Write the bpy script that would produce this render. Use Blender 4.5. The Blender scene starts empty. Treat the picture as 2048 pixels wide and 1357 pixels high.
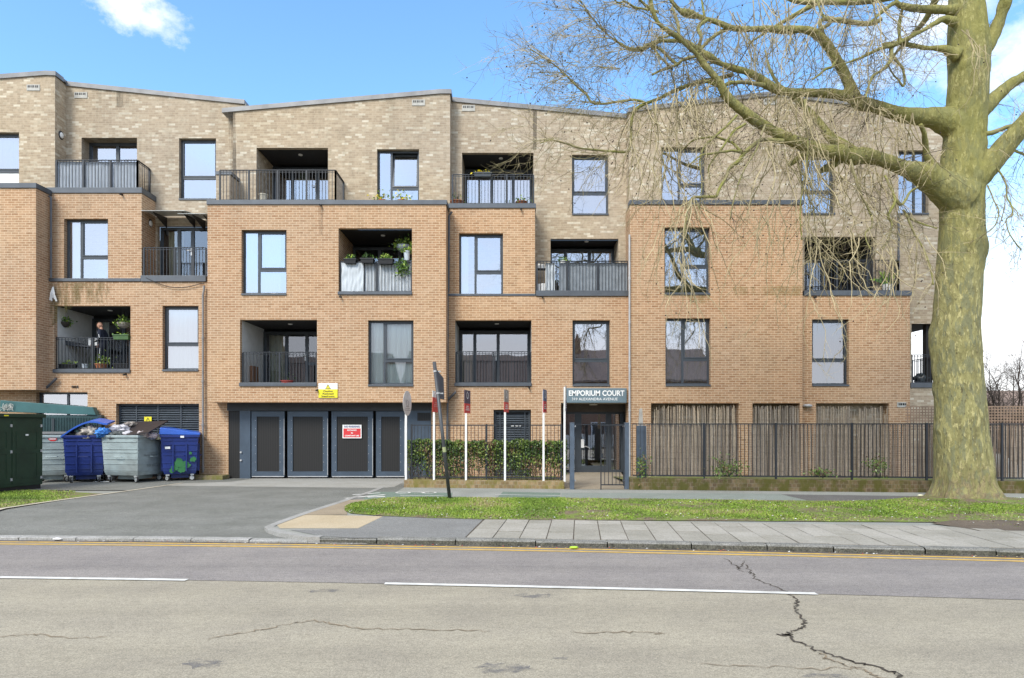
import bpy, bmesh, math, random
from mathutils import Vector, Matrix, noise
random.seed(7)
S = bpy.context.scene
COL = S.collection
PI = math.pi
# ---------------------------------------------------------------- measuring: photo pixel -> metres
F, CX, HY, H = 1300.0, 1024.0, 853.0, 1.7
def W(px, py, Y): return Vector(((px-CX)*Y/F, Y, H+(HY-py)*Y/F))
def XX(px, Y): return (px-CX)*Y/F
def ZZ(py, Y): return H+(HY-py)*Y/F
def G(px, py, z=0.0):
    Y = F*(H-z)/(py-HY)
    return Vector(((px-CX)*Y/F, Y, z))
# ---------------------------------------------------------------- mesh builder
class MB:
    def __init__(s): s.v, s.f, s.m = [], [], []
    def vert(s, p): s.v.append(tuple(p)); return len(s.v)-1
    def face(s, pts, mi=0):
        n = len(s.v); s.v.extend(tuple(p) for p in pts); s.f.append(tuple(range(n, n+len(pts)))); s.m.append(mi)
    def box(s, x0, y0, z0, x1, y1, z1, mi=0):
        s.hexa([(x0,y0,z0),(x1,y0,z0),(x1,y1,z0),(x0,y1,z0),(x0,y0,z1),(x1,y0,z1),(x1,y1,z1),(x0,y1,z1)], mi)
    def hexa(s, c, mi=0):
        n = len(s.v); s.v.extend(tuple(p) for p in c)
        for q in ((3,2,1,0),(4,5,6,7),(0,1,5,4),(1,2,6,5),(2,3,7,6),(3,0,4,7)):
            s.f.append(tuple(n+i for i in q)); s.m.append(mi)
    def beam(s, a, b, w, h, mi=0, up=(0,0,1)):
        a, b = Vector(a), Vector(b); d = (b-a).normalized(); up = Vector(up)
        if abs(d.dot(up)) > .99: up = Vector((0,1,0))
        x = d.cross(up).normalized()*w/2; y = x.cross(d).normalized()*h/2
        s.hexa([a-x-y, a+x-y, b+x-y, b-x-y, a-x+y, a+x+y, b+x+y, b-x+y], mi)
    def tube(s, pts, rad, n=6, mi=0, cap=True):
        pts = [Vector(p) for p in pts]
        if not hasattr(rad, '__len__'): rad = [rad]*len(pts)
        t = (pts[1]-pts[0]).normalized()
        u = t.orthogonal().normalized(); base = len(s.v)
        for i, p in enumerate(pts):
            a = pts[max(i-1,0)]; b = pts[min(i+1,len(pts)-1)]
            t2 = (b-a)
            if t2.length < 1e-9: t2 = t
            t2.normalize(); u = (u - t2*u.dot(t2))
            if u.length < 1e-6: u = t2.orthogonal()
            u.normalize(); w = t2.cross(u)
            for k in range(n):
                an = 2*PI*k/n
                s.v.append(tuple(p + (u*math.cos(an)+w*math.sin(an))*rad[i]))
        for i in range(len(pts)-1):
            for k in range(n):
                s.f.append((base+i*n+k, base+i*n+(k+1)%n, base+(i+1)*n+(k+1)%n, base+(i+1)*n+k)); s.m.append(mi)
        if cap:
            s.f.append(tuple(base+k for k in range(n))[::-1]); s.m.append(mi)
            s.f.append(tuple(base+(len(pts)-1)*n+k for k in range(n))); s.m.append(mi)
    def lathe(s, c, prof, n=16, mi=0, axis=None):
        c = Vector(c); base = len(s.v)
        R = Matrix.Identity(3) if axis is None else Vector((0,0,1)).rotation_difference(Vector(axis)).to_matrix()
        for r, z in prof:
            for k in range(n):
                an = 2*PI*k/n
                s.v.append(tuple(c + R @ Vector((r*math.cos(an), r*math.sin(an), z))))
        for i in range(len(prof)-1):
            for k in range(n):
                s.f.append((base+i*n+k, base+i*n+(k+1)%n, base+(i+1)*n+(k+1)%n, base+(i+1)*n+k)); s.m.append(mi)
        s.f.append(tuple(base+k for k in range(n))[::-1]); s.m.append(mi)
        s.f.append(tuple(base+(len(prof)-1)*n+k for k in range(n))); s.m.append(mi)
    def blob(s, c, r, n=12, amp=.18, fr=2.5, seed=0, mi=0):
        c = Vector(c); r = Vector(r) if hasattr(r, '__len__') else Vector((r,r,r)); base = len(s.v); nn = n*2
        for i in range(n+1):
            th = PI*i/n
            for k in range(nn):
                an = 2*PI*k/nn
                d = Vector((math.sin(th)*math.cos(an), math.sin(th)*math.sin(an), math.cos(th)))
                q = 1 + amp*noise.noise(d*fr+Vector((seed*3.1,seed,0))) + amp*.5*noise.noise(d*fr*2.7+Vector((seed,0,seed*2)))
                s.v.append((c.x+d.x*r.x*q, c.y+d.y*r.y*q, c.z+d.z*r.z*q))
        for i in range(n):
            for k in range(nn):
                s.f.append((base+i*nn+k, base+(i+1)*nn+k, base+(i+1)*nn+(k+1)%nn, base+i*nn+(k+1)%nn)); s.m.append(mi)
    def mesh(s, name, mats, smooth=False):
        me = bpy.data.meshes.new(name); me.from_pydata(s.v, [], s.f)
        for m in (mats if isinstance(mats, (list, tuple)) else [mats]): me.materials.append(m)
        if any(s.m): me.polygons.foreach_set('material_index', s.m)
        if smooth: me.polygons.foreach_set('use_smooth', [True]*len(me.polygons))
        me.update(); return me
def bevel(me, w, seg=2):
    bm = bmesh.new(); bm.from_mesh(me)
    bmesh.ops.remove_doubles(bm, verts=bm.verts, dist=1e-5)
    e = [x for x in bm.edges if len(x.link_faces) == 2 and x.calc_face_angle(0) > .5]
    bmesh.ops.bevel(bm, geom=e, offset=w, segments=seg, affect='EDGES', profile=.5, clamp_overlap=True)
    bm.to_mesh(me); bm.free(); return me
def fixnormals(me):
    bm = bmesh.new(); bm.from_mesh(me)
    bmesh.ops.recalc_face_normals(bm, faces=bm.faces); bm.to_mesh(me); bm.free(); return me
# ---------------------------------------------------------------- objects
def tag(o, label=None, cat=None, group=None, kind=None):
    if label: o['label'] = label
    if cat: o['category'] = cat
    if group: o['group'] = group
    if kind: o['kind'] = kind
    return o
def thing(name, label, cat, loc=(0,0,0), rz=0, group=None):
    o = bpy.data.objects.new(name, None); COL.objects.link(o); o.location = loc; o.rotation_euler.z = rz
    o.empty_display_size = .2
    return tag(o, label, cat, group)
def obj(name, mb, mats, parent=None, smooth=False, local=False, bev=0, label=None):
    me = mb.mesh(name, mats, smooth) if isinstance(mb, MB) else mb
    if bev: bevel(me, bev)
    o = bpy.data.objects.new(name, me); COL.objects.link(o)
    if parent is not None:
        o.parent = parent
        if parent.type == 'EMPTY' and not local: o.location = -parent.location
    if label: o['label'] = label
    return o
def solo(name, mb, mats, label, cat, group=None, smooth=False, bev=0):
    return tag(obj(name, mb, mats, smooth=smooth, bev=bev), label, cat, group)
def struct(name, mb, mats, smooth=False, kind='structure'):
    return tag(obj(name, mb, mats, smooth=smooth), kind=kind)
def copy_tree(o, parent=None):
    c = o.copy(); COL.objects.link(c)
    if parent is not None: c.parent = parent
    for ch in o.children: copy_tree(ch, c)
    return c
def textmesh(s, size, bold=0.0, spacing=1.0):
    cu = bpy.data.curves.new('lettering', 'FONT'); cu.body = s; cu.size = size; cu.offset = bold; cu.space_character = spacing
    cu.align_x = 'CENTER'; cu.align_y = 'CENTER'; cu.extrude = .002; cu.resolution_u = 3
    t = bpy.data.objects.new('lettering', cu); COL.objects.link(t)
    bpy.context.view_layer.update()
    me = bpy.data.meshes.new_from_object(t.evaluated_get(bpy.context.evaluated_depsgraph_get()))
    bpy.data.objects.remove(t); bpy.data.curves.remove(cu); return me
def lettering(s, size, loc, mat, parent, width=None, bold=0.0, rot=None, spacing=1.0, name='lettering'):
    me = textmesh(s, size, bold, spacing); R = (Matrix.Rotation(PI/2, 4, 'X') if rot is None else rot)
    xs = [v.co.x for v in me.vertices]; k = 1.0
    if width: k = width/(max(xs)-min(xs))
    me.transform(Matrix.Translation(loc) @ R @ Matrix.Diagonal((k, 1, 1, 1)))
    me.materials.clear(); me.materials.append(mat)
    return obj(name, me, None, parent)
# ---------------------------------------------------------------- materials
def lin(c): return tuple((x/12.92 if x <= .04045 else ((x+.055)/1.055)**2.4) for x in c)
def newmat(name):
    m = bpy.data.materials.new(name); m.use_nodes = True; nt = m.node_tree; nt.nodes.clear()
    out = nt.nodes.new('ShaderNodeOutputMaterial'); b = nt.nodes.new('ShaderNodeBsdfPrincipled')
    nt.links.new(b.outputs[0], out.inputs[0]); return m, nt, b
def nd(nt, t, **kw):
    n = nt.nodes.new(t)
    for k, v in kw.items():
        if k.startswith('i_'): n.inputs[k[2:].replace('_', ' ')].default_value = v
        else: setattr(n, k, v)
    return n
def ramp(nt, stops, fac=None, interp='LINEAR'):
    r = nt.nodes.new('ShaderNodeValToRGB'); r.color_ramp.interpolation = interp
    while len(r.color_ramp.elements) < len(stops): r.color_ramp.elements.new(.5)
    for e, (p, c) in zip(r.color_ramp.elements, stops):
        e.position = p; e.color = (*c, 1) if len(c) == 3 else c
    if fac is not None: nt.links.new(fac, r.inputs[0])
    return r
def mixc(nt, a, b, fac, mode='MIX'):
    m = nt.nodes.new('ShaderNodeMix'); m.data_type = 'RGBA'; m.blend_type = mode
    for sock, v in ((m.inputs[0], fac), (m.inputs[6], a), (m.inputs[7], b)):
        if hasattr(v, 'default_value') or hasattr(v, 'is_linked'): nt.links.new(v, sock)
        else: sock.default_value = (*v, 1) if hasattr(v, '__len__') and len(v) == 3 else v
    return m.outputs[2]
def mth(nt, op, a, b=None, clamp=False):
    m = nt.nodes.new('ShaderNodeMath'); m.operation = op; m.use_clamp = clamp
    for i, v in enumerate((a, b)):
        if v is None: continue
        if hasattr(v, 'is_linked'): nt.links.new(v, m.inputs[i])
        else: m.inputs[i].default_value = v
    return m.outputs[0]
def noi(nt, scale, vec=None, detail=4, rough=.55, st=(1,1,1)):
    n = nd(nt, 'ShaderNodeTexNoise'); n.inputs['Scale'].default_value = scale; n.inputs['Detail'].default_value = detail
    n.inputs['Roughness'].default_value = rough
    if vec is None:
        vec = nd(nt, 'ShaderNodeTexCoord').outputs['Object']
    if st != (1,1,1):
        mp = nd(nt, 'ShaderNodeMapping'); mp.inputs['Scale'].default_value = st; nt.links.new(vec, mp.inputs[0]); vec = mp.outputs[0]
    nt.links.new(vec, n.inputs['Vector']); return n.outputs['Fac']
def bump(nt, b, h, strength=.3, dist=.01):
    n = nd(nt, 'ShaderNodeBump'); n.inputs['Strength'].default_value = strength; n.inputs['Distance'].default_value = dist
    nt.links.new(h, n.inputs['Height']); nt.links.new(n.outputs[0], b.inputs['Normal'])
def sc(c, k): return tuple(min(1, x*k) for x in c)
def M(name, c, rough=.6, metal=0., var=.15, scale=6., bmp=0., spec=.5, st=(1,1,1), tint=None):
    m, nt, b = newmat(name)
    f = noi(nt, scale, st=st); r = ramp(nt, [(.3, sc(c, 1-var)), (.7, sc(c, 1+var))], f)
    colr = r.outputs[0]
    if tint is not None:
        f2 = noi(nt, scale*.35, detail=5); r2 = ramp(nt, [(.48, (0,0,0)), (.66, (1,1,1))], f2)
        colr = mixc(nt, colr, tint, r2.outputs[0])
    nt.links.new(colr, b.inputs['Base Color'])
    b.inputs['Roughness'].default_value = rough; b.inputs['Metallic'].default_value = metal
    b.inputs['Specular IOR Level'].default_value = spec
    if bmp: bump(nt, b, noi(nt, scale*5), bmp, .01)
    return m
def brick_mat(name, stops, mortar, stain=(.1,.09,.06), stain_amt=.25, weather=(1,1,1), msz=.007, bw=.225, rh=.075, moss=None):
    m, nt, b = newmat(name)
    g = nd(nt, 'ShaderNodeNewGeometry'); sp = nd(nt, 'ShaderNodeSeparateXYZ'); sn = nd(nt, 'ShaderNodeSeparateXYZ')
    nt.links.new(g.outputs['Position'], sp.inputs[0]); nt.links.new(g.outputs['True Normal'], sn.inputs[0])
    ax = mth(nt, 'GREATER_THAN', mth(nt, 'ABSOLUTE', sn.outputs[0]), .6)
    az = mth(nt, 'GREATER_THAN', mth(nt, 'ABSOLUTE', sn.outputs[2]), .6)
    u = mth(nt, 'ADD', mth(nt, 'MULTIPLY', sp.outputs[0], mth(nt, 'SUBTRACT', 1., ax)), mth(nt, 'MULTIPLY', sp.outputs[1], ax))
    v = mth(nt, 'ADD', mth(nt, 'MULTIPLY', sp.outputs[2], mth(nt, 'SUBTRACT', 1., az)), mth(nt, 'MULTIPLY', sp.outputs[1], az))
    cb = nd(nt, 'ShaderNodeCombineXYZ'); nt.links.new(u, cb.inputs[0]); nt.links.new(v, cb.inputs[1])
    ad = nd(nt, 'ShaderNodeVectorMath', operation='ADD'); nt.links.new(cb.outputs[0], ad.inputs[0]); ad.inputs[1].default_value = (60,20,0)
    br = nd(nt, 'ShaderNodeTexBrick'); nt.links.new(ad.outputs[0], br.inputs['Vector'])
    for k, val in (('Color1',(0,0,0,1)),('Color2',(1,1,1,1)),('Mortar',(.5,.5,.5,1)),('Scale',1.),('Mortar Size',msz),('Mortar Smooth',.15),('Brick Width',bw),('Row Height',rh)):
        br.inputs[k].default_value = val
    vb = mth(nt, 'DIVIDE', mth(nt, 'ADD', v, 20.), rh); row = mth(nt, 'FLOOR', vb); ev = mth(nt, 'SUBTRACT', 1., mth(nt, 'MODULO', row, 2.))
    colm = mth(nt, 'FLOOR', mth(nt, 'ADD', mth(nt, 'DIVIDE', mth(nt, 'ADD', u, 60.), bw), mth(nt, 'MULTIPLY', ev, .5)))
    cc = nd(nt, 'ShaderNodeCombineXYZ'); nt.links.new(colm, cc.inputs[0]); nt.links.new(row, cc.inputs[1]); wn = nd(nt, 'ShaderNodeTexWhiteNoise'); wn.noise_dimensions = '2D'; nt.links.new(cc.outputs[0], wn.inputs['Vector'])
    r = ramp(nt, stops, wn.outputs['Value'])
    pos = g.outputs['Position']
    f1 = noi(nt, .45, pos, 5); f2 = noi(nt, 9., pos, 3)
    c = mixc(nt, r.outputs[0], mixc(nt, r.outputs[0], weather, 1., 'MULTIPLY'), ramp(nt, [(.35,(0,0,0)),(.65,(1,1,1))], f1).outputs[0])
    c = mixc(nt, c, mixc(nt, c, (.72,.72,.72), 1., 'MULTIPLY'), ramp(nt, [(.42,(0,0,0)),(.75,(1,1,1))], f2).outputs[0])
    c = mixc(nt, c, mortar, br.outputs['Fac'])
    f3 = noi(nt, 1., pos, 5, .6, st=(1.4,1.4,.18))
    c = mixc(nt, c, stain, mth(nt, 'MULTIPLY', ramp(nt, [(.56,(0,0,0)),(.78,(1,1,1))], f3).outputs[0], stain_amt))
    if moss:
        mc, lo, hi, amt = moss
        fm = noi(nt, 3.5, pos, 6, .65, st=(1,1,.6))
        c = mixc(nt, c, mc, mth(nt, 'MULTIPLY', ramp(nt, [(lo,(0,0,0)),(hi,(1,1,1))], fm).outputs[0], amt))
    f5 = noi(nt, .17, pos, 3); c = mixc(nt, c, mixc(nt, c, (1.09,1.06,1.0), 1., 'MULTIPLY'), ramp(nt, [(.4,(0,0,0)),(.6,(1,1,1))], f5).outputs[0])
    nt.links.new(c, b.inputs['Base Color']); b.inputs['Roughness'].default_value = .9; b.inputs['Specular IOR Level'].default_value = .25
    hgt = mth(nt, 'ADD', mth(nt, 'MULTIPLY', mth(nt, 'SUBTRACT', 1., br.outputs['Fac']), 1.), mth(nt, 'MULTIPLY', noi(nt, 60., pos, 2), .35))
    bump(nt, b, hgt, .45, .008)
    return m
def asphalt(name, c, var=.12, patch=.1, speck=.5, tint=None, sc1=140., island=False, streak=0.):
    m, nt, b = newmat(name); pos = nd(nt, 'ShaderNodeNewGeometry').outputs['Position']
    f = noi(nt, sc1, pos, 2, .7); f2 = noi(nt, 1.1, pos, 6, .6); f3 = noi(nt, 14., pos, 4, .6, st=(.5,1.6,1))
    r = ramp(nt, [(.30, sc(c, 1-speck)), (.5, c), (.72, sc(c, 1+speck*1.1))], f)
    c2 = mixc(nt, r.outputs[0], mixc(nt, r.outputs[0], tint or (1-patch*2.2,)*3, 1., 'MULTIPLY'), ramp(nt, [(.4,(0,0,0)),(.68,(1,1,1))], f2).outputs[0])
    c2 = mixc(nt, c2, mixc(nt, c2, (1-var*1.5,)*3, 1., 'MULTIPLY'), ramp(nt, [(.45,(0,0,0)),(.75,(1,1,1))], f3).outputs[0])
    nt.links.new(c2, b.inputs['Base Color']); b.inputs['Roughness'].default_value = .9; b.inputs['Specular IOR Level'].default_value = .3
    if streak:
        fs = noi(nt, 1., pos, 5, .6, st=(.05,1.5,1)); c2 = mixc(nt, c2, mixc(nt, c2, (1-streak,)*3, 1., 'MULTIPLY'), ramp(nt, [(.40,(0,0,0)),(.62,(1,1,1))], fs).outputs[0]); nt.links.new(c2, b.inputs['Base Color'])
        fd = noi(nt, 23., pos, 3, .8); c2 = mixc(nt, c2, mixc(nt, c2, (.80,.79,.77), 1., 'MULTIPLY'), ramp(nt, [(.60,(0,0,0)),(.70,(1,1,1))], fd).outputs[0]); nt.links.new(c2, b.inputs['Base Color'])
    isl = nd(nt,'ShaderNodeNewGeometry').outputs['Random Per Island']
    if island: nt.links.new(mixc(nt, c2, mixc(nt, c2, (.80,.80,.78), 1., 'MULTIPLY'), isl), b.inputs['Base Color'])
    bump(nt, b, f, .5, .004); return m
def glass_mat(name, refl, tint=(.88,.92,.91), gl=(.88,.91,1.)):
    m = bpy.data.materials.new(name); m.use_nodes = True; nt = m.node_tree; nt.nodes.clear()
    out = nd(nt, 'ShaderNodeOutputMaterial'); mx = nd(nt, 'ShaderNodeMixShader'); t = nd(nt, 'ShaderNodeBsdfTransparent'); g = nd(nt, 'ShaderNodeBsdfGlossy')
    t.inputs[0].default_value = (*tint, 1); g.inputs[0].default_value = (*gl, 1); g.inputs['Roughness'].default_value = .012
    fr = nd(nt, 'ShaderNodeFresnel'); fr.inputs[0].default_value = 1.5
    nt.links.new(mth(nt, 'ADD', mth(nt, 'MULTIPLY', fr.outputs[0], 1.2), refl, True), mx.inputs[0])
    nt.links.new(t.outputs[0], mx.inputs[1]); nt.links.new(g.outputs[0], mx.inputs[2]); nt.links.new(mx.outputs[0], out.inputs[0])
    pos = nd(nt, 'ShaderNodeNewGeometry').outputs['Position']
    bp = nd(nt, 'ShaderNodeBump'); bp.inputs['Strength'].default_value = .05; bp.inputs['Distance'].default_value = .02
    nt.links.new(noi(nt, 1.6, pos, 1), bp.inputs['Height']); nt.links.new(bp.outputs[0], g.inputs['Normal'])
    return m
BROWN = brick_mat('brown_brick', [(0.,(.34,.205,.118)),(.2,(.40,.258,.155)),(.6,(.445,.296,.186)),(.85,(.37,.232,.135)),(1.,(.485,.335,.22))], (.565,.44,.31), stain_amt=.18, weather=(.97,.88,.82), msz=.0085)
BUFF = brick_mat('buff_brick', [(0.,(.37,.30,.222)),(.35,(.44,.366,.275)),(.62,(.405,.33,.245)),(.78,(.475,.405,.31)),(.90,(.53,.47,.37)),(1.,(.61,.565,.47))], (.43,.365,.28), stain_amt=.3, weather=(.9,.88,.84), msz=.007)
WALLB = brick_mat('low_wall_brick', [(0.,(.10,.072,.045)),(.5,(.14,.10,.06)),(1.,(.19,.14,.085))], (.17,.145,.1), stain=(.035,.03,.02), stain_amt=.8, moss=((.07,.07,.014), .38, .56, .9), bw=.112, rh=.1)
FRAME = M('dark_frame_metal', (.045,.055,.066), .42, .0, .12, 5)
CAP = M('grey_coping_metal', (.085,.096,.11), .45, .2, .15, 3)
ROOFCAP = M('weathered_coping', (.20,.20,.20), .5, .2, .2, 3)
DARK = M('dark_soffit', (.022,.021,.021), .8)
ROOM = M('room_interior', (.10,.095,.088), .9)
GLASS = glass_mat('window_glass', .42)
GLASSL = glass_mat('shaded_glass', .13)
GLASSC = glass_mat('clear_glass', .10)
RAIL = M('railing_paint', (.026,.03,.036), .45, .2)
WHITE = M('white_plastic', (.78,.78,.76), .5, var=.05)
NET = M('net_curtain', (.82,.86,.82), .9, var=.12, scale=14, st=(3,3,.05))
RENDER = M('white_render', (.62,.62,.60), .9, var=.06)
ZINC = M('grey_downpipe', (.10,.105,.115), .45, .3)
LGREY = M('pale_downpipe', (.42,.42,.42), .5)
GATEP = M('gate_blue_grey', (.055,.078,.108), .42, .1, .15, 3)
BLACK = M('black_plastic', (.012,.012,.013), .5)
BLUEGREY = M('post_blue_grey', (.075,.10,.135), .45)
# ================================================================ APARTMENT BUILDING
BLD = thing('apartment_building', 'four storey apartment block in buff and brown brick behind the low walls', 'building', (0, 21, 0))
def strip_wall(mb, Y, top, zb, ops, rev=.16, mi=0):
    xs = sorted(set([p[0] for p in top]+[o[0] for o in ops]+[o[2] for o in ops]))
    x0, x1 = top[0][0], top[-1][0]; xs = [x for x in xs if x0-1e-6 <= x <= x1+1e-6]
    def tz(x):
        for (a, b) in zip(top, top[1:]):
            if a[0]-1e-9 <= x <= b[0]+1e-9: return a[1]+(b[1]-a[1])*(x-a[0])/max(1e-9, b[0]-a[0])
        return top[-1][1]
    for a, b in zip(xs, xs[1:]):
        if b-a < 1e-5: continue
        z = zb
        for o in sorted((o for o in ops if o[0] <= a+1e-6 and o[2] >= b-1e-6), key=lambda o: o[1]):
            if o[1] > z+1e-5: mb.face([(a,Y,z),(b,Y,z),(b,Y,o[1]),(a,Y,o[1])], mi)
            z = max(z, o[3])
        mb.face([(a,Y,z),(b,Y,z),(b,Y,tz(b)),(a,Y,tz(a))], mi)
    for (a, c, b, d) in ops:
        y2 = Y+rev
        mb.face([(a,Y,c),(a,y2,c),(a,y2,d),(a,Y,d)], mi); mb.face([(b,y2,c),(b,Y,c),(b,Y,d),(b,y2,d)], mi)
        mb.face([(a,Y,d),(a,y2,d),(b,y2,d),(b,Y,d)], mi)
        if c > zb+1e-5: mb.face([(a,y2,c),(a,Y,c),(b,Y,c),(b,y2,c)], mi)
def opx(o, Y): return (XX(o[0],Y), ZZ(o[3],Y), XX(o[2],Y), ZZ(o[1],Y))
def tops(l, Y): return [(XX(a,Y), ZZ(b,Y)) for a, b in l]
YA, YAb, YB1, YB2, YBb, YC, YCb, YD1, YD2, YDb, YE1, YE2, YEb = 20.5, 21.46, 21.17, 21.1, 22.0, 20.45, 21.6, 21.17, 21.1, 22.1, 20.8, 21.2, 21.6
GR = 990  # a pixel row safely below the ground line
def wall(Y, top, yb, ops, mat, name='brick_wall', extra=None, rev=.16):
    mb = MB(); strip_wall(mb, Y, tops(top, Y), max(-.05, ZZ(yb, Y)), [opx(o, Y) for o in ops], rev)
    if extra: extra(mb)
    return obj(name, mb, mat, BLD)
def side(mb, X, ya, yb, z0, z1): mb.face([(X,ya,z0),(X,yb,z0),(X,yb,z1),(X,ya,z1)])
# --- openings in pixels of the photo
WA = (-60,265,38,376); DB = (163,276,274,384); WB = (358,277,432,398); DR = (315,452,420,562)
WB1 = (128,438,216,562); LB2 = (108,612,261,740); WB2 = (325,612,397,740); WBG = (72,785,175,838); LVB = (232,808,398,955)
LC3 = (513,296,656,406); WC3 = (754,299,838,406); WC2 = (483,460,573,588); LC2 = (677,457,824,585); LC1 = (480,640,634,767); WC1 = (736,641,827,770)
LD3 = (924,306,1067,414); WD3 = (1144,310,1217,428); LD2 = (1101,478,1237,588); WD2 = (918,467,1006,590); LD1 = (910,641,1063,767); WD1 = (1145,641,1220,770)
LVD = (987,820,1062,960); ENT = (1122,806,1260,958)
WE3 = (1323,295,1411,402); WE3b = (1602,310,1670,427); WE3c = (1797,301,1857,427); WE2 = (1329,455,1420,587); WE1 = (1331,637,1421,770); WE1b = (1624,639,1698,770)
LE2 = (1609,474,1751,588); LF = (1823,648,1872,768); G1 = (1302,807,1478,958); G2 = (1505,807,1600,958); G3 = (1632,807,1778,958)
# --- left block
wall(YA, [(-620,374),(72,374)], 780, [], BROWN, extra=lambda mb: (side(mb, XX(72,YA), YA, YB2, ZZ(780,YA), ZZ(374,YA)),
     mb.face([(XX(-620,YA),YA,ZZ(780,YA)),(XX(72,YA),YA,ZZ(780,YA)),(XX(72,YA),YB2,ZZ(780,YA)),(XX(-620,YA),YB2,ZZ(780,YA))])))
wall(YAb, [(-620,232),(0,157),(92,150),(110,151)], 400, [WA], BUFF, extra=lambda mb: side(mb, XX(110,YAb), YAb, YBb, ZZ(400,YAb), ZZ(151,YAb)))
wall(YBb, [(95,167),(492,208)], 575, [DB, WB, DR], BUFF)
wall(YB1, [(92,385),(283,385)], 562, [WB1], BROWN, extra=lambda mb: side(mb, XX(283,YB1), YB1, YBb, ZZ(562,YB1), ZZ(385,YB1)))
wall(YB2, [(-620,564),(457,564)], GR, [LB2, WB2, WBG, LVB], BROWN)
# --- middle left block, jettied over the garage gate
def c_extra(mb):
    xa, xb, z0, z1 = XX(415,YC), XX(892,YC), ZZ(805,YC), ZZ(409,YC)
    side(mb, xa, YC, YBb, z0, z1); side(mb, xb, YC, YD1, z0, z1)
    mb.face([(xa,YC,z0),(xb,YC,z0),(xb,YB2+.0,z0),(xa,YB2+.0,z0)])
wall(YC, [(415,409),(892,409)], 805, [WC2, LC2, LC1, WC1], BROWN, extra=c_extra)
def cb_extra(mb):
    side(mb, XX(900,YCb), YCb, YDb, ZZ(420,YCb), ZZ(187,YCb)); side(mb, XX(466,YCb), YCb, YBb, ZZ(420,YCb), ZZ(223,YCb))
wall(YCb, [(466,223),(880,187),(900,187)], 420, [LC3, WC3], BUFF, extra=cb_extra)
mb = MB(); mb.box(XX(433,21.0), 21.0, ZZ(404,21.0), XX(461,21.0), YCb-.003, ZZ(350,21.0)); obj('terrace_wall', mb, BUFF, BLD)
mb = MB(); mb.box(XX(431,20.97), 20.97, ZZ(350,21.0), XX(463,20.97), YCb-.004, ZZ(343.5,21.0)); obj('parapet_coping', mb, CAP, BLD)
# --- middle right block
wall(YDb, [(888,201),(1262,237)], 600, [LD3, WD3, LD2], BUFF)
wall(YD1, [(888,416),(1070,416)], 592, [WD2], BROWN, extra=lambda mb: side(mb, XX(1070,YD1), YD1, YDb, ZZ(592,YD1), ZZ(416,YD1)))
wall(YD2, [(862,592),(1264,592)], GR, [LD1, WD1, LVD, ENT], BROWN)
# --- right block
wall(YE1, [(1260,409),(1605,409)], GR, [WE2, WE1, G1, G2], BROWN, extra=lambda mb: (side(mb, XX(1260,YE1), YE1, YEb, 0, ZZ(409,YE1)), side(mb, XX(1605,YE1), YE1, YEb, 0, ZZ(409,YE1))))
wall(YE2, [(1590,592),(1820,592)], GR, [WE1b, G3], BROWN, extra=lambda mb: side(mb, XX(1820,YE2), YE2, YEb, 0, ZZ(592,YE2)))
XEND = XX(1897, YEb)
def e_extra(mb):
    z0, z1, zt = ZZ(768,YEb), ZZ(648,YEb), ZZ(233,YEb)
    side(mb, XEND, YEb, YEb+.35, 0, zt); side(mb, XEND, YEb+2.9, 34, 0, zt)
    side(mb, XEND, YEb+.35, YEb+2.9, 0, z0); side(mb, XEND, YEb+.35, YEb+2.9, z1, zt)
    side(mb, XX(1258,YEb), YEb, YDb, 7.5, ZZ(224,YEb))
wall(YEb, [(1258,224),(1545,191),(1897,233)], GR, [WE3, WE3b, WE3c, LE2, LF], BUFF, extra=e_extra)
# --- roofs and copings
def coping(pts, Y, th=7, ext=.05, back=.35, mat=ROOFCAP, name='roof_coping'):
    mb = MB(); p = [W(a,b,Y) for a, b in pts]; h = th*Y/F
    for i, (a, b) in enumerate(zip(p, p[1:])):
        mb.hexa([(a.x,Y-ext,a.z-h*.25),(b.x,Y-ext,b.z-h*.25),(b.x,Y+back,b.z-h*.25),(a.x,Y+back,a.z-h*.25),
                 (a.x,Y-ext,a.z+h),(b.x,Y-ext,b.z+h),(b.x,Y+back,b.z+h),(a.x,Y+back,a.z+h)])
    return obj(name, mb, mat, BLD)
coping([(-620,232),(0,157),(92,150),(113,151)], YAb)
ya_ = YAb+.353
mb = MB(); mb.hexa([(XX(113,YAb)-.3,ya_,ZZ(151,YAb)),(XX(113,YAb),ya_,ZZ(151,YAb)),(XX(113,YAb),YBb+.05,ZZ(151,YAb)),(XX(113,YAb)-.3,YBb+.05,ZZ(151,YAb)),
  (XX(113,YAb)-.3,ya_,ZZ(146,YAb)),(XX(113,YAb),ya_,ZZ(146,YAb)),(XX(113,YAb),YBb+.05,ZZ(146,YAb)),(XX(113,YAb)-.3,YBb+.05,ZZ(146,YAb))])
obj('roof_coping', mb, ROOFCAP, BLD)
coping([(100,167.5),(490,208)], YBb)
coping([(445,225),(466,223),(880,187),(903,187)], YCb)
coping([(895,201.7),(1256,236.5)], YDb)
coping([(1256,224),(1545,191),(1900,233.4)], YEb)
mb = MB()
for top, Y in (([(-620,232),(92,150),(113,151)],YAb), ([(100,167),(490,208)],YBb), ([(466,223),(880,187),(903,187)],YCb), ([(895,201),(1258,237)],YDb), ([(1258,224),(1545,191),(1897,233)],YEb)):
    p = [W(a,b,Y) for a, b in top]
    for a, b in zip(p, p[1:]): mb.face([(a.x,Y+.02,a.z-.03),(b.x,Y+.02,b.z-.03),(b.x,34,b.z-.3),(a.x,34,a.z-.3)])
mb.face([(XX(-620,YAb),34,-.05),(XEND,34,-.05),(XEND,34,11.4),(XX(-620,YAb),34,11.4)])
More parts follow.
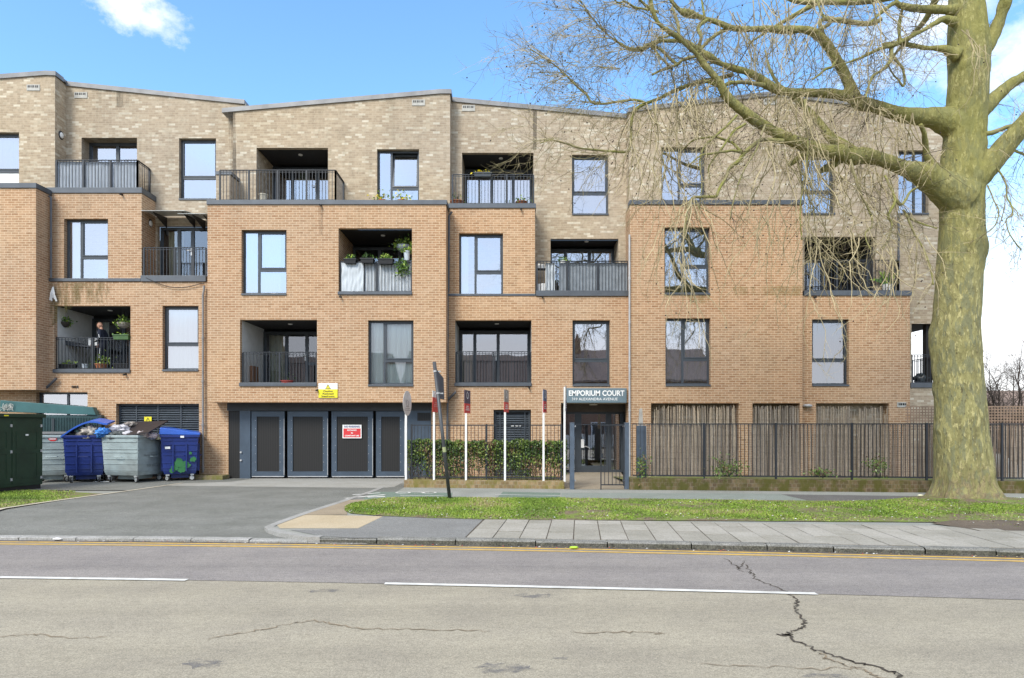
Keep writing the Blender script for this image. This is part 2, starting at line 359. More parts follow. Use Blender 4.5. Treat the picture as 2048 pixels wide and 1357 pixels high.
mb.face([(XX(-620,YAb),YAb,-.05),(XX(-620,YAb),34,-.05),(XX(-620,YAb),34,13),(XX(-620,YAb),YAb,13)])
obj('roof', mb, M('roof_felt', (.1,.1,.1), .9), BLD)
def cap(x0, x1, y0, y1, Y, back, ext=.04, ra=None):
    """metal coping on a parapet: front strip plus return on the right side when asked"""
    mb = MB(); z0, z1 = ZZ(y1,Y), ZZ(y0,Y); a, b = XX(x0,Y), XX(x1,Y)
    mb.box(a, Y-ext, z0, b, Y+back, z1)
    if ra: mb.box(b-.3, Y+back, z0, b, ra, z1)
    return obj('parapet_coping', mb, CAP, BLD, bev=.006)
cap(-620, 74, 367, 377, YA, .3, ra=YAb-.003); cap(94, 285, 376, 387, YB1, .3, ra=YBb-.003)
cap(95, 282, 557.5, 563.5, YB2, .07); cap(283, 413, 552, 564, YB2, .8, .06)
cap(414, 894, 401, 410, YC, .3, ra=YCb-.003); cap(897, 1072, 408, 417, YD1, .3, ra=YDb-.003)
cap(897, 1071, 588, 592.5, YD2, .07, .02); cap(1072, 1256, 582, 593, YD2, .9, .05)
cap(1259, 1607, 401, 410, YE1, .3, ra=YEb-.003); cap(1607, 1823, 582, 592, YE2, .35)
# terrace slabs behind the parapets
mb = MB()
for x0, x1, y, Y, yb in ((-620,74,376,YA,YAb),(94,285,385,YB1,YBb),(285,415,560,YB2,YBb+.5),(414,894,408,YC,YCb),(897,1072,415,YD1,YDb),(1072,1258,590,YD2,YDb),(1260,1607,408,YE1,YEb),(1607,1820,590,YE2,YEb)):
    mb.face([(XX(x0,Y),Y+.1,ZZ(y,Y)),(XX(x1,Y),Y+.1,ZZ(y,Y)),(XX(x1,Y),yb,ZZ(y,Y)),(XX(x0,Y),yb,ZZ(y,Y))])
obj('terrace_deck', mb, M('terrace_paving', (.3,.29,.27), .9), BLD)
# --- windows
def room(x0, z0, x1, z1, y0, y1, mat=ROOM):
    mb = MB(); e = .02
    x0 -= e; x1 += e; z0 -= e; z1 += e
    mb.face([(x0,y1,z0),(x1,y1,z0),(x1,y1,z1),(x0,y1,z1)]); mb.face([(x0,y0,z0),(x0,y1,z0),(x0,y1,z1),(x0,y0,z1)])
    mb.face([(x1,y0,z0),(x1,y1,z0),(x1,y1,z1),(x1,y0,z1)]); mb.face([(x0,y0,z0),(x1,y0,z0),(x1,y1,z0),(x0,y1,z0)]); mb.face([(x0,y0,z1),(x1,y0,z1),(x1,y1,z1),(x0,y1,z1)])
    return obj('room', mb, mat, BLD)
def frame_boxes(mb, x0, z0, x1, z1, y, w, d):
    mb.box(x0, y, z0, x0+w, y+d, z1); mb.box(x1-w, y, z0, x1, y+d, z1)
    mb.box(x0+w, y, z0, x1-w, y+d, z0+w); mb.box(x0+w, y, z1-w, x1-w, y+d, z1)
def pane(p, x0, z0, x1, z1, y, mat, nm='pane', tilt=0.):
    mb = MB(); t = tilt
    mb.face([(x0,y,z0),(x1,y,z0),(x1,y-t,z1),(x0,y-t,z1)])
    return obj(nm, mb, mat, p)
def curtain(p, x0, x1, z0, z1, y, mat, amp=.03, per=.16, name='curtain', seed=0):
    mb = MB(); n = max(6, int((x1-x0)/.025)); rnd = random.Random(seed)
    ph = [rnd.random()*6 for _ in range(3)]
    cur = None
    for i in range(n+1):
        x = x0+(x1-x0)*i/n
        yy = y+amp*math.sin(x/per*2*PI+ph[0]+math.sin(x*3+ph[1])*1.5)
        c = (mb.vert((x,yy,z0)), mb.vert((x,yy*.5+y*.5,z1)))
        if cur: mb.f.append((cur[0],c[0],c[1],cur[1])); mb.m.append(0)
        cur = c
    return obj(name, mb, mat, p, smooth=True)
def window(o, Y, mull=None, trans=None, rev=.15, glass=GLASS, sill=True, cur=None, blank=None, dep=2.2, open_sash=False):
    x0, z0, x1, z1 = opx(o, Y); yf = Y+rev; mb = MB(); w, d = .06, .07
    frame_boxes(mb, x0, z0, x1, z1, yf, w, d)
    cols = [(x0+w, x1-w)]
    if mull:
        xm = XX(mull, Y+rev); mb.box(xm-.035, yf+.002, z0+w, xm+.035, yf+d, z1-w); cols = [(x0+w, xm-.035), (xm+.035, x1-w)]
    zt = ZZ(trans, Y+rev) if trans else None
    lights = []
    for i, (a, b) in enumerate(cols):
        if zt and i == len(cols)-1:
            mb.box(a, yf+.003, zt-.045, b, yf+d, zt+.045)
            lights += [(a, z0+w, b, zt-.045, 0), (a, zt+.045, b, z1-w, 1)]
        else: lights.append((a, z0+w, b, z1-w, 0))
    for (a, c, b, e, s) in lights:
        if s and not open_sash: frame_boxes(mb, a, c, b, e, yf-.012, .035, .05)
    wn = obj('window', mb, FRAME, BLD)
    for k, (a, c, b, e, s) in enumerate(lights):
        if blank and k == 0 and not s: pane(wn, a, c, b, e, yf+.03, WHITE, 'panel'); continue
        if s and open_sash:
            m2 = MB(); t = .16
            for (p, q, r, u) in ((a,c,a+.05,e),(b-.05,c,b,e),(a+.05,c,b-.05,c+.05),(a+.05,e-.05,b-.05,e)):
                f = lambda z: yf-.02+t*(z-c)/(e-c)
                m2.hexa([(p,f(q),q),(r,f(q),q),(r,f(q)+.05,q),(p,f(q)+.05,q),(p,f(u),u),(r,f(u),u),(r,f(u)+.05,u),(p,f(u)+.05,u)])
            sh = obj('sash', m2, FRAME, wn)
            pane(wn, a+.05, c+.05, b-.05, e-.05, yf+.02, glass, tilt=-t*.9); continue
        pane(wn, a, c, b, e, yf+.028, glass)
    if sill:
        m3 = MB(); m3.box(x0+.002, Y-.035, z0-.05, x1-.002, yf+.01, z0+.006); obj('sill', m3, CAP, wn, bev=.004)
    room(x0, z0, x1, z1, yf+.07, yf+dep)
    if cur:
        for j, (fa, fb, fz0, fz1, mt, nm) in enumerate(cur):
            curtain(wn, x0+(x1-x0)*fa, x0+(x1-x0)*fb, z0+(z1-z0)*fz0, z0+(z1-z0)*fz1, yf+.16, mt, seed=int(o[0])+j, name=nm)
    return wn
BLINDM = M('pale_blind', (.42,.43,.43), .9, var=.05)
VBL = M('vertical_blind', (.24,.27,.255), .9, var=.3, scale=7, st=(3,3,.02))
window(WA, YAb, None, 343, blank=True, cur=[(0,1,.3,1,BLINDM,'blind')])
window(WB, YBb, None, 357)
window(WB1, YB1, 163, 516, sill=False, cur=[(.0,.25,0,1,NET,'curtain')])
window(WB2, YB2, None, 690, cur=[(0,1,0,1,NET,'curtain')])
window(WBG, YB2, 136, None, sill=False, cur=[(0,1,0,.75,BLINDM,'blind')])
window(WC3, YCb, 783, 378, sill=False, open_sash=True)
window(WC2, YC, 518, 541, cur=[(0,.8,0,1,BLINDM,'blind')])
window(WC1, YC, 769, 722, glass=GLASSC, cur=[(0,.56,0,1,NET,'curtain'),(.5,1,0,1,NET,'curtain')])
window(WD3, YDb, None, 388)
window(WD2, YD1, 951, 546, sill=False, cur=[(0,.2,0,1,NET,'curtain')])
window(WD1, YD2, None, 722)
window(WE3, YEb, 1358, 372, sill=False)
window(WE3b, YEb, None, 386); window(WE3c, YEb, 1828, None)
window(WE2, YE1, 1365, 535, cur=[(0,1,0,1,VBL,'blind')])
window(WE1, YE1, 1365, 720, cur=[(0,1,.02,.92,VBL,'blind')])
window(WE1b, YE2, None, 722, glass=glass_mat('shaded_pane', .26), cur=[(0,1,.0,1,M('dark_vertical_blind', (.10,.12,.12), .9, var=.3, scale=7, st=(3,3,.02)),'blind')])
# --- french doors, loggias
def patio_door(x0, z0, x1, z1, y, splits, glass, handle=None, curt=None, transom=None, dep=2.):
    """splits: fractions where the mullions stand"""
    mb = MB(); w = .09; frame_boxes(mb, x0, z0, x1, z1, y, w, .08)
    ed = [x0+w]+[x0+(x1-x0)*s for s in splits]+[x1-w]
    for s in ed[1:-1]: mb.box(s-.055, y+.002, z0+w, s+.055, y+.08, z1-w)
    d = obj('patio_door', mb, FRAME, BLD)
    for i, (a, b) in enumerate(zip(ed, ed[1:])):
        a2 = a+(.055 if i else 0); b2 = b-(.055 if i < len(ed)-2 else 0)
        if transom and i == len(ed)-2:
            zt = z0+(z1-z0)*transom; m2 = MB(); m2.box(a2, y+.004, zt-.05, b2, y+.08, zt+.05); obj('transom', m2, FRAME, d)
        pane(d, a2, z0+w, b2, z1-w, y+.035, glass)
    for hx in (handle or []):
        m2 = MB(); X = x0+(x1-x0)*hx; zc = z0+1.02
        m2.box(X-.02, y-.012, zc-.12, X+.02, y, zc+.12); m2.box(X-.13, y-.06, zc+.03, X+.015, y-.035, zc+.055); m2.box(X-.012, y-.04, zc+.03, X+.012, y-.01, zc+.055)
        obj('handle', m2, WHITE, d)
    room(x0, z0, x1, z1, y+.08, y+dep)
    for (fa, fb, mt) in (curt or []):
        curtain(d, x0+(x1-x0)*fa, x0+(x1-x0)*fb, z0+.05, z1-.1, y+.2, mt, amp=.05, per=.2, seed=int(fa*99))
    return d
def loggia(o, Y, dep, wallm, splits=(.35,.68), glass=GLASSL, handle=None, curt=None, transom=None, drop=.0, lamp=True, floor_px=None, cx=None):
    x0, z0, x1, z1 = opx(o, Y); zf = z0-.0 if floor_px is None else ZZ(floor_px, Y); y0 = Y+.16; y1 = Y+dep
    mb = MB()
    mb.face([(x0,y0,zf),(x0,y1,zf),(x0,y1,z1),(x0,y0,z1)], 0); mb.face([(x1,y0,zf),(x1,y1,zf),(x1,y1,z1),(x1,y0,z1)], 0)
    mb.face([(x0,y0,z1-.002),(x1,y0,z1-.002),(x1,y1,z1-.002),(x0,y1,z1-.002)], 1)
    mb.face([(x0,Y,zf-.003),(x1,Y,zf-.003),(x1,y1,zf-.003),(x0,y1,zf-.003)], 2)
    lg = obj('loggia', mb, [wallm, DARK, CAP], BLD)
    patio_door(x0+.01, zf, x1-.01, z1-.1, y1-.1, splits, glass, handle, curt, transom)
    if lamp:
        m2 = MB(); m2.lathe(((x0+x1)/2+.1, (y0+y1)/2-.3, z1-.03), [(.07,.0),(.075,.02),(.04,.025)], 12); obj('ceiling_light', m2, WHITE, lg)
    return lg
GREENC = M('green_curtain', (.16,.20,.12), .9, var=.3, scale=6, st=(3,3,.05))
SAND = M('sand_curtain', (.42,.40,.27), .9, var=.2, scale=6, st=(3,3,.05))
loggia(LB2, YB2, 2.0, RENDER, (.45,.7), handle=[.62], curt=[(.0,.2,NET),(.75,1,NET)])
loggia(LC3, YCb, 1.5, BUFF, (.3,.68), handle=[.65], curt=[(.36,.52,GREENC)], transom=.3, glass=glass_mat('loggia_glass', .32))
loggia(LC2, YC, 1.9, BROWN, (.4,.7)); loggia(LC1, YC, 2.0, RENDER, (.33,.62), handle=[.6], curt=[(.05,.3,SAND)], transom=.42)
loggia(LD3, YDb, 1.3, BUFF, (.4,.72), glass=glass_mat('terrace_glass', .42)); loggia(LD2, YDb, 1.0, BUFF, (.25,.62), glass=GLASS, handle=[.58])
loggia(LD1, YD2, 1.7, RENDER, (.22,.55), handle=[.52], curt=[(0.,.2,SAND)], glass=glass_mat('low_loggia_glass', .26))
loggia(LE2, YEb, 1.8, M('shade_dark_wall',(.05,.05,.052),.9), (.3,.6), handle=[.4], lamp=False)  # near-black wall colour stands in for the shade inside this loggia
# terrace doors set directly in the buff wall, and the doors of the small left recess
x0, z0, x1, z1 = opx(DB, YBb); patio_door(x0, z0-.1, x1, z1, YBb+.4, (.52,), GLASS)
mb = MB(); mb.face([(x0,YBb+.16,z0),(x0,YBb+.4,z0),(x0,YBb+.4,z1),(x0,YBb+.16,z1)]); mb.face([(x0,YBb+.16,z1),(x1,YBb+.16,z1),(x1,YBb+.4,z1),(x0,YBb+.4,z1)]); mb.face([(x1,YBb+.16,z0),(x1,YBb+.4,z0),(x1,YBb+.4,z1),(x1,YBb+.16,z1)])
obj('door_reveal', mb, BUFF, BLD)
x0, z0, x1, z1 = opx(DR, YBb); patio_door(x0, z0, x1, z1, YBb+.17, (.36,.62), GLASSL, [.6], [(.1,.4,SAND)])
# corner balcony at the right end, open to the side
x0, z0, x1, z1 = opx(LF, YEb); mb = MB(); yb = YEb+2.9
mb.face([(x0,YEb+.16,z0),(x0,yb,z0),(x0,yb,z1),(x0,YEb+.16,z1)], 0); mb.face([(x0,yb,z0),(XEND,yb,z0),(XEND,yb,z1),(x0,yb,z1)], 0)
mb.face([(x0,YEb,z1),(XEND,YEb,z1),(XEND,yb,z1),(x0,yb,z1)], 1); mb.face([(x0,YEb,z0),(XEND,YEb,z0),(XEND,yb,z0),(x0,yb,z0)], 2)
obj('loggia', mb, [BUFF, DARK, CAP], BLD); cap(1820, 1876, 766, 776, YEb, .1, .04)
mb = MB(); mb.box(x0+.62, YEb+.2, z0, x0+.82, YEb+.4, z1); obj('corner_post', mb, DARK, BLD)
for o, Y in ((LB2,YB2),(LC2,YC),(LC1,YC),(LD1,YD2)):
    cap(o[0]-1, o[2], o[3]-1, o[3]+5 if o is LC2 else o[3]+6, Y, .14, .05)
# --- balcony railings
def railing(pts, z0, z1, post=1.0, bar=.105, mesh_name='balcony_railing', parent=BLD, mat=RAIL, t=.016):
    mb, hb = MB(), MB()
    for (a, b) in zip(pts, pts[1:]):
        a = Vector((*a, 0)); b = Vector((*b, 0)); L = (b-a).length; d = (b-a)/L; n = max(1, round(L/bar)); np_ = max(1, round(L/post))
        hb.beam(a+Vector((0,0,z1)), b+Vector((0,0,z1)), .045, .022)
        mb.beam(a+Vector((0,0,z0+.06)), b+Vector((0,0,z0+.06)), .02, .02); mb.beam(a+Vector((0,0,z1-.06)), b+Vector((0,0,z1-.06)), .014, .014)
        for i in range(n+1):
            p = a+d*(L*i/n); mb.box(p.x-t/2, p.y-t/2, z0+.06, p.x+t/2, p.y+t/2, z1-.012)
        for i in range(np_+1):
            p = a+d*(L*i/np_); mb.box(p.x-.026, p.y-.02, z0-.02, p.x+.026, p.y+.02, z1-.013)
    r = obj(mesh_name, mb, mat, parent); obj('handrail', hb, mat, r); return r
def prail(x0, x1, yt, yb, Y, ret=None):
    pts = [(XX(x0,Y),Y), (XX(x1,Y),Y)]
    if ret: pts.append((XX(x1,Y), ret))
    return railing(pts, ZZ(yb,Y), ZZ(yt,Y))
prail(113,275,321,381,21.28,YBb-.02); prail(288,412,496,556,21.2); prail(111,260,676,741,21.2); prail(440,671,341,404,20.62,YCb-.02)
prail(682,823,524,587,20.56); prail(486,633,705,769,20.56); prail(905,1067,350,411,21.27); prail(1074,1256,523,586,21.2); prail(913,1062,704,769,21.2)
prail(1612,1796,521,585,21.32,YEb-.02)
x0 = XX(1823,YEb+.05); railing([(x0,YEb+.05),(XEND-.05,YEb+.05),(XEND-.05,YEb+2.8)], ZZ(768,YEb), ZZ(710,YEb))
# --- garage gate under the jetty
yg = YB2+.02
MESHP, nt, b = newmat('perforated_mesh'); pos = nd(nt, 'ShaderNodeNewGeometry').outputs['Position']
wv = nd(nt, 'ShaderNodeTexWave'); wv.bands_direction = 'X'; wv.inputs['Scale'].default_value = 4.2; nt.links.new(pos, wv.inputs['Vector'])
nt.links.new(ramp(nt, [(.2,(.004,.0038,.0035)),(.8,(.011,.0095,.0085))], wv.outputs['Fac']).outputs[0], b.inputs['Base Color']); b.inputs['Roughness'].default_value = .6
gz1, gz0 = ZZ(822,yg), .06
mb = MB(); mb.box(XX(455,yg), yg-.03, gz1, XX(863,yg), yg+.2, ZZ(804,yg)-.0); gg = obj('garage_gate', mb, M('gate_lintel',(.03,.034,.04),.5), BLD)
def leaf(x0, x1, meshx=None, name='gate_leaf'):
    a, b = XX(x0,yg), XX(x1,yg); m = MB(); frame_boxes(m, a, gz0, b, gz1-.02, yg, .17, .06)
    m.box(a+.02, yg-.006, gz0-.008, b-.02, yg+.02, gz0+.02, 1); m.box(b-.02, yg-.01, gz0+.05, b-.003, yg+.02, gz1-.25, 1)
    for k in range(7):
        for xx in (a+.13, b-.14): m.box(xx-.008, yg-.01, gz0+.2+k*.27, xx+.008, yg-.001, gz0+.216+k*.27, 1)
    lf = obj(name, m, [GATEP, LGREY], gg)
    m = MB(); m.face([(a+.16,yg+.03,gz0+.16),(b-.16,yg+.03,gz0+.16),(b-.16,yg+.03,gz1-.18),(a+.16,yg+.03,gz1-.18)]); obj('mesh_panel', m, MESHP, gg)
for x0, x1 in ((503,569),(575,656),(663,746),(752,810)): leaf(x0, x1)
m = MB(); m.box(XX(455,yg), yg+.001, 0, XX(480,yg), yg+.04, gz1-.002, 0); obj('mesh_panel', m, MESHP, gg)
m = MB(); m.box(XX(480,yg), yg-.02, 0, XX(501,yg), yg+.1, gz1-.003, 0)
obj('side_panel', m, GATEP, gg)
m = MB(); m.tube([(XX(483,yg),yg-.018,ZZ(905,yg)),(XX(483,yg),yg-.07,ZZ(905,yg))], .03, 8); obj('lock', m, LGREY, gg); m = MB(); m.tube([(XX(483,yg),yg-.018,ZZ(921,yg)),(XX(483,yg),yg-.07,ZZ(921,yg))], .03, 8); obj('lock', m, LGREY, gg)
m = MB(); m.box(XX(812,yg), yg-.02, 0, XX(863,yg), yg+.1, gz1-.003, 0); m.box(XX(835,yg), yg-.03, ZZ(842,yg), XX(861,yg), yg-.015, ZZ(826,yg), 1)
obj('side_panel', m, [GATEP, MESHP, LGREY], gg)
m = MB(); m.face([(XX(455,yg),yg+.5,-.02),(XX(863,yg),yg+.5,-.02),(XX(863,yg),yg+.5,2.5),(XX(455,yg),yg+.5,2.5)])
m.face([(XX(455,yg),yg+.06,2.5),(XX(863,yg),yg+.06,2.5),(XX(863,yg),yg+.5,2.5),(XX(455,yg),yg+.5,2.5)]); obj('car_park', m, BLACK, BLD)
# --- louvres
def louvre(o, Y, verts, pitch, rev=.16, name='louvre_screen', mat=FRAME):
    x0, z0, x1, z1 = opx(o, Y); z0 = max(z0, .0); y = Y+rev; m = MB(); frame_boxes(m, x0, z0, x1, z1, y, .06, .1)
    for v in verts: m.box(XX(v,y)-.02, y-.004, z0+.06, XX(v,y)+.02, y+.1, z1-.06)
    n = int((z1-z0-.12)/pitch)
    for i in range(n):
        z = z0+.07+i*pitch
        m.hexa([(x0+.06,y+.0,z),(x1-.06,y+.0,z),(x1-.06,y+.09,z+pitch*.75),(x0+.06,y+.09,z+pitch*.75),(x0+.06,y+.0,z+.008),(x1-.06,y,z+.008),(x1-.06,y+.09,z+pitch*.75+.008),(x0+.06,y+.09,z+pitch*.75+.008)], 1)
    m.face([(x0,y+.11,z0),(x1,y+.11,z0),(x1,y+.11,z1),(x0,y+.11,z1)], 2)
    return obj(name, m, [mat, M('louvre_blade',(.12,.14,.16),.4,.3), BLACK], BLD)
louvre(LVB, YB2, (273,316,362), .075)
lv = louvre((LVD[0]+1,LVD[1]+1,LVD[2]-1,LVD[3]), YD2, (1000,1050), .075, name='louvre_door')
m = MB()
for k, x in enumerate((1022, 1031, 1039)): m.box(XX(x,YD2), YD2+.13, ZZ(853,YD2), XX(x+(6 if k<2 else 3),YD2), YD2+.15, ZZ(850,YD2))
obj('number_plate', m, WHITE, lv)
# --- entrance
ye = 22.2; zf = .13; x0, z0, x1, z1 = opx(ENT, YD2)
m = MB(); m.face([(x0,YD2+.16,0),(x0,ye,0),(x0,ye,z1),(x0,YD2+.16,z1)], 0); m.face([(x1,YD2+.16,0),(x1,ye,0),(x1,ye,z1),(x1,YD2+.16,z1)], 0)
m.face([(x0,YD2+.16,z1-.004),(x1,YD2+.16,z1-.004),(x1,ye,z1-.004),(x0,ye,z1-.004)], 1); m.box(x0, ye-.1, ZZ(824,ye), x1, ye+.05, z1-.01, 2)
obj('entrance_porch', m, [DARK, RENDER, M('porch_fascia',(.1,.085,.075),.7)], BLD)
m = MB(); ez1 = ZZ(824,ye); frame_boxes(m, x0+.03, zf, x1-.03, ez1, ye, .08, .1)
for xa, xb in ((1150,1163),(1212,1223)): m.box(XX(xa,ye), ye+.004, zf+.08, XX(xb,ye), ye+.1, ez1-.08)
m.box(XX(1163,ye), ye+.006, zf+.08, XX(1212,ye), ye+.09, zf+.22)
ed = obj('entrance_door', m, FRAME, BLD)
for xa, xb in ((1132,1150),(1163,1212),(1223,1256)): pane(ed, XX(xa,ye)-.02, zf+.07, XX(xb,ye)+.02, ez1-.07, ye+.05, glass_mat('entrance_glass', .42))
m = MB(); m.box(XX(1162,ye), ye-.02, ZZ(896,ye), XX(1168,ye), ye-.002, ZZ(879,ye)); obj('notice', m, WHITE, ed)
m = MB(); m.tube([W(1168,894,ye-.06), W(1172,893,ye-.1), W(1178,896,ye-.1), W(1180,899,ye-.1)], .012, 6); obj('handle', m, LGREY, ed)
room(x0, zf, x1, ez1, ye+.1, ye+4, M('hall_interior',(.12,.115,.11),.9))
m = MB(); m.lathe((XX(1186,ye-.5), ye-.6, z1-.06), [(.13,0),(.14,.02),(.1,.05)], 14); obj('porch_light', m, WHITE, BLD)
# ground floor terraces behind the screens
for o, Y in ((G1,YE1),(G2,YE1),(G3,YE2)):
    x0, z0, x1, z1 = opx(o, Y); z0 = 0; y1 = Y+1.8; m = MB()
    m.face([(x0,Y+.16,z0),(x0,y1,z0),(x0,y1,z1),(x0,Y+.16,z1)]); m.face([(x1,Y+.16,z0),(x1,y1,z0),(x1,y1,z1),(x1,Y+.16,z1)])
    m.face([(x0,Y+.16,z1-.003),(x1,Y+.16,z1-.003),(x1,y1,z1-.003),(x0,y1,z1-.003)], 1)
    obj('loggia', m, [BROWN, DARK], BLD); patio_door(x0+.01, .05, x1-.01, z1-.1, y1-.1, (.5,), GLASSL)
# --- fittings on the walls
def downpipe(pts, r=.035, mat=ZINC):
    m = MB(); m.tube(pts, r, 8)
    for a, b in zip(pts, pts[1:]):
        a, b = Vector(a), Vector(b)
        if abs(a.x-b.x) < .05 and abs(a.z-b.z) > 1.5:
            for k in range(1, int(abs(a.z-b.z)/1.4)+1):
                q = a.lerp(b, k*1.4/abs(a.z-b.z)); m.lathe(q-Vector((0,0,.04)), [(r*1.3,0),(r*1.35,.04),(r*1.3,.08)], 10)
    obj('downpipe', m, mat, BLD, smooth=False)
p = lambda x, y, Y: tuple(W(x,y,Y))
downpipe([p(98,393,21.0),p(102,395,21.0),p(102,556,21.0)]); downpipe([p(88,553,21.0),p(91,560,21.0),p(91,770,21.0),p(89,780,21.0)])
downpipe([p(113,757,20.98),p(91,778,20.98)], .04)
downpipe([p(408,572,21.0),p(408,580,21.0),p(406,590,21.0),p(406,945,21.0)], .035, M('weathered_pipe',(.22,.215,.21),.5))
downpipe([p(904,424,21.05),p(898,432,21.05),p(897,585,21.05)]); downpipe([p(895,585,21.0),p(895,850,21.0),p(895,960,21.0)]); downpipe([p(912,784,20.98),p(896,800,20.98)], .04)
downpipe([p(1259,470,20.74),p(1259,975,20.72)], .03, LGREY); downpipe([p(1797,428,21.5),p(1797,588,21.5)])
for x, y, Y in ((245,390,YB1),(642,411,YC),(682,594,YC),(252,749,YB2),(635,780,YC),(1042,419,YD1),(1085,595,YD2),(1058,775,YD2),(1628,595,YE2)):
    m = MB(); q = W(x,y,Y); m.tube([q+Vector((0,.05,.01)), q+Vector((0,-.14,-.03))], .028, 8); obj('overflow_spout', m, BLACK, BLD)
def vent(x, y, Y, w=26, h=12, mat=LGREY):
    m = MB(); a = W(x-w/2,y+h/2,Y); c = W(x+w/2,y-h/2,Y); m.box(a.x, Y-.02, a.z, c.x, Y+.05, c.z, 0)
    for k in range(3):
        xx = a.x+.04+k*(c.x-a.x-.06)/3
        for j in range(2): m.box(xx+j*.055, Y-.026, c.z-.1, xx+j*.055+.035, Y-.019, c.z-.03, 1)
    obj('air_vent', m, [mat, BLACK], BLD)
VENT = M('buff_vent', (.42,.41,.37), .7)
for x, y, Y in ((67,176,YAb),(162,191,YBb),(837,206,YCb),(937,217,YDb),(1540,204,YEb)): vent(x, y, Y, mat=VENT)
vent(1803,810,YE2,18,10,VENT); vent(149,772,YB2,14,4,BROWN)
def bulkhead(x, y, Y, X=None):
    m = MB(); q = W(x,y,Y); m.blob(q, (.05,.13,.15), 8, 0); r = obj('wall_light', m, BLACK, BLD, smooth=True)
    m = MB(); m.blob(q+Vector((.03,-.01,-.01)), (.035,.09,.1), 8, 0); obj('diffuser', m, WHITE, r, smooth=True)
bulkhead(122,271,21.75); bulkhead(300,447,21.7)
m = MB(); q = W(1615,812,YE2-.1); m.blob(q, (.16,.1,.06), 8, 0); obj('wall_light', m, LGREY, BLD, smooth=True)
# glazed door canopies over the left recess
CANOPY = M('clear_canopy', (.5,.52,.5), .3, var=.1)
for xa, xb, yy, brk in ((285,372,424,355),(358,414,430,384)):
    m = MB(); n = 6
    for i in range(n):
        f = lambda t: (YBb-.05-.85*t, ZZ(yy,21.2)+.10*(1-t*t)-.0)
        (y0, za), (y1, zb) = f(i/n), f((i+1)/n); a, b = XX(xa,21.2), XX(xb,21.2)
        m.hexa([(a,y0,za),(b,y0,za),(b,y1,zb),(a,y1,zb),(a,y0,za+.012),(b,y0,za+.012),(b,y1,zb+.012),(a,y1,zb+.012)])
    c = obj('door_canopy', m, CANOPY, BLD)
    for bx in (XX(xa+26 if brk == 355 else xb-24,21.3), XX(xb-3,21.3)):
        m = MB(); z = ZZ(yy,21.2)
        m.hexa([(bx-.015,YBb-.02,z-.28),(bx+.015,YBb-.02,z-.28),(bx+.015,YBb-.01,z-.28),(bx-.015,YBb-.01,z-.28),(bx-.015,YBb-.85,z-.02),(bx+.015,YBb-.85,z-.02),(bx+.015,YBb-.01,z+.06),(bx-.015,YBb-.01,z+.06)])
        obj('bracket', m, BLACK, c)
# stains: moss where the left parapet leaks, dark streak where the roofs meet
def stain(poly, Y, c, name='moss_stain', th=.58, seed=0, st=(6,6,1.2), AMT=.42):
    m, nt, b = newmat(name); pos = nd(nt, 'ShaderNodeNewGeometry').outputs['Position']
    nt.links.new(ramp(nt, [(.3,sc(c,.6)),(.7,c)], noi(nt, 12, pos)).outputs[0], b.inputs['Base Color']); b.inputs['Roughness'].default_value = .95
    al = ramp(nt, [(th-.12,(0,0,0)),(th+.1,(1,1,1))], noi(nt, 1., pos, 5, .65, st=st)); nt.links.new(mth(nt,'MULTIPLY',al.outputs[0],AMT), b.inputs['Alpha'])
    mb = MB(); mb.face([tuple(W(x,y,Y-.004)) for x, y in poly]); obj(name, mb, m, BLD)
MOSS = (.13,.12,.03)
stain([(96,566),(222,566),(216,606),(150,608),(108,650),(96,660)], YB2, MOSS, th=.50)
stain([(1373,588),(1422,588),(1416,608),(1380,606)], YE1, (.20,.19,.03), th=.45, AMT=.3); stain([(1465,574),(1605,572),(1600,592),(1470,590)], YE1, (.22,.2,.04), th=.48, AMT=.25)
stain([(456,226),(470,226),(474,398),(462,398)], YCb, (.07,.06,.045), 'damp_streak', .46, st=(8,8,.5)); stain([(1066,222),(1074,222),(1073,300),(1066,300)], YDb, (.07,.06,.05), 'damp_streak', .42, st=(8,8,.5))
stain([(636,412),(646,412),(645,470),(638,470)], YC, (.2,.13,.08), 'damp_streak', .5, st=(8,8,.5), AMT=.3)
stain([(228,178),(262,180),(260,215),(230,215)], YBb, (.12,.1,.07), 'damp_streak', .56, st=(8,8,.5))
# ================================================================ GROUND
def K(X):
    """near edge of the kerb (Y) along the gently curving road"""
    def q(x): return 10.18-.0683*(x+7.97)-.0033*(x+7.97)*(x-1.40)
    if X < -14: return q(-14)+(X+14)*(q(-13.9)-q(-14))*10
    if X > 13: return q(13)+(X-13)*(q(13)-q(12.9))*10
    return q(X)
XS = [-60,-40,-28]+[-20+.5*i for i in range(81)]+[28,40,60]
def band(o0, o1, z0, z1=None, xa=-60, xb=60, mats=None, name='road', kind='structure'):
    """sheet between two offsets in front of the kerb line"""
    m = MB(); xs = [xa]+[x for x in XS if xa < x < xb]+[xb]; z1 = z0 if z1 is None else z1
    for a, b in zip(xs, xs[1:]): m.face([(a,K(a)-o0,z0),(b,K(b)-o0,z0),(b,K(b)-o1,z1),(a,K(a)-o1,z1)])
    return m
TAN = asphalt('worn_tan_asphalt', (.350,.316,.242), .10, .09, .40, (.88,.88,.9), 105., streak=.12); PURP = asphalt('purple_grey_asphalt', (.270,.248,.228), .12, .08, .42, (.86,.86,.88), 100., streak=.15)
GREYT = asphalt('driveway_tarmac', (.205,.207,.187), .16, .14, .55, (.78,.79,.77), 75., streak=.10); PATHM = asphalt('grey_footway', (.30,.305,.275), .1, .06, .35, (.85,.85,.83), 70.)
CONC = asphalt('pale_concrete', (.35,.345,.315), .1, .08, .25, (.85,.84,.8), 40.); DKT = asphalt('dark_tarmac', (.135,.13,.122), .1, .06, .5, None, 70.)
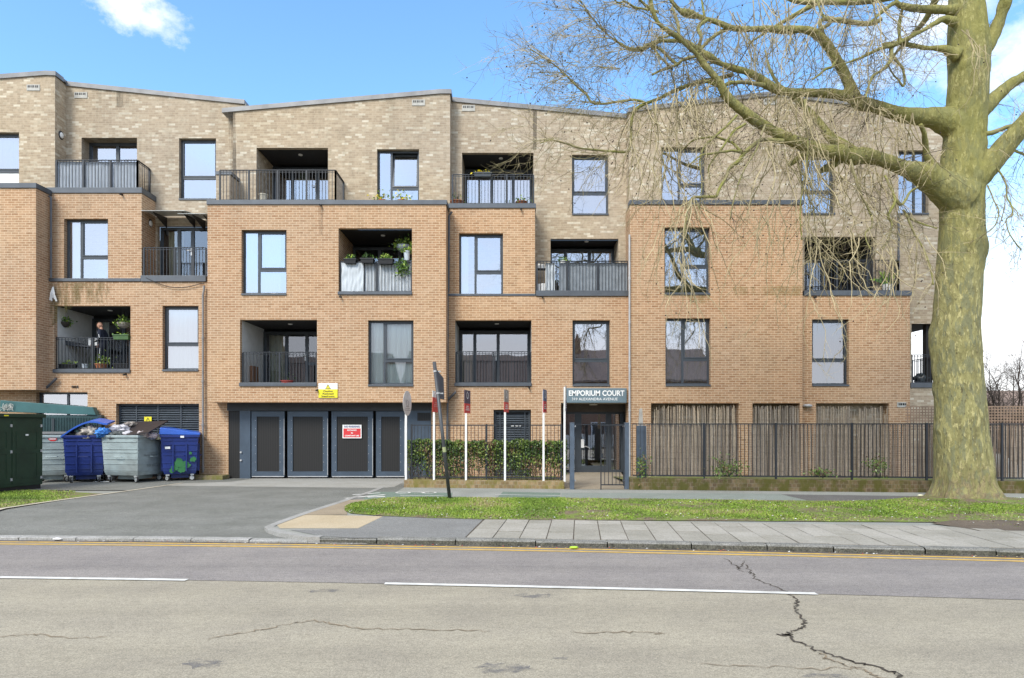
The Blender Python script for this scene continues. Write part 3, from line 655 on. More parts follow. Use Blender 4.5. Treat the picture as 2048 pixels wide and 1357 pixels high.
struct('ground', (lambda m: (m.face([(-400,-300,-.16),(400,-300,-.16),(400,600,-.16),(-400,600,-.16)]), m)[1])(MB()), M('earth', (.10,.10,.06), .95, scale=.3))
m = MB(); xs = [-60]+[x for x in XS if -60 < x < 60]+[60]
for a, b in zip(xs, xs[1:]): m.face([(a,-6,-.09),(b,-6,-.09),(b,K(b)+.02,-.09),(a,K(a)+.02,-.09)])
struct('road', m, TAN)
struct('near_lane', band(2.42, -.02, -.0855), PURP)
struct('gutter', band(.12, -.02, -.083), asphalt('gutter_grit', (.13,.112,.10), .2, .2, .6))
YEL = M('yellow_line_paint', (.56,.36,.075), .7, var=.2, scale=9, tint=(.42,.30,.12)); WHT = M('white_line_paint', (.66,.66,.62), .7, var=.12, scale=9, tint=(.48,.47,.43))
struct('yellow_line', band(.19, .11, -.0815), YEL); struct('yellow_line', band(.37, .29, -.0815), YEL)
struct('centre_line', band(2.47, 2.38, -.0805, xa=-14, xb=XX(372,7.52)), WHT); struct('centre_line', band(2.47, 2.38, -.0805, xa=XX(768,7.33), xb=XX(1628,6.98)), WHT)
# footway base right and left of the driveway
DRV = [G(*p) for p in ((752,978),(740,983),(680,1003),(610,1025),(578,1036),(556,1044),(540,1050),(529,1055),(534,1060),(553,1066),(585,1072),(613,1075.5))]+[Vector((-2.93,10.18-.0683*5.04-.0033*5.04*-4.33+.0,0))]
DRV[0] = Vector((-3.68, 18.1, 0))
m = MB()
kx = [x for x in XS if x > -2.6]
poly = [tuple(v) for v in DRV]+[(x, K(x)+.02, 0) for x in kx]+[(60,40,0),(-3.6,40,0)]
m.face(poly)
def tri(me):
    bm = bmesh.new(); bm.from_mesh(me); bmesh.ops.triangulate(bm, faces=bm.faces); bmesh.ops.recalc_face_normals(bm, faces=bm.faces); bm.to_mesh(me); bm.free(); return me
def sheet(name, pts, mat, kind='structure'):
    m = MB(); m.face([tuple(p) for p in pts]); me = tri(m.mesh(name, mat)); o = bpy.data.objects.new(name, me); COL.objects.link(o); return tag(o, kind=kind)
sheet('footway', poly, PATHM)
m = MB(); nx, ny = 8, 24; XL = lambda y: -10.7+.1*(y-10)*.95 if y < 19.4 else -40.
def dz(y): return -.055*max(0, min(1, (14.8-y)/4.2))+.002
for j in range(ny):
    ya, yb = 10.0+(j/ny)**1.5*9.3, 10.0+((j+1)/ny)**1.5*9.3
    for i in range(nx):
        def P(i, y):
            xl = -10.75+.085*(y-10.3) if y > 10.3 else -10.8
            y2 = max(y, K(xl+(-3.0-xl)*i/nx)+.03) if y < 10.5 else y
            return (xl+(-3.0-xl)*i/nx, y2, dz(y2))
        m.face([P(i,ya),P(i+1,ya),P(i+1,yb),P(i,yb)])
struct('driveway', m, GREYT)
sheet('forecourt', [(-16,19.2,.003),(-3.55,17.9,.003),(-3.3,18.2,.003),(-3.3,21.6,.003),(-16,21.6,.003)], CONC)
sheet('bin_standing', [(-16,17.2,.006),(-10.15,17.2,.006),(-9.95,19.3,.006),(-8.6,19.9,.006),(-8.4,21.0,.006),(-16,21.0,.006)], GREYT)
sheet('left_footway', [(-60,K(-60)+.02,-.03),(-28,K(-28)+.02,-.03),(-11.2,K(-11.2)+.02,-.03),(-10.78,10.6,-.03),(-10.2,17.4,-.012),(-12,22,-.012),(-60,22,-.012)], PATHM)
# kerbs
GRAN = asphalt('granite_kerb', (.225,.222,.205), .25, .14, .5, (.7,.7,.66), 60.)
m = MB(); rnd = random.Random(3); x = -2.95
while x < 14:
    L = rnd.choice((.9,1.05,1.2)); n = 3; dj = rnd.uniform(-.006,.006); hj = rnd.uniform(-.006,.006)
    for k in range(n):
        a, b = x+.008+(L-.016)*k/n, x+.008+(L-.016)*(k+1)/n
        pr = [(0,-.1),(.0,-.022),(.012,-.006),(.03,.006),(.145,.008)]
        for kf, ((o0,z0),(o1,z1)) in enumerate(zip(pr, pr[1:])):
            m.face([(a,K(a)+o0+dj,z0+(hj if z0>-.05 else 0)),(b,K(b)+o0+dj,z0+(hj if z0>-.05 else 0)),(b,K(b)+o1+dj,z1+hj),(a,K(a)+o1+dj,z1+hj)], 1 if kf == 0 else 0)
    x += L
x=-2.942; m.face([(x,K(x),-.1),(x,K(x)+.145,-.1),(x,K(x)+.145,.008),(x,K(x)+.03,.006),(x,K(x)+.012,-.006),(x,K(x),-.022)])
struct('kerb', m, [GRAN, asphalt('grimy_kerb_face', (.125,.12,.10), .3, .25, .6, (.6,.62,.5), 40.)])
m = MB(); x = -16.
while x < -3.0:   # dropped kerb across the driveway mouth
    L = .92; h = -.040-.03*max(0,min(1,(x+5.0)/2.2))
    a, b = x+.006, x+L-.006
    for (o0,z0,o1,z1) in ((-.0,-.1,0,h-.008),(0,h-.008,.02,h+.002),(.02,h+.002,.16,h+.008)):
        m.face([(a,K(a)+o0,z0),(b,K(b)+o0,z0),(b,K(b)+o1,z1),(a,K(a)+o1,z1)])
    x += L
struct('dropped_kerb', m, asphalt('pale_granite', (.36,.355,.335), .2, .14, .35, (.75,.75,.72), 50.))
def path_strip(pts, w, z, zd=None, mats=None, close_side=True):
    """flat kerb following a polyline, offset to the right of travel"""
    m = MB(); n = len(pts); off = []
    for i, p in enumerate(pts):
        d = (pts[min(i+1,n-1)]-pts[max(i-1,0)]); d.z = 0; d.normalize(); off.append(Vector((-d.y, d.x, 0)))
    for i in range(n-1):
        a, b = pts[i], pts[i+1]; a2, b2 = a+off[i]*w, b+off[i+1]*w
        m.face([(a.x,a.y,z),(b.x,b.y,z),(b2.x,b2.y,z),(a2.x,a2.y,z)])
        m.face([(a.x,a.y,-.09),(b.x,b.y,-.09),(b.x,b.y,z),(a.x,a.y,z)])
    return m
crv = []
for i in range(len(DRV)-1):
    for k in range(4): crv.append(DRV[i].lerp(DRV[i+1], k/4))
crv.append(DRV[-1])
struct('driveway_kerb', path_strip(crv, .15, .010), asphalt('concrete_kerb', (.34,.335,.315), .12, .1, .25, (.8,.8,.78), 50.))
ledge = [G(-60,1034), G(0,1018), G(110,1002), G(235,985), G(362,967)]
struct('edging', path_strip(ledge[::-1], .12, .012), asphalt('edging_concrete', (.52,.475,.37), .1, .1, .3))
# pale band, patches and slabs of the right hand footway
def on(X, t): return (X-.10*0, K(X)+t)
sheet('tactile_patch', [G(598,1029,.004),G(766,1033,.004),G(716,1057,.004),G(560,1057,.004),G(552,1049,.004)], asphalt('buff_paving', (.47,.39,.265), .08, .05, .2, (.9,.88,.84), 50.))
sheet('asphalt_patch', [G(770,1033,.006),G(966,1039,.006),G(928,1077,.006),G(700,1076,.006),G(640,1072,.006),G(580,1060,.006),G(716,1058,.006)], asphalt('patch_asphalt', (.215,.215,.205), .1, .06, .4, None, 70.))
SLAB = asphalt('paving_slab', (.385,.365,.32), .1, .12, .2, (.80,.80,.77), 45., True)
m = MB(); rnd = random.Random(5); x = -.70; col = 0
while x < 12:
    w = .405; t = .155; rows = ([.62,.9,.62] if col % 2 else [.9,.62,.62]); 
    for L in rows:
        t1 = min(t+L, 2.13); g = .008; hz = .010+rnd.uniform(-.004,.004); tl = rnd.uniform(-.003,.003)
        if t1-t < .1: break
        sk = lambda X, t: (X+.105*(t-.15), K(X)+t)
        p = [sk(x+g,t+g),sk(x+w-g,t+g),sk(x+w-g,t1-g),sk(x+g,t1-g)]
        zz = [hz, hz+tl, hz, hz-tl]
        m.face([(*q,z) for q, z in zip(p,zz)])
        for i in range(4): m.face([(*p[i],-.01),(*p[(i+1)%4],-.01),(*p[(i+1)%4],zz[(i+1)%4]),(*p[i],zz[i])])
        t = t1
    x += w; col += 1
struct('paving_slabs', m, SLAB)
sheet('joint_sand', [(-.75,K(-.75)+.14,.0015),(3,K(3)+.14,.0015),(7,K(7)+.14,.0015),(12,K(12)+.14,.0015),(12,K(12)+2.1,.0015),(7,K(7)+2.1,.0015),(3,K(3)+2.1,.0015),(-.55,K(-.75)+2.1,.0015)], M('joint_dirt', (.09,.075,.055), .95))
# cycle track
GRN = asphalt('faded_green_track', (.165,.215,.175), .12, .1, .35, (.85,.85,.82), 60.)
for i, (x0, x1) in enumerate(((748,905),(986,1121))): sheet('cycle_track', [G(x0+(20 if i else 0),984,.004),G(x1,986,.004),G(x1-4,1003,.004),G(x0-(0 if i else 30),1003,.004)], GRN)
sheet('cycle_track', [G(1124,986,.004),G(1560,988,.004),G(1625,1003,.004),G(1120,1003,.004)], asphalt('pale_green_track', (.24,.265,.235), .1, .08, .3, (.85,.86,.84), 60.))
sheet('tarmac_strip', [G(1562,989,.005),G(1860,993,.005),G(1860,1004,.005),G(1627,1004,.005)], DKT)
def line(x0, y0, x1, y1, w=.06, z=.0075): 
    a, b = G(x0,y0,z), G(x1,y1,z); d = (b-a).normalized(); n = Vector((-d.y,d.x,0))*w/2
    sheet('track_marking', [a-n,b-n,b+n,a+n], WHT)
line(800,991,887,992); line(990,989.5,1120,991.5); line(705,990,760,986,.10); line(690,997,770,989.5,.13); line(735,994.5,770,993.2,.16)
for a in ((822,984.6,845,983.8),(828,986.6,858,985.0),(800,986.5,812,985.6),(845,986.6,858,984.4)): line(*a, .045)
for cx_, in ((806,),(858,)):   # wheels of the painted cycle
    c = G(cx_,985.6,.0078); m = MB(); n = 20
    for k in range(n):
        a0, a1 = 2*PI*k/n, 2*PI*(k+1)/n
        m.face([(c.x+.2*math.cos(a0),c.y+.2*math.sin(a0),.0078),(c.x+.2*math.cos(a1),c.y+.2*math.sin(a1),.0078),(c.x+.14*math.cos(a1),c.y+.14*math.sin(a1),.0078),(c.x+.14*math.cos(a0),c.y+.14*math.sin(a0),.0078)])
    struct('track_marking', m, WHT)
# road cracks
def crack(pts, w, z=-.0835, seed=0, name='road_crack', mat=None, sub=7, jit=.03):
    rnd = random.Random(seed); P = []
    for a, b in zip(pts, pts[1:]):
        for k in range(sub):
            q = G(*a,z).lerp(G(*b,z), k/sub); P.append(Vector((q.x+rnd.uniform(-jit,jit), q.y+rnd.uniform(-jit,jit), z)))
    P.append(G(*pts[-1],z)); m = MB(); pv = None
    for i, p in enumerate(P):
        d = P[min(i+1,len(P)-1)]-P[max(i-1,0)]; n = Vector((-d.y,d.x,0)).normalized()*w*rnd.uniform(.35,1.3)/2*(.3 if i in (0,len(P)-1) else 1)
        if pv: m.face([pv[0], p-n, p+n, pv[1]])
        pv = (p-n, p+n)
    struct(name, m, mat)
CRK = M('crack_dirt', (.06,.048,.035), .95); CRK2 = M('rusty_crack', (.24,.185,.12), .95)
main = [(1452,1118),(1476,1136),(1478,1140),(1503,1147),(1510,1157),(1527,1165),(1560,1178),(1580,1188),(1597,1201),(1592,1212),(1595,1222),(1608,1238),(1612,1246),(1603,1255),(1580,1265),(1574,1270),(1600,1286),(1640,1302),(1682,1316),(1730,1328),(1780,1340),(1798,1352),(1800,1364)]
crack(main, .022, seed=1, mat=CRK); crack([(1489,1121),(1482,1131),(1477,1139)], .018, seed=2, mat=CRK); crack([(1640,1303),(1652,1318),(1690,1330),(1740,1345),(1765,1358)], .016, seed=4, mat=CRK2)
crack([(1575,1271),(1572,1269),(1560,1270)], .025, seed=5, mat=CRK)
crack([(410,1280),(470,1268),(530,1258),(590,1246),(625,1240),(660,1246),(700,1256),(800,1258),(900,1260),(980,1262)], .014, seed=6, mat=CRK2); crack([(0,1272),(60,1269),(85,1268),(150,1277),(215,1273)], .012, seed=7, mat=CRK2)
crack([(1150,1266),(1230,1264),(1300,1265),(1330,1268)], .015, seed=8, mat=CRK2); crack([(1400,1328),(1520,1332),(1640,1338),(1730,1334)], .012, seed=9, mat=CRK2); crack([(1490,1128),(1498,1142),(1507,1150)], .02, seed=10, mat=CRK)
OIL, nt, b = newmat('oil_stain'); b.inputs['Base Color'].default_value = (.16,.158,.165,1); b.inputs['Roughness'].default_value = .8; nt.links.new(mth(nt,'MULTIPLY',ramp(nt,[(.42,(0,0,0)),(.62,(1,1,1))],noi(nt,1.,nd(nt,'ShaderNodeNewGeometry').outputs['Position'],6,.7,st=(7,14,1))).outputs[0],.55),b.inputs['Alpha'])
for k, (x, y, a, b) in enumerate(((650,1182,.16,.05),(1070,1192,.18,.07),(405,1327,.14,.06),(1012,1336,.18,.08),(1655,1352,.14,.03),(1120,1317,.05,.02))):
    c = G(x,y,-.0875); a *= 1.3; b_ = b*1.6; rnd = random.Random(k); m = MB(); n = 22
    m.face([(c.x+a*math.cos(2*PI*i/n)*rnd.uniform(.6,1.15), c.y+b_*math.sin(2*PI*i/n)*rnd.uniform(.5,1.2), -.0875) for i in range(n)]); struct('road_stain', m, OIL)
# ---------------------------------------------------------------- verge and grass
TREEX, TREEY = XX(1932,14.75), 14.75
def vz(x, y): return .012+.13*math.exp(-((x-TREEX)**2+(y-TREEY)**2)/2.2)+.015*noise.noise(Vector((x*1.3,y*1.3,0)))
front = [(688,1022),(700,1028),(760,1033),(850,1037),(1000,1041),(1200,1042),(1400,1043),(1700,1045),(1850,1046),(1900,1047),(2060,1060),(2150,1064)]
back = [(688,1018),(700,1009),(740,1001),(790,996),(900,996),(1000,997),(1200,998),(1400,1000),(1640,1003),(1760,1003),(1850,1001),(2060,1006),(2150,1008)]
def interp(l, px):
    for a, b in zip(l, l[1:]):
        if a[0] <= px <= b[0]: return a[1]+(b[1]-a[1])*(px-a[0])/(b[0]-a[0])
    return l[-1][1] if px > l[-1][0] else l[0][1]
m = MB(); NX, NT = 120, 14; P0 = 690; grid = {}
for i in range(NX+1):
    px = P0+(2150-P0)*i/NX
    yb, yf = interp(back, px), interp(front, px)
    A, B = G(px, yf), G(px, yb)
    for j in range(NT+1):
        p = A.lerp(B, j/NT); grid[i,j] = m.vert((p.x, p.y, max(.013, vz(p.x,p.y))))
for i in range(NX):
    for j in range(NT): m.f.append((grid[i,j],grid[i+1,j],grid[i+1,j+1],grid[i,j+1])); m.m.append(0)
SOIL, nt, b = newmat('verge_soil'); pos = nd(nt,'ShaderNodeNewGeometry').outputs['Position']
r = ramp(nt, [(.3,(.10,.075,.045)),(.5,(.16,.12,.075)),(.7,(.23,.175,.11))], noi(nt, 9, pos, 6, .7)); 
c = mixc(nt, r.outputs[0], (.15,.20,.03), ramp(nt, [(.42,(0,0,0)),(.58,(1,1,1))], noi(nt, 2.2, pos, 5)).outputs[0]); nt.links.new(c, b.inputs['Base Color']); b.inputs['Roughness'].default_value = .95
bump(nt, b, noi(nt, 40, pos, 4), .6, .02); struct('grass_verge', m, SOIL, smooth=True)
def grass(name, n, sampler, dens, seed, hmin=.010, hmax=.036):
    rnd = random.Random(seed); v, f, mi = [], [], []
    for _ in range(n):
        x, y, z = sampler(rnd); d = dens(x, y)
        if rnd.random() > d: continue
        h = rnd.uniform(hmin,hmax)*(.6+.6*d); a = rnd.uniform(0,2*PI); w = rnd.uniform(.006,.013); lx, ly = rnd.uniform(-.035,.035), rnd.uniform(-.035,.035)
        k = len(v); ca, sa = math.cos(a)*w, math.sin(a)*w
        v += [(x-ca,y-sa,z-.003),(x+ca,y+sa,z-.003),(x+lx,y+ly,z+h)]; f.append((k,k+1,k+2))
        q = noise.noise(Vector((x*.9,y*.9,5)))+rnd.uniform(-.5,.5); mi.append(0 if q < -.15 else 1 if q < .32 else 2 if q < .52 else 3)
    me = bpy.data.meshes.new(name); me.from_pydata(v, [], f)
    for mt in GRASSM: me.materials.append(mt)
    me.polygons.foreach_set('material_index', mi); o = bpy.data.objects.new(name, me); COL.objects.link(o); return o
GRASSM = [M('grass_deep',(.11,.185,.018),.7), M('grass_mid',(.205,.31,.03),.7), M('grass_light',(.32,.41,.06),.7), M('grass_dry',(.34,.28,.14),.8)]
def vs(rnd):
    px = rnd.uniform(690,2140); A, B = G(px,interp(front,px)), G(px,interp(back,px)); p = A.lerp(B, rnd.random()); return p.x, p.y, max(.013, vz(p.x,p.y))
def vd(x, y):
    px = x/y*F+CX
    q = .45+1.1*noise.noise(Vector((x*.55,y*.9,1)))+.7*noise.noise(Vector((x*2.1,y*2.1,2)))
    base = .92 if px < 1130 else .34 if px < 1700 else .44
    e = (853+F*1.7/y); ed = min((interp(front,px)-e)/9.+.5*noise.noise(Vector((x*3.1,2,y)))-.1, (e-interp(back,px))/3.+.3); 
    r = math.hypot(x-TREEX, y-TREEY)
    return max(0, min(1, base*.75+q*.55-.1))*max(0.05, min(1, ed+.15))*(0. if r < .8 else max(0,min(1,(r-.8)*1.6+.8*noise.noise(Vector((x*3,y*3,8))))))*(.25 if px > 1880 and e > 1030 else 1)
sheet('bare_earth', [G(604,1030,.008),G(694,1030,.008),G(694,1022,.008),G(705,1008,.008),G(745,999,.008),G(700,1000,.008),G(655,1012,.008)], asphalt('earth_path', (.33,.27,.19), .15, .1, .3))
tag(grass('grass', 170000, vs, vd, 11), 'short patchy green grass on the verge in front of the railings', 'grass', kind='stuff')
sheet('mud_patch', [G(1862,1047,.018),G(1900,1041,.03),G(2000,1040,.03),G(2140,1046,.03),G(2140,1062,.012),G(2060,1062,.012),G(1985,1061,.012),G(1960,1062,.012),G(1930,1056,.012)], asphalt('mud', (.15,.118,.085), .2, .15, .5))
# left verge beside the cabinet
lv = [G(-120,1036,.01),G(0,1017,.01),G(100,1003,.01),G(210,988,.01),G(140,984,.01),G(60,980,.01),G(-120,985,.01)]
sheet('left_verge', lv, SOIL)
def ls(rnd):
    px = rnd.uniform(-60,150); t = rnd.random(); y0 = 1015-(px*.13) ; y1 = 981; p = G(px, y0+(y1-y0)*t, .012); return p.x, p.y, .012
tag(grass('grass', 14000, ls, lambda x, y: max(0, min(1, 1.0-(x/y*F+CX-40)/120+.4*noise.noise(Vector((x*2,y*2,0)))))*(1 if (853+F*1.7/y) < 1000 else .35), 13), 'small tuft of grass at the foot of the dark green cabinet', 'grass', kind='stuff')
# leaf litter
m = MB(); rnd = random.Random(21)
for _ in range(1700):
    x, y, z = vs(rnd); s = rnd.uniform(.01,.03); a = rnd.random()*6; n = [(x+s*math.cos(a+k*PI/2)*rnd.uniform(.6,1),y+s*math.sin(a+k*PI/2)*rnd.uniform(.6,1),z+.012+rnd.uniform(0,.012)) for k in range(4)]; m.face(n, rnd.choice((0,0,0,1,1,2)))
for _ in range(160):
    X = rnd.uniform(-7,8); o = rnd.uniform(.0,.13); s = rnd.uniform(.006,.016); y = K(X)-o; m.face([(X-s,y-s,-.077),(X+s,y-s*.5,-.075),(X+s*.7,y+s,-.071),(X-s*.8,y+s*.6,-.074)], rnd.choice((0,0,1,2,3)))
tag(obj('leaf_litter', m, [M('dead_leaf',(.20,.13,.06),.9), M('pale_leaf',(.36,.29,.17),.9), M('paper_scrap',(.7,.7,.67),.9), M('red_scrap',(.45,.08,.06),.8)]), 'scattered dead leaves and scraps along the verge and gutter', 'litter', kind='stuff')
# ================================================================ LOW WALLS, RAILINGS, HEDGE
def FY(X): return 17.73-.1*X
ang = math.atan(-.1)
def along(mb, X0, X1, o0, o1, z0, z1, mi=0):
    mb.hexa([(X0,FY(X0)+o0,z0),(X1,FY(X1)+o0,z0),(X1,FY(X1)+o1,z0),(X0,FY(X0)+o1,z0),(X0,FY(X0)+o0,z1),(X1,FY(X1)+o0,z1),(X1,FY(X1)+o1,z1),(X0,FY(X0)+o1,z1)], mi)
m = MB(); along(m, -3.0, 1.42, 0, .22, -.05, .225); 
w = solo('low_wall', m, brick_mat('hedge_wall_brick', [(0.,(.20,.14,.075)),(.5,(.27,.19,.10)),(1.,(.33,.24,.14))], (.27,.23,.15), stain=(.07,.06,.03), stain_amt=.5, bw=.112, rh=.1, moss=((.15,.14,.025),.45,.62,.75)), 'low mossy brick wall under the clipped hedge', 'wall', bev=.012)
m = MB(); along(m, 3.15, 16, -.02, .22, -.05, .305); solo('low_wall', m, WALLB, 'low brick wall green with moss under the reed-backed railings', 'wall', bev=.015)
def fence(name, X0, X1, z0, z1, label, posts, bar=.1, hoop=False):
    m = MB(); y = lambda X: FY(X)+.11
    t = thing(name, label, 'railings', (X0, y(X0), 0))
    for z, w in ((z1-.01,.03),(z0+.07,.035)): m.beam((X0,y(X0),z), (X1,y(X1),z), .014, w)
    n = round((X1-X0)/bar)
    for i in range(n+1):
        x = X0+(X1-X0)*i/n; m.box(x-.0065, y(x)-.0065, z0+.07, x+.0065, y(x)+.0065, z1)
    obj('bars', m, RAIL, t)
    for p in posts:
        m = MB(); m.box(p-.024, y(p)-.02, z0-.03, p+.024, y(p)+.02, z1+.02); obj('post', m, RAIL, t)
    return t
fence('metal_railings', -2.82, 1.36, .22, 1.74, 'black bar railings rising out of the clipped hedge', (-2.8, -.7, 1.34))
fence('metal_railings', 3.25, 15.6, .31, 1.77, 'long black bar railings backed with reed screening', [XX(p,FY(p_)) for p, p_ in ((1410,5),(1555,6.9),(1708,8.8),(1858,10.6),(2010,12.4))])
# hedge
HED = [M('hedge_leaf_dark',(.045,.085,.016),.45), M('hedge_leaf',(.12,.185,.034),.45), M('hedge_leaf_light',(.22,.28,.06),.5), M('hedge_leaf_brown',(.16,.10,.05),.8)]
def leaves(mb, n, fn, rnd, smin=.02, smax=.045):
    for _ in range(n):
        p, mi = fn(rnd)
        if p is None: continue
        s = rnd.uniform(smin,smax); d = Vector((rnd.gauss(0,1),rnd.gauss(0,1)-.4,rnd.gauss(0,1)+.3)).normalized(); u = d.orthogonal().normalized(); u = (Matrix.Rotation(rnd.random()*6.28,3,d) @ u); v = d.cross(u)
        mb.face([p-u*s, p-v*s*.5, p+u*s, p+v*s*.5], mi)
hd = thing('hedge', 'clipped evergreen hedge inside the left railings', 'hedge', (-.7, FY(-.7)+.45, .2))
m = MB(); rnd = random.Random(4)
def hl(r):
    X = r.uniform(-2.95,1.5); z = .22+1.14*(r.random()**.75); dep = r.random(); 
    top = 1.30+.13*noise.noise(Vector((X*2.2,0,3)))+.07*noise.noise(Vector((X*7,1,3)))
    if z > top: z = top-abs(r.gauss(0,.03))
    if z < .85 and r.random() < .5*(1.1-z)/.5+.55*noise.noise(Vector((X*1.6,z*2,7))): return None, 0
    q = noise.noise(Vector((X*2.4,z*2.4,1)))+r.uniform(-.45,.45)
    return Vector((X, FY(X)+.02+.55*dep**.8+.06*noise.noise(Vector((X*3,z*3,4))), z)), (0 if q < -.15 else 1 if q < .25 else 2 if q < .5 else 3)
leaves(m, 24000, hl, rnd, .02, .046); obj('foliage', m, HED, hd)
m = MB()
for _ in range(260):
    X = rnd.uniform(-2.9,1.45); y = FY(X)+.3+rnd.uniform(-.12,.15); p = [Vector((X,y,.2))]
    for k in range(5): p.append(p[-1]+Vector((rnd.uniform(-.07,.07),rnd.uniform(-.05,.05),.19)))
    m.tube(p, [.008,.007,.006,.005,.004,.003], 4)
obj('stems', m, M('hedge_stem',(.12,.085,.05),.9), hd)
m = MB(); m.face([(-3,FY(-3)+.2,.16),(1.4,FY(1.4)+.2,.16),(1.4,20.9,.1),(-3,20.9,.1)]); struct('planting_bed', m, SOIL)
m = MB(); m.face([(3.2,FY(3.2)+.2,.2),(15,FY(15)+.2,.2),(15,20.75,.1),(3.2,20.75,.1)]); struct('planting_bed', m, SOIL)
m = MB(); m.face([(1.42,17.55,.006),(3.22,17.4,.006),(3.4,19,.03),(3.72,22.2,.13),(1.62,22.2,.13),(1.5,19,.03)]); struct('entrance_path', m, asphalt('path_concrete',(.33,.285,.215),.1,.08,.25,(.85,.84,.82),45.))
# reed screening
REED = [M('reed_tan',(.52,.42,.30),.9,var=.25,scale=20), M('reed_grey',(.33,.28,.225),.9,var=.25,scale=20), M('reed_dark',(.175,.14,.11),.9)]
def reeds(name, label, X0, X1, yfn, z0, z1, pitch, rnd, gap=lambda x: 1., cut=None, group='reed screens', rmix=(0,0,1,1,2), jag=.05):
    m = MB(); x = X0
    while x < X1:
        x += pitch*rnd.uniform(.6,1.4)
        if rnd.random() > gap(x): continue
        zt = z1-abs(rnd.gauss(0,jag)); zb = z0+rnd.uniform(0,.03); r = rnd.uniform(.006,.011); y = yfn(x)+rnd.uniform(-.012,.012); lx = rnd.uniform(-.03,.03)
        if cut: zt = min(zt, cut(x))
        if zt-zb < .1: continue
        m.tube([(x,y,zb),(x+lx*.4,y+rnd.uniform(-.01,.01),(zb+zt)/2),(x+lx,y,zt)], [r,r,r*.8], 4, rnd.choice(rmix))
    for k in range(4):
        z = z0+(z1-z0)*(k+.5)/4.4
        n = 10
        for i in range(n):
            a, b = X0+(X1-X0)*i/n, X0+(X1-X0)*(i+1)/n
            if gap((a+b)/2) > .3 and (cut is None or min(cut(a),cut(b)) > z): m.beam((a,yfn(a)-.014,z),(b,yfn(b)-.014,z),.004,.006,2)
    return tag(obj(name, m, REED), label, 'screen', group)
rnd = random.Random(31)
yE = lambda x: YE1+.06; yE2 = lambda x: YE2+.06
reeds('reed_screen', 'reed screen with slanting left edge across the first ground floor opening', XX(1306,YE1), XX(1476,YE1), yE, .08, 2.38, .0155, rnd, cut=lambda x: .9+(x-XX(1292,YE1))*4.2, rmix=(0,0,0,1,2), gap=lambda x: .84+.3*noise.noise(Vector((x*5,0,0))), jag=.09)
reeds('reed_screen', 'narrow reed screen across the middle ground floor opening', XX(1507,YE1), XX(1604,YE1), yE, .08, 2.37, .0155, rnd, rmix=(0,1,1,1,2), gap=lambda x: .9, jag=.07)
reeds('reed_screen', 'frayed reed screen with gaps under the right hand first floor window', XX(1630,YE2), XX(1776,YE2), yE2, .08, 2.37, .0155, rnd, rmix=(1,1,1,0,2), gap=lambda x: .35 if abs(x-XX(1712,YE2)) < .12 else .9, jag=.12)
yF = lambda x: FY(x)+.16
reeds('reed_screen', 'weathered grey reed matting tied behind the railings left of the tree', 3.62, XX(1480,FY(6)), yF, .36, 1.75, .019, rnd, rmix=(1,2,2,1), gap=lambda x: .92, jag=.02)
reeds('reed_screen', 'sparse brown reed matting tied behind the railings beside the tree trunk', XX(1500,FY(6.3)), XX(1880,FY(10.8)), yF, .36, 1.76, .024, rnd, rmix=(2,2,1,1), gap=lambda x: .85, jag=.02)
reeds('reed_screen', 'brown reed matting tied behind the railings right of the tree trunk', XX(1940,FY(11.6)), 15.5, yF, .36, 1.76, .019, rnd, rmix=(2,1,2,1), jag=.02)
# lattice above the right railings
m = MB(); ya = lambda x: FY(x)+.75
for i in range(72):
    x = 10.6+i*.075; m.box(x-.012, ya(x)-.01, .3, x+.012, ya(x)+.002, ZZ(815,ya(x))+.02)
for k in range(9):
    z = 1.62+k*.075; m.beam((10.55,ya(10.55)+.01,z),(16,ya(16)+.01,z),.012,.03)
solo('trellis', m, M('trellis_wood',(.26,.185,.13),.9,var=.25), 'brown wooden lattice trellis above the railings right of the trunk', 'trellis')
# blue grey board and scrap panel beside the reed screen
m = MB(); a, b = XX(1273,17.75), XX(1293,17.75); m.box(a, 17.72, .3, b, 17.76, 1.72); solo('blue_board', m, BLUEGREY, 'upright blue grey board at the left end of the reed-backed railings', 'board', bev=.006)
m = MB(); m.hexa([(XX(1276,18),17.95,1.6),(XX(1286,18),17.95,1.6),(XX(1286,18),17.99,1.6),(XX(1276,18),17.99,1.6),(XX(1278,18),17.95,ZZ(819,18)),(XX(1284,18),17.95,ZZ(817,18)),(XX(1284,18),17.99,ZZ(817,18)),(XX(1278,18),17.99,ZZ(819,18))])
solo('wood_offcut', m, M('grey_wood',(.36,.34,.30),.9), 'pale grey plank end standing above the blue board', 'plank')
# ground shrubs against the reeds
def shrub(name, label, px, py, w, h, n, seed, Y=None, mats=HED, cat='plant', light=False):
    rnd = random.Random(seed); Y = Y or FY(XX(px,17.2))+.0; c = W(px,py,Y); t = thing(name, label, cat, (c.x, c.y, c.z-h/2)); m = MB()
    def fn(r):
        d = Vector((r.gauss(0,.42)*w/1.4, r.gauss(0,.1), r.gauss(0,.42)*h/1.4)); q = r.random(); return c+d, (2 if light and q < .6 else 1 if q < .6 else 0 if q < .85 else 3)
    leaves(m, n, fn, rnd, .018, .045); obj('foliage', m, mats, t); m = MB()
    for k in range(5): m.tube([c+Vector((0,0,-h/2)), c+Vector((rnd.uniform(-w,w)*.2,0,0)), c+Vector((rnd.uniform(-w,w)*.4,0,h*.4))], [.006,.005,.003], 4)
    obj('stems', m, M('shrub_stem',(.10,.08,.05),.9), t)
    return t
shrub('shrub', 'low green shrub pushing through the railings near their left end', 1456, 938, .75, .45, 420, 1); shrub('shrub', 'small bush at the foot of the blue board', 1284, 932, .3, .6, 260, 2)
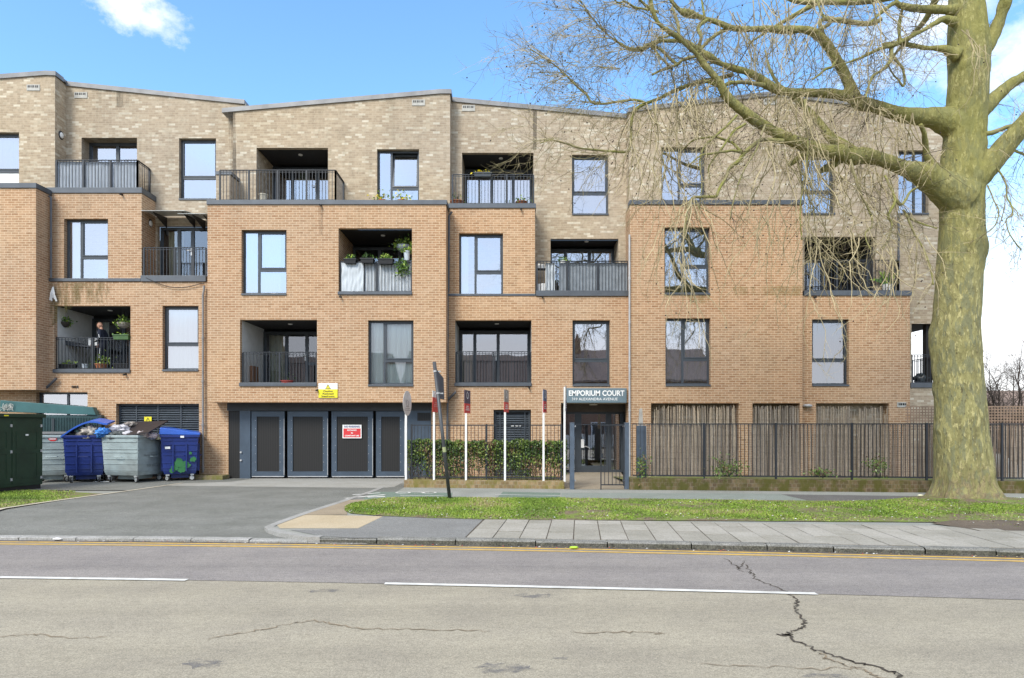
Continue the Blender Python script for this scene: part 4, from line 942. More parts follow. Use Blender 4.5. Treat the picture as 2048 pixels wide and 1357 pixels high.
shrub('shrub', 'straggly ivy low on the reeds right of the pillar', 1645, 945, .7, .2, 200, 3); shrub('shrub', 'thin leafy weed climbing the railings left of the tree trunk', 1752, 930, .5, .4, 220, 4)
# ---------------------------------------------------------------- entrance gate
gy = FY(2.4)+.05
gt = thing('entrance_gate', 'black bar gate between two square blue grey posts', 'gate', (XX(1195,gy), gy, 0))
for px, lab in ((1144,None),(1253,None)):
    m = MB(); x = XX(px,gy); m.box(x-.06, gy-.06, -.02, x+.06, gy+.06, 1.78); m.box(x-.066, gy-.066, 1.78, x+.066, gy+.066, 1.8); obj('post', m, BLUEGREY, gt, bev=.006)
    m = MB()
    for z in (.22,1.68): m.box(x+(.06 if px < 1200 else -.1), gy-.02, z, x+(.1 if px < 1200 else -.06), gy+.02, z+.04)
    obj('hinge', m, LGREY, gt)
m = MB(); x0, x1 = XX(1201,gy), XX(1246,gy)
m.box(x0-.014, gy-.1, -.0, x0+.014, gy-.072, 1.74); m.box(x1-.012, gy-.1, .1, x1+.012, gy-.076, 1.74)
for k in range(1,6): x = x0+(x1-x0)*k/6; m.box(x-.008, gy-.094, .12, x+.008, gy-.078, 1.74)
m.beam((x0,gy-.086,1.73),(x1,gy-.086,1.73),.014,.03); m.beam((x0,gy-.086,.13),(x1,gy-.086,.13),.014,.03); m.box(x0-.02, gy-.12, .85, x0+.06, gy-.066, .97)
m.beam((XX(1149,gy),gy,1.745),(XX(1248,gy),gy,1.745),.012,.02)
obj('gate_leaf', m, RAIL, gt)
# ---------------------------------------------------------------- signs
SIGNB = M('sign_blue_grey', (.13,.185,.215), .45, var=.08); LET = M('sign_white', (.82,.82,.80), .5, var=.02); REDS = M('sign_red', (.60,.035,.04), .5, var=.08); YELS = M('sign_yellow', (.78,.68,.02), .5, var=.05); INK = M('sign_ink', (.03,.03,.03), .6)
ys = YD2-.06; a, c = W(1132,806,ys), W(1253,777,ys); m = MB(); m.box(a.x, ys-.04, a.z, c.x, ys+.058, c.z)
sg = thing('name_sign', 'blue grey name sign over the entrance', 'sign', ((a.x+c.x)/2, ys, a.z)); obj('board', m, SIGNB, sg, bev=.006)
lettering('EMPORIUM COURT', .24, Vector((XX(1192.5,ys), ys-.044, ZZ(787.5,ys))), LET, sg, XX(1248,ys)-XX(1137,ys), .006)
lettering('319 ALEXANDRA AVENUE', .12, Vector((XX(1189,ys), ys-.044, ZZ(799,ys))), LET, sg, XX(1236,ys)-XX(1145,ys), 0)
ys = YC-.03; a, c = W(637,796,ys), W(675,767,ys); sg = thing('warning_sign', 'yellow and white headroom warning sign above the garage gate', 'sign', ((a.x+c.x)/2, ys, a.z))
m = MB(); zm = ZZ(779,ys); m.box(a.x, ys, a.z, c.x, ys+.02, zm, 0); m.box(a.x, ys, zm, c.x, ys+.02, c.z, 1); obj('board', m, [YELS, LET], sg)
m = MB(); x = XX(656,ys); m.face([(x-.09,ys-.003,ZZ(778.5,ys)),(x+.09,ys-.003,ZZ(778.5,ys)),(x,ys-.003,ZZ(768.5,ys))], 1); m.face([(x-.066,ys-.005,ZZ(777.5,ys)),(x+.066,ys-.005,ZZ(777.5,ys)),(x,ys-.005,ZZ(770,ys))], 0); m.box(x-.009, ys-.008, ZZ(775.5,ys), x+.009, ys-.006, ZZ(772,ys), 1)
obj('triangle', m, [YELS, INK], sg)
for s, y, w in (('Caution',783,.30),('Reduced',788,.34),('headroom',793,.40)): lettering(s, .075, Vector((x, ys-.005, ZZ(y,ys))), INK, sg, w, .001)
ys = yg-.02; a, c = W(685,877,ys), W(723,850,ys); sg = thing('parking_sign', 'red and white no parking sign on the third gate leaf', 'sign', ((a.x+c.x)/2, ys, a.z))
m = MB(); m.box(a.x, ys, a.z, c.x, ys+.02, c.z, 0); m.box(a.x+.03, ys-.004, a.z+.03, c.x-.03, ys+.001, ZZ(857.5,ys), 1); obj('board', m, [LET, REDS], sg); x = XX(704,ys)
lettering('NO PARKING', .08, Vector((x, ys-.006, ZZ(854,ys))), M('sign_navy',(.10,.10,.25),.5), sg, .5, .002)
for s, y, w in (('ENTRANCE',861,.3),('IN',866.5,.06),('CONSTANT USE',872,.46)): lettering(s, .06, Vector((x, ys-.008, ZZ(y,ys))), LET, sg, w, .002)
ys = YB2+.12; a, c = W(288.5,849,ys), W(303,834,ys); sg = thing('hazard_sign', 'small yellow hazard sign on the left louvre', 'sign', ((a.x+c.x)/2, ys, a.z)); m = MB(); m.box(a.x, ys, a.z, c.x, ys+.015, c.z); obj('board', m, YELS, sg)
m = MB(); x = (a.x+c.x)/2; z = (a.z+c.z)/2
for k in range(3):
    p = [(x-.07,z-.03),(x+.07,z-.03),(x,z+.09)]; q, r = p[k], p[(k+1)%3]; m.beam((q[0],ys-.003,q[1]),(r[0],ys-.003,r[1]),.004,.014)
m.beam((x+.012,ys-.003,z+.045),(x-.008,ys-.003,z+.005),.003,.012); m.beam((x-.008,ys-.003,z+.008),(x+.012,ys-.003,z-.015),.003,.012); m.box(x-.08, ys-.004, z-.085, x+.08, ys-.001, z-.07); obj('symbol', m, INK, sg)
# ---------------------------------------------------------------- sale boards on white posts
POSTW = M('white_post', (.74,.74,.72), .5, var=.06); NAVY = M('board_navy', (.045,.04,.085), .5); GREYB = M('board_taupe', (.30,.27,.24), .5); BLUEB = M('board_blue', (.06,.09,.19), .5)
def sale_board(px, ytop, ybot, wpx, label, upper, lower, emblem, round_=False, side_=1, frac=.42, pw=.055):
    X = XX(px,17.75); Y = FY(X)+.04
    for _ in range(3): X = XX(px,Y); Y = FY(X)+.03
    z0, z1 = ZZ(ybot,Y), ZZ(ytop,Y)
    t = thing('sale_board', label, 'sign', (X, Y, .2), group='estate agent boards along the hedge railings')
    m = MB(); m.box(-pw/2, -pw/2, -.0, pw/2, pw/2, z0-.2+.12); m.box(-pw/2+.004, -.02, z0-.2+.12, pw/2-.004, .02, z1-.2-.03); obj('post', m, POSTW, t, local=True, bev=.003)
    Wd = .6; vd_ = math.atan2(X, Y); sa = min(.95, wpx*Y/F/Wd); al = vd_+side_*math.asin(sa)   # board direction in plan
    d = Vector((math.sin(al), math.cos(al), 0)); n = Vector((d.y, -d.x, 0)); h0, h1 = z0-.2, z1-.2
    m = MB(); off = n*.035*(1 if n.y < 0 else -1)
    if round_:
        N = 28; pts = [(Wd*.5*math.cos(2*PI*k/N), (h0+h1)/2+(h1-h0)*.5*math.sin(2*PI*k/N)) for k in range(N)]
        for s in (0, 1): m.face([tuple(off+d*a+n*(.006*s)+Vector((0,0,b))) for a, b in (pts if s else pts[::-1])], 0)
        for k in range(N):
            (a,b),(c,e) = pts[k],pts[(k+1)%N]; m.face([tuple(off+d*a+Vector((0,0,b))),tuple(off+d*c+Vector((0,0,e))),tuple(off+d*c+n*.006+Vector((0,0,e))),tuple(off+d*a+n*.006+Vector((0,0,b)))], 0)
    else:
        hm = h0+(h1-h0)*frac
        for (a, b, mi) in ((h0,hm,1),(hm,h1,0)):
            q = [off-d*Wd/2, off+d*Wd/2, off+d*Wd/2+n*.008, off-d*Wd/2+n*.008]; m.hexa([x+Vector((0,0,a)) for x in q]+[x+Vector((0,0,b)) for x in q], mi)
    obj('panel', m, [upper, lower], t, local=True)
    m = MB(); hm = h0+(h1-h0)*(.5 if round_ else .78); N = 16
    for s in (-.004, .012):      # ring emblem on both faces
        for k in range(N):
            a0, a1 = 2*PI*k/N, 2*PI*(k+1)/N
            if 1 < k < 4: continue
            f = lambda r, a: tuple(off+n*s+d*(r*math.cos(a))+Vector((0,0,hm+r*math.sin(a))))
            m.face([f(.10,a0),f(.10,a1),f(.07,a1),f(.07,a0)])
        for k in range(3):
            z = h0+(h1-h0)*(.28 if round_ else frac*.5)+(k-1)*.05; w = .2-.04*k
            m.face([tuple(off+n*s-d*w+Vector((0,0,z))),tuple(off+n*s+d*w+Vector((0,0,z))),tuple(off+n*s+d*w+Vector((0,0,z+.02))),tuple(off+n*s-d*w+Vector((0,0,z+.02)))])
    obj('emblem', m, emblem, t, local=True)
    return t
sale_board(812, 782, 832, 17, 'oval white board with black tip on a white post at the garage gate', M('board_pale',(.62,.60,.57),.5), LET, M('emblem_grey',(.35,.33,.32),.5), True)
sale_board(868, 783, 825, 11, 'white and red board half behind the leaning pole', LET, REDS, M('emblem_pink',(.7,.25,.25),.5), frac=.7)
sale_board(932, 781, 827, 12, 'navy board with red lower band, right of the leaning pole', NAVY, REDS, LET)
sale_board(1010, 780, 825, 9, 'taupe board with red lower half in front of the louvre door', GREYB, REDS, LET, frac=.45)
sale_board(1087, 780, 826, 7, 'narrow blue and red board between the louvre door and the name sign', BLUEB, REDS, LET, frac=.5)
sale_board(1129, 772, 823, 2, 'white post with a board seen edge-on beside the entrance gate', GREYB, NAVY, LET)
# ---------------------------------------------------------------- leaning pole
b0 = G(900,999); tp = Vector(W(868.5,724,15.2)); t = thing('sign_pole', 'leaning grey steel pole with a sign seen from its edge', 'sign', (b0.x, b0.y, 0))
POLE = M('galvanised_grey', (.085,.09,.095), .5, .4, .2, 3); m = MB(); m.tube([b0+Vector((0,0,-.05)), tp], .042, 12); obj('pole', m, POLE, t, smooth=True)
d = (tp-b0).normalized(); c = b0.lerp(tp, .84); e = Vector((.50,.86,0)).normalized(); m = MB()
ct = [W(873,739,15.15), W(887,757,15.5), W(888.5,800,15.5), W(876,797,15.15)]
nn = (ct[1]-ct[0]).cross(ct[3]-ct[0]).normalized()*.004
m.hexa([p-nn for p in ct]+[p+nn for p in ct]); obj('sign_plate', m, M('plate_back',(.06,.075,.10),.45,.3), t)
m = MB()
for k in (.93,.77): q = b0.lerp(tp,k); m.lathe(q-d*.02, [(.05,0),(.05,.04)], 12, 0, d); m.beam(q, q+Vector((.12,.05,0)), .02, .03)
obj('clamp', m, LGREY, t)
m = MB(); q = b0.lerp(tp,.36); m.lathe(q-d*.06, [(.045,0),(.046,.12)], 12, 0, d); obj('tape', m, M('faded_tape',(.30,.33,.16),.7), t)
# ================================================================ LEFT: CABINET, STORE, BINS
GREEN = M('cabinet_green', (.012,.035,.018), .5, .0, .25, 3)
dirv = Vector((.22,.975,0)).normalized(); nrm = Vector((.975,-.22,0)).normalized(); c0 = Vector((-12.82,17.75,0))
t = thing('utility_cabinet', 'dark green steel utility cabinet on the grass at the left edge', 'cabinet', tuple(c0))
def cb(m, s0, s1, n0, n1, z0, z1, mi=0):
    P = lambda s, n: c0-dirv*s+nrm*n
    m.hexa([(*P(s1,n1).xy,z0),(*P(s0,n1).xy,z0),(*P(s0,n0).xy,z0),(*P(s1,n0).xy,z0),(*P(s1,n1).xy,z1),(*P(s0,n1).xy,z1),(*P(s0,n0).xy,z1),(*P(s1,n0).xy,z1)], mi)
m = MB(); cb(m, 0, 2.6, -1.2, 0, .12, 1.93); obj('body', m, GREEN, t, bev=.01)
m = MB(); cb(m, -.06, 2.66, -1.26, .06, 1.93, 2.03); obj('lid', m, GREEN, t, bev=.015)
m = MB(); cb(m, .03, 2.57, -1.17, -.03, -.03, .12); obj('plinth', m, BLACK, t)
for k in range(3):
    s0 = .06+k*.84; m = MB(); cb(m, s0, s0+.80, -.001, .012, .2, 1.86)
    for z0, z1 in ((.32,.98),(1.10,1.55)):
        for a, b, c, e in ((s0+.1,s0+.70,z0,z0+.025),(s0+.1,s0+.70,z1,z1+.025),(s0+.1,s0+.125,z0+.025,z1),(s0+.675,s0+.70,z0+.025,z1)): cb(m, a, b, .011, .022, c, e)
    d_ = obj('door', m, GREEN, t)
    m = MB()
    for z in (.28,1.0,1.68): cb(m, s0-.02, s0+.02, .010, .04, z, z+.07)
    obj('hinge', m, LGREY, d_)
m = MB(); cb(m, 1.0, 1.12, .061, .064, 1.96, 1.99); obj('label_plate', m, YELS, t)
m = MB(); cb(m, .42, .5, .013, .02, 1.45, 1.49); cb(m, 1.6, 1.7, .013, .02, 1.62, 1.72); obj('sticker', m, LET, t)
# bin store
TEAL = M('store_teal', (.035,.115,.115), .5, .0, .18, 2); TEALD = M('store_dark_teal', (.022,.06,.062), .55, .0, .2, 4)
A = Vector((-16.1,20.45,0)); B = Vector((-13.28,20.85,0)); L = (B-A).length; dv = (B-A)/L; nv = Vector((dv.y,-dv.x,0))
t = thing('bin_store', 'teal steel store with ribbed sides behind the dark green cabinet', 'shed', tuple(A))
def sb(m, s0, s1, n0, n1, z0, z1, mi=0, tp=0.):
    P = lambda s, n: A+dv*s+nv*n
    m.hexa([(*P(s0,n0).xy,z0),(*P(s0,n1).xy,z0),(*P(s1,n1).xy,z0),(*P(s1,n0).xy,z0),(*P(s0+tp,n0).xy,z1),(*P(s0+tp,n1).xy,z1),(*P(s1-tp*3,n1).xy,z1),(*P(s1-tp*3,n0).xy,z1)], mi)
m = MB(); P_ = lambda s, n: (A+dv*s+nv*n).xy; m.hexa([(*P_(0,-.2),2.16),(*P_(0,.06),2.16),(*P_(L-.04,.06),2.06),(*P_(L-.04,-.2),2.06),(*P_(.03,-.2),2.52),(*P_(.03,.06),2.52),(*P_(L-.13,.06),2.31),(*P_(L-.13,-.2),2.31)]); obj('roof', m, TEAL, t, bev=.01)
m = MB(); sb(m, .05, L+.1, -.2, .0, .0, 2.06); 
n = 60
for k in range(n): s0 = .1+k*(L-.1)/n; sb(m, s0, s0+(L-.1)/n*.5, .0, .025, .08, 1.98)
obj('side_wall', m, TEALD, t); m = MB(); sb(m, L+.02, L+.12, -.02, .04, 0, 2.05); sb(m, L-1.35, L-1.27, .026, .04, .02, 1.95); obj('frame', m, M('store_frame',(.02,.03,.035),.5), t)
m = MB(); rnd = random.Random(2)
for k in range(14):
    q = A+dv*(L*.06+rnd.uniform(-.1,.2))+nv*.1+Vector((0,0,2.2)); pts = [q+Vector((rnd.uniform(-.08,.08),0,rnd.uniform(-.03,.22))) for _ in range(5)]; m.tube(pts, .005, 4)
obj('rope', m, M('frayed_rope',(.6,.58,.52),.9), t)
# wheeled bins
GALV = M('galvanised_bin', (.37,.44,.44), .5, .3, .22, 2.5, tint=(.24,.265,.26)); BLUEP = M('blue_bin_plastic', (.012,.03,.17), .42, .0, .2, 3, tint=(.02,.035,.12)); BLUEL = M('blue_bin_lid', (.03,.11,.48), .4, .0, .12, 3); TYRE = M('wheel_rubber',(.02,.02,.02),.7); CAST = M('castor_steel',(.50,.52,.52),.4,.4)
def bin_body(t, w, dpt, mat, metal, rnd):
    z0, z1 = .22, 1.42; k = .05
    m = MB(); a, b = w/2, dpt/2
    lv = [(z0,-k*1.6),(z0+.1,-k),(z1-.1,0),(z1,.0)]
    for (za, ia), (zb, ib) in zip(lv, lv[1:]):
        p = [(-a-ia,-b-ia),(a+ia,-b-ia),(a+ia,b+ia),(-a-ia,b+ia)]; q = [(-a-ib,-b-ib),(a+ib,-b-ib),(a+ib,b+ib),(-a-ib,b+ib)]
        for i in range(4): m.face([(*p[i],za),(*p[(i+1)%4],za),(*q[(i+1)%4],zb),(*q[i],zb)])
    m.face([(-a+k*1.6,-b+k*1.6,z0),(a-k*1.6,-b+k*1.6,z0),(a-k*1.6,b-k*1.6,z0),(-a+k*1.6,b-k*1.6,z0)]); m.face([(-a+.02,-b+.02,1.2),(a-.02,-b+.02,1.2),(a-.02,b-.02,1.2),(-a+.02,b-.02,1.2)])
    m.box(-a*.5, -b*.55, .09, a*.5, b*.55, z0+.01)
    obj('body', m, mat, t, local=True)
    m = MB()   # rim
    for x0,y0,x1,y1 in ((-a-.04,-b-.04,a+.04,-b+.02),(-a-.04,b-.02,a+.04,b+.04),(-a-.04,-b+.02,-a+.02,b-.02),(a-.02,-b+.02,a+.04,b-.02)): m.box(x0,y0,z1-.07,x1,y1,z1+.005)
    obj('rim', m, mat, t, local=True, bev=.012)
    m = MB()   # pressed ribs
    zs = (.36,.55,.7,.9,1.0,1.22) if metal else (.4,.56,.8,.92,1.12,1.25)
    for z in zs:
        f = -k*(1-(z-.3)/.87)*1.0
        for s in (-1,1):
            if metal: m.box(-a*.93-f*0, s*(b+f)-.012, z, a*.93, s*(b+f)+.012, z+.025); m.box(s*(a+f)-.012, -b*.93, z, s*(a+f)+.012, b*.93, z+.025)
            else:
                for u0, u1 in ((-.92,-.42),(-.34,.34),(.42,.92)):
                    m.box(a*u0, s*(b+f)-.014, z, a*u1, s*(b+f)+.014, z+.03); m.box(s*(a+f)-.014, b*u0, z, s*(a+f)+.014, b*u1, z+.03)
    if not metal:
        for s in (-1,1):
            for u in (-.36,.36): m.box(a*u-.02, s*b-.03, .3, a*u+.02, s*b+.03, 1.15); m.box(s*a-.03, b*u-.02, .3, s*a+.03, b*u+.02, 1.15)
    obj('ribs', m, mat, t, local=True)
    m = MB(); m.tube([(-.15,-b-.03,.78),(-.12,-b-.075,.78),(.12,-b-.075,.78),(.15,-b-.03,.78)], .013, 6); m.tube([(a+.03,-.15,.78),(a+.075,-.12,.78),(a+.075,.12,.78),(a+.03,.15,.78)], .013, 6); obj('handle', m, mat, t, local=True)
    for sx in (-1,1):
        for sy in (-1,1):
            x, y = sx*(a-.17), sy*(b-.14); an = rnd.uniform(0,PI); ax = Vector((math.cos(an),math.sin(an),0))
            m = MB(); m.box(x-.05,y-.05,.17,x+.05,y+.05,.215)
            for s in (-1,1): p = Vector((x,y,0))+ax*.035*s; m.beam(p+Vector((0,0,.19)), p+Vector((0,0,.09)), .012, .05)
            cs = obj('castor', m, CAST, t, local=True); m = MB(); m.lathe(Vector((x,y,.092))-ax*.025, [(.05,-.001),(.092,.004),(.094,.025),(.092,.046),(.05,.051)], 18, 0, ax); obj('tyre', m, TYRE, cs)
            m = MB(); m.lathe(Vector((x,y,.092))-ax*.032, [(.001,0),(.062,.002),(.064,.032),(.062,.062),(.001,.064)], 16, 0, ax); obj('rim_hub', m, CAST, cs)
    return a, b, z1
def bin_(label, X, Y, rz, w, dpt, mat, metal, seed):
    t = thing('wheeled_bin', label, 'bin', (X, Y, .006), rz, 'wheeled bins by the louvred store'); return t, bin_body(t, w, dpt, mat, metal, random.Random(seed))
def lid(t, a, b, z, mat, hinge, up, dome=.0, thick=.03, skew=0.):
    """hinge: 'back' or 'left'; up: opening angle"""
    m = MB(); n = 8; pts = []
    for i in range(n+1):
        u = i/n; h = dome*math.sin(PI*u)
        pts.append((2*b*u, h))
    for (u0,h0),(u1,h1) in zip(pts, pts[1:]):
        f = lambda s, u, h: (s*(a+.045), b+.03-u*1.03, h)
        m.hexa([f(-1,u0,h0),f(1,u0,h0),f(1,u1,h1),f(-1,u1,h1),f(-1,u0,h0+thick),f(1,u0,h0+thick),f(1,u1,h1+thick),f(-1,u1,h1+thick)])
    me = fixnormals(m.mesh('lid', mat)); R = Matrix.Translation((0,b+.03,z+.01)) @ Matrix.Rotation(skew,4,'Y') @ Matrix.Rotation(-up,4,'X') @ Matrix.Translation((0,-b-.03,0))
    if hinge == 'left': R = Matrix.Rotation(PI/2,4,'Z') @ R
    if hinge == 'right': R = Matrix.Rotation(-PI/2,4,'Z') @ R
    me.transform(R); return obj('lid', me, None, t, local=True)
def gb(px, py): return G(px, py)
t, (a, b, z) = bin_('grey steel bin with a red badge, closed flat lid, next to the dark green cabinet', -14.05, 19.95, .5, 1.02, .95, GALV, True, 1)
lid(t, a, b, z, M('grey_lid',(.16,.165,.165),.6), 'back', .02, .06)
m = MB(); m.lathe((0.02,-b-.016,1.31), [(.0005,0),(.105,.0),(.105,.004),(.0005,.005)], 24, 0, (0,-1,0)); me = m.mesh('badge', REDS); [setattr(v.co, 'z', 1.31+(v.co.z-1.31)*.62) for v in me.vertices]; bd = obj('badge', me, None, t, local=True)
m = MB(); m.box(-.06,-b-.026,1.30,.1,-b-.022,1.325); obj('badge_mark', m, LET, bd)
t, (a, b, z) = bin_('blue plastic bin with an arched lid propped on rubbish bags', -13.0, 19.95, .36, 1.06, 1.0, BLUEP, False, 2)
m = MB(); n = 14
for i in range(n):   # sagging arched lid resting on the bags
    f = lambda u: (-a-.06+u*(2*a+.14), z+.03+.46*math.sin(min(1,u*1.12)*PI*.62)-.12*max(0,u-.62))
    (x0,h0),(x1,h1) = f(i/n), f((i+1)/n)
    m.hexa([(x0,-b-.05,h0-.10),(x1,-b-.05,h1-.10),(x1,b+.05,h1),(x0,b+.05,h0),(x0,-b-.05,h0-.05),(x1,-b-.05,h1-.05),(x1,b+.05,h1+.045),(x0,b+.05,h0+.045)])
obj('lid', fixnormals(m.mesh('lid', BLUEL)), None, t, local=True)
m = MB(); m.box(a+.004,-.25,.82,a+.01,-.1,.97); obj('notice', m, LET, t, local=True); m = MB(); m.box(a+.004,-.3,.56,a+.012,-.12,.74); obj('reflector', m, REDS, t, local=True)
t, (a, b, z) = bin_('dented grey steel bin at the front, overflowing with its black lid askew', -11.62, 20.05, -.22, 1.28, 1.2, GALV, True, 3)
# black lid tilted over the bags
LIDB = M('black_lid',(.022,.018,.02),.5); inv = (Matrix.Translation((-11.62,20.05,.006)) @ Matrix.Rotation(-.22,4,'Z')).inverted()
q = [W(216,878,19.5), W(297,867,19.3), W(336,844,20.35), W(264,846,20.7)]; u = Vector((0,0,.035)); m = MB(); m.hexa([tuple(inv @ p) for p in q]+[tuple(inv @ (p+u)) for p in q]); obj('lid', fixnormals(m.mesh('lid', LIDB)), None, t, local=True)
R = Matrix.Rotation(PI/2,4,'Z') @ Matrix.Rotation(PI/2,4,'X')
for s, z_, w in (('Harrow Council Trade',.82,.76),('T 020 8901 2600',.5,.54)): 
    me = textmesh(s, .09, .001); xs = [v.co.x for v in me.vertices]; me.transform(Matrix.Translation((a+.016,0,z_)) @ R @ Matrix.Diagonal((w/(max(xs)-min(xs)),1,1,1))); me.materials.clear(); me.materials.append(M('stencil',(.13,.15,.15),.7)); obj('lettering', me, None, t, local=True)
t, (a, b, z) = bin_('blue plastic bin splashed with green paint in front of the louvre', -10.45, 20.5, .42, 1.02, 1.0, BLUEP, False, 4)
m = MB(); m.hexa([(-a-.06,-b-.05,z+.02),(a+.06,-b-.05,z-.0),(a+.06,b+.05,z+.02),(-a-.06,b+.05,z+.04),(-a-.02,-b-.03,z+.24),(a+.05,-b-.04,z+.06),(a+.04,b+.03,z+.10),(-a-.02,b+.02,z+.28)]); obj('lid', fixnormals(m.mesh('lid', BLUEL)), None, t, local=True, bev=.02)
GP, nt, bb = newmat('green_paint'); bb.inputs['Base Color'].default_value = (.03,.16,.05,1); bb.inputs['Roughness'].default_value = .5
m = MB(); rnd = random.Random(8)
for cx_, cz, r in ((-.02,.58,.17),(.16,.5,.14),(-.14,.42,.12),(.36,.66,.10),(.3,.86,.05),(.05,.36,.12),(-.2,.33,.09)):
    N = 18; m.face([(cx_+r*math.cos(2*PI*i/N)*rnd.uniform(.55,1.15), -b-.018+(.045*max(0,(.9-cz))), cz+r*math.sin(2*PI*i/N)*rnd.uniform(.5,1.1)) for i in range(N)])
obj('paint_splash', m, GP, t, local=True)
m = MB(); m.box(.02,-b-.045,1.34,.12,-b-.042,1.40); m.box(-.4,-b-.02,1.0,-.26,-b-.016,1.07); obj('sticker', m, LET, t, local=True)
# rubbish
def bagmat(n, c, rough=.35, **k): return M(n, c, rough, var=.18, scale=7, **k)
WB_ = bagmat('white_bag',(.50,.49,.52), .25, tint=(.30,.30,.36)); CB_ = bagmat('cream_bag',(.44,.40,.34), .3, tint=(.25,.22,.2)); BB_ = bagmat('blue_bag',(.05,.22,.62)); PK = bagmat('red_white_bag',(.52,.46,.46), tint=(.5,.05,.07)); YB_ = bagmat('yellow_bag',(.66,.62,.40), tint=(.6,.6,.55)); GY_ = bagmat('grey_bag',(.45,.5,.55))
def bag(label, px, py, Y, r, mat, seed, name='rubbish_bag', cat='bag'):
    m = MB(); m.blob(W(px,py,Y), r, 18, .5, 3.4, seed); return solo(name, m, mat, label, cat, 'rubbish bags piled in the bins', smooth=True)
bag('large white printed bag lying on the tilted black lid', 238, 859, 19.95, (.30,.2,.14), WB_, 1); bag('pale folded bag behind the large white bag on the black lid', 262, 849.5, 20.3, (.15,.2,.08), CB_, 2)
bag('cream bag squeezed under the blue arched lid', 181, 865, 19.75, (.3,.3,.2), CB_, 3); bag('bright blue bag under the right end of the arched lid', 206, 866, 19.65, (.17,.25,.14), BB_, 4)
bag('white bag in the middle of the front grey bin', 258, 870, 19.75, (.2,.2,.11), WB_, 5); bag('red and white bag in the front grey bin', 284, 870, 19.6, (.16,.2,.10), PK, 6); bag('pinkish bag behind the red and white bag', 304, 872, 19.8, (.17,.2,.09), bagmat('pink_bag',(.6,.5,.52),tint=(.25,.3,.5)), 7)
bag('cream bag with a black mark at the right corner of the front grey bin', 321, 873, 20.0, (.15,.17,.10), YB_, 8); bag('dark bag in the shadow of the black lid', 238, 871, 19.7, (.25,.2,.12), bagmat('dark_bag',(.07,.08,.08)), 9)
m = MB(); m.blob(Vector((*G(186,960).xy,.09)), (.16,.13,.13), 10, .35, 2.5, 11); tag(obj('rubbish_bag', m, GY_, smooth=True), 'blue grey bag on the ground under the blue bin', 'bag', 'rubbish on the ground by the bins')
m = MB(); m.blob(Vector((*G(220,959).xy,.08)), (.2,.12,.16), 10, .45, 2.2, 12); tag(obj('rubbish_bag', m, WB_, smooth=True), 'crumpled white bag with dark print on the ground before the bins', 'bag', 'rubbish on the ground by the bins')
m = MB(); c = G(205,963,.02); m.hexa([(c.x-.25,c.y-.05,.012),(c.x+.4,c.y-.1,.012),(c.x+.38,c.y+.14,.012),(c.x-.2,c.y+.1,.012),(c.x-.25,c.y-.05,.02),(c.x+.4,c.y-.1,.03),(c.x+.38,c.y+.14,.02),(c.x-.2,c.y+.1,.02)]); solo('paper_sheet', m, WHITE, 'flat white sheet of paper lying before the bins', 'litter')
for px, py, lb, mt in ((1148,1097,'bright lime scrap in the gutter beside the kerb',M('lime',(.42,.62,.05),.6)),(1841,992,'cream scrap lying on the grass left of the tree trunk',M('cream',(.75,.72,.5),.7)),(115,1080,'white scrap by the dropped kerb at far left',WHITE)):
    c = G(px,py,-.07 if py > 1050 else .1); m = MB(); m.blob(c+Vector((0,0,.012)), (.07,.03,.018), 6, .4, 3, px); solo('litter', m, mt, lb, 'litter', smooth=True)
m = MB(); m.box(XX(372,20.9), 20.55, -.02, XX(455,20.9), 21.06, .14); solo('concrete_ledge', m, brick_mat('mossy_ledge',[(0,(.2,.16,.1)),(1,(.26,.2,.13))],(.2,.17,.12),moss=((.13,.14,.03),.42,.6,.8)), 'low mossy ledge at the foot of the brick pier by the gate', 'ledge', bev=.015)
# ================================================================ BALCONY CONTENTS
TERRA = M('terracotta', (.36,.13,.06), .8); PLA = [M('plant_dark',(.03,.065,.015),.5), M('plant_green',(.08,.17,.025),.5), M('plant_lime',(.26,.36,.05),.5), M('petal_yellow',(.75,.60,.03),.5)]
def plant(mb, c, r, n, seed, mats=(0,1,1,2), drop=0., smin=.025, smax=.06):
    rnd = random.Random(seed)
    def fn(q): d = Vector((q.gauss(0,.5)*r[0], q.gauss(0,.5)*r[1], q.gauss(0,.5)*r[2])); d.z -= drop*abs(d.x+d.y)*q.random(); return Vector(c)+d, q.choice(mats)
    leaves(mb, n, fn, rnd, smin, smax)
def pot(label, px, py, Y, r, h, mat, pr=None, n=120, seed=0, mats=(0,1,1,2), name='plant_pot', drop=0., group=None):
    c = W(px,py,Y); t = thing(name, label, 'plant pot', tuple(c), group=group)
    m = MB(); m.lathe(c, [(r*.72,0),(r*.95,h*.85),(r*1.06,h*.86),(r*1.06,h),(r*.9,h),(r*.85,h*.9)], 16); obj('pot', m, mat, t, smooth=False)
    if pr: m = MB(); plant(m, c+Vector((0,0,h+pr[2]*.35)), pr, n, seed, mats, drop); obj('foliage', m, PLA, t)
    return t
def trough(label, px0, px1, py0, py1, Y, mat, pr=None, n=100, seed=0, mats=(0,1,1,2), hooks=True):
    a, c = W(px0,py1,Y), W(px1,py0,Y); t = thing('planter_box', label, 'planter', ((a.x+c.x)/2, Y, a.z)); m = MB()
    m.hexa([(a.x+.02,Y-.08,a.z),(c.x-.02,Y-.08,a.z),(c.x-.02,Y+.08,a.z),(a.x+.02,Y+.08,a.z),(a.x,Y-.1,c.z),(c.x,Y-.1,c.z),(c.x,Y+.1,c.z),(a.x,Y+.1,c.z)])
    m.box(a.x-.015,Y-.115,c.z-.03,c.x+.015,Y+.115,c.z); obj('box', m, mat, t)
    if pr: m = MB(); plant(m, ((a.x+c.x)/2, Y, c.z+pr*.5), ((c.x-a.x)*.42,.08,pr), n, seed, mats); obj('foliage', m, PLA, t)
    return t
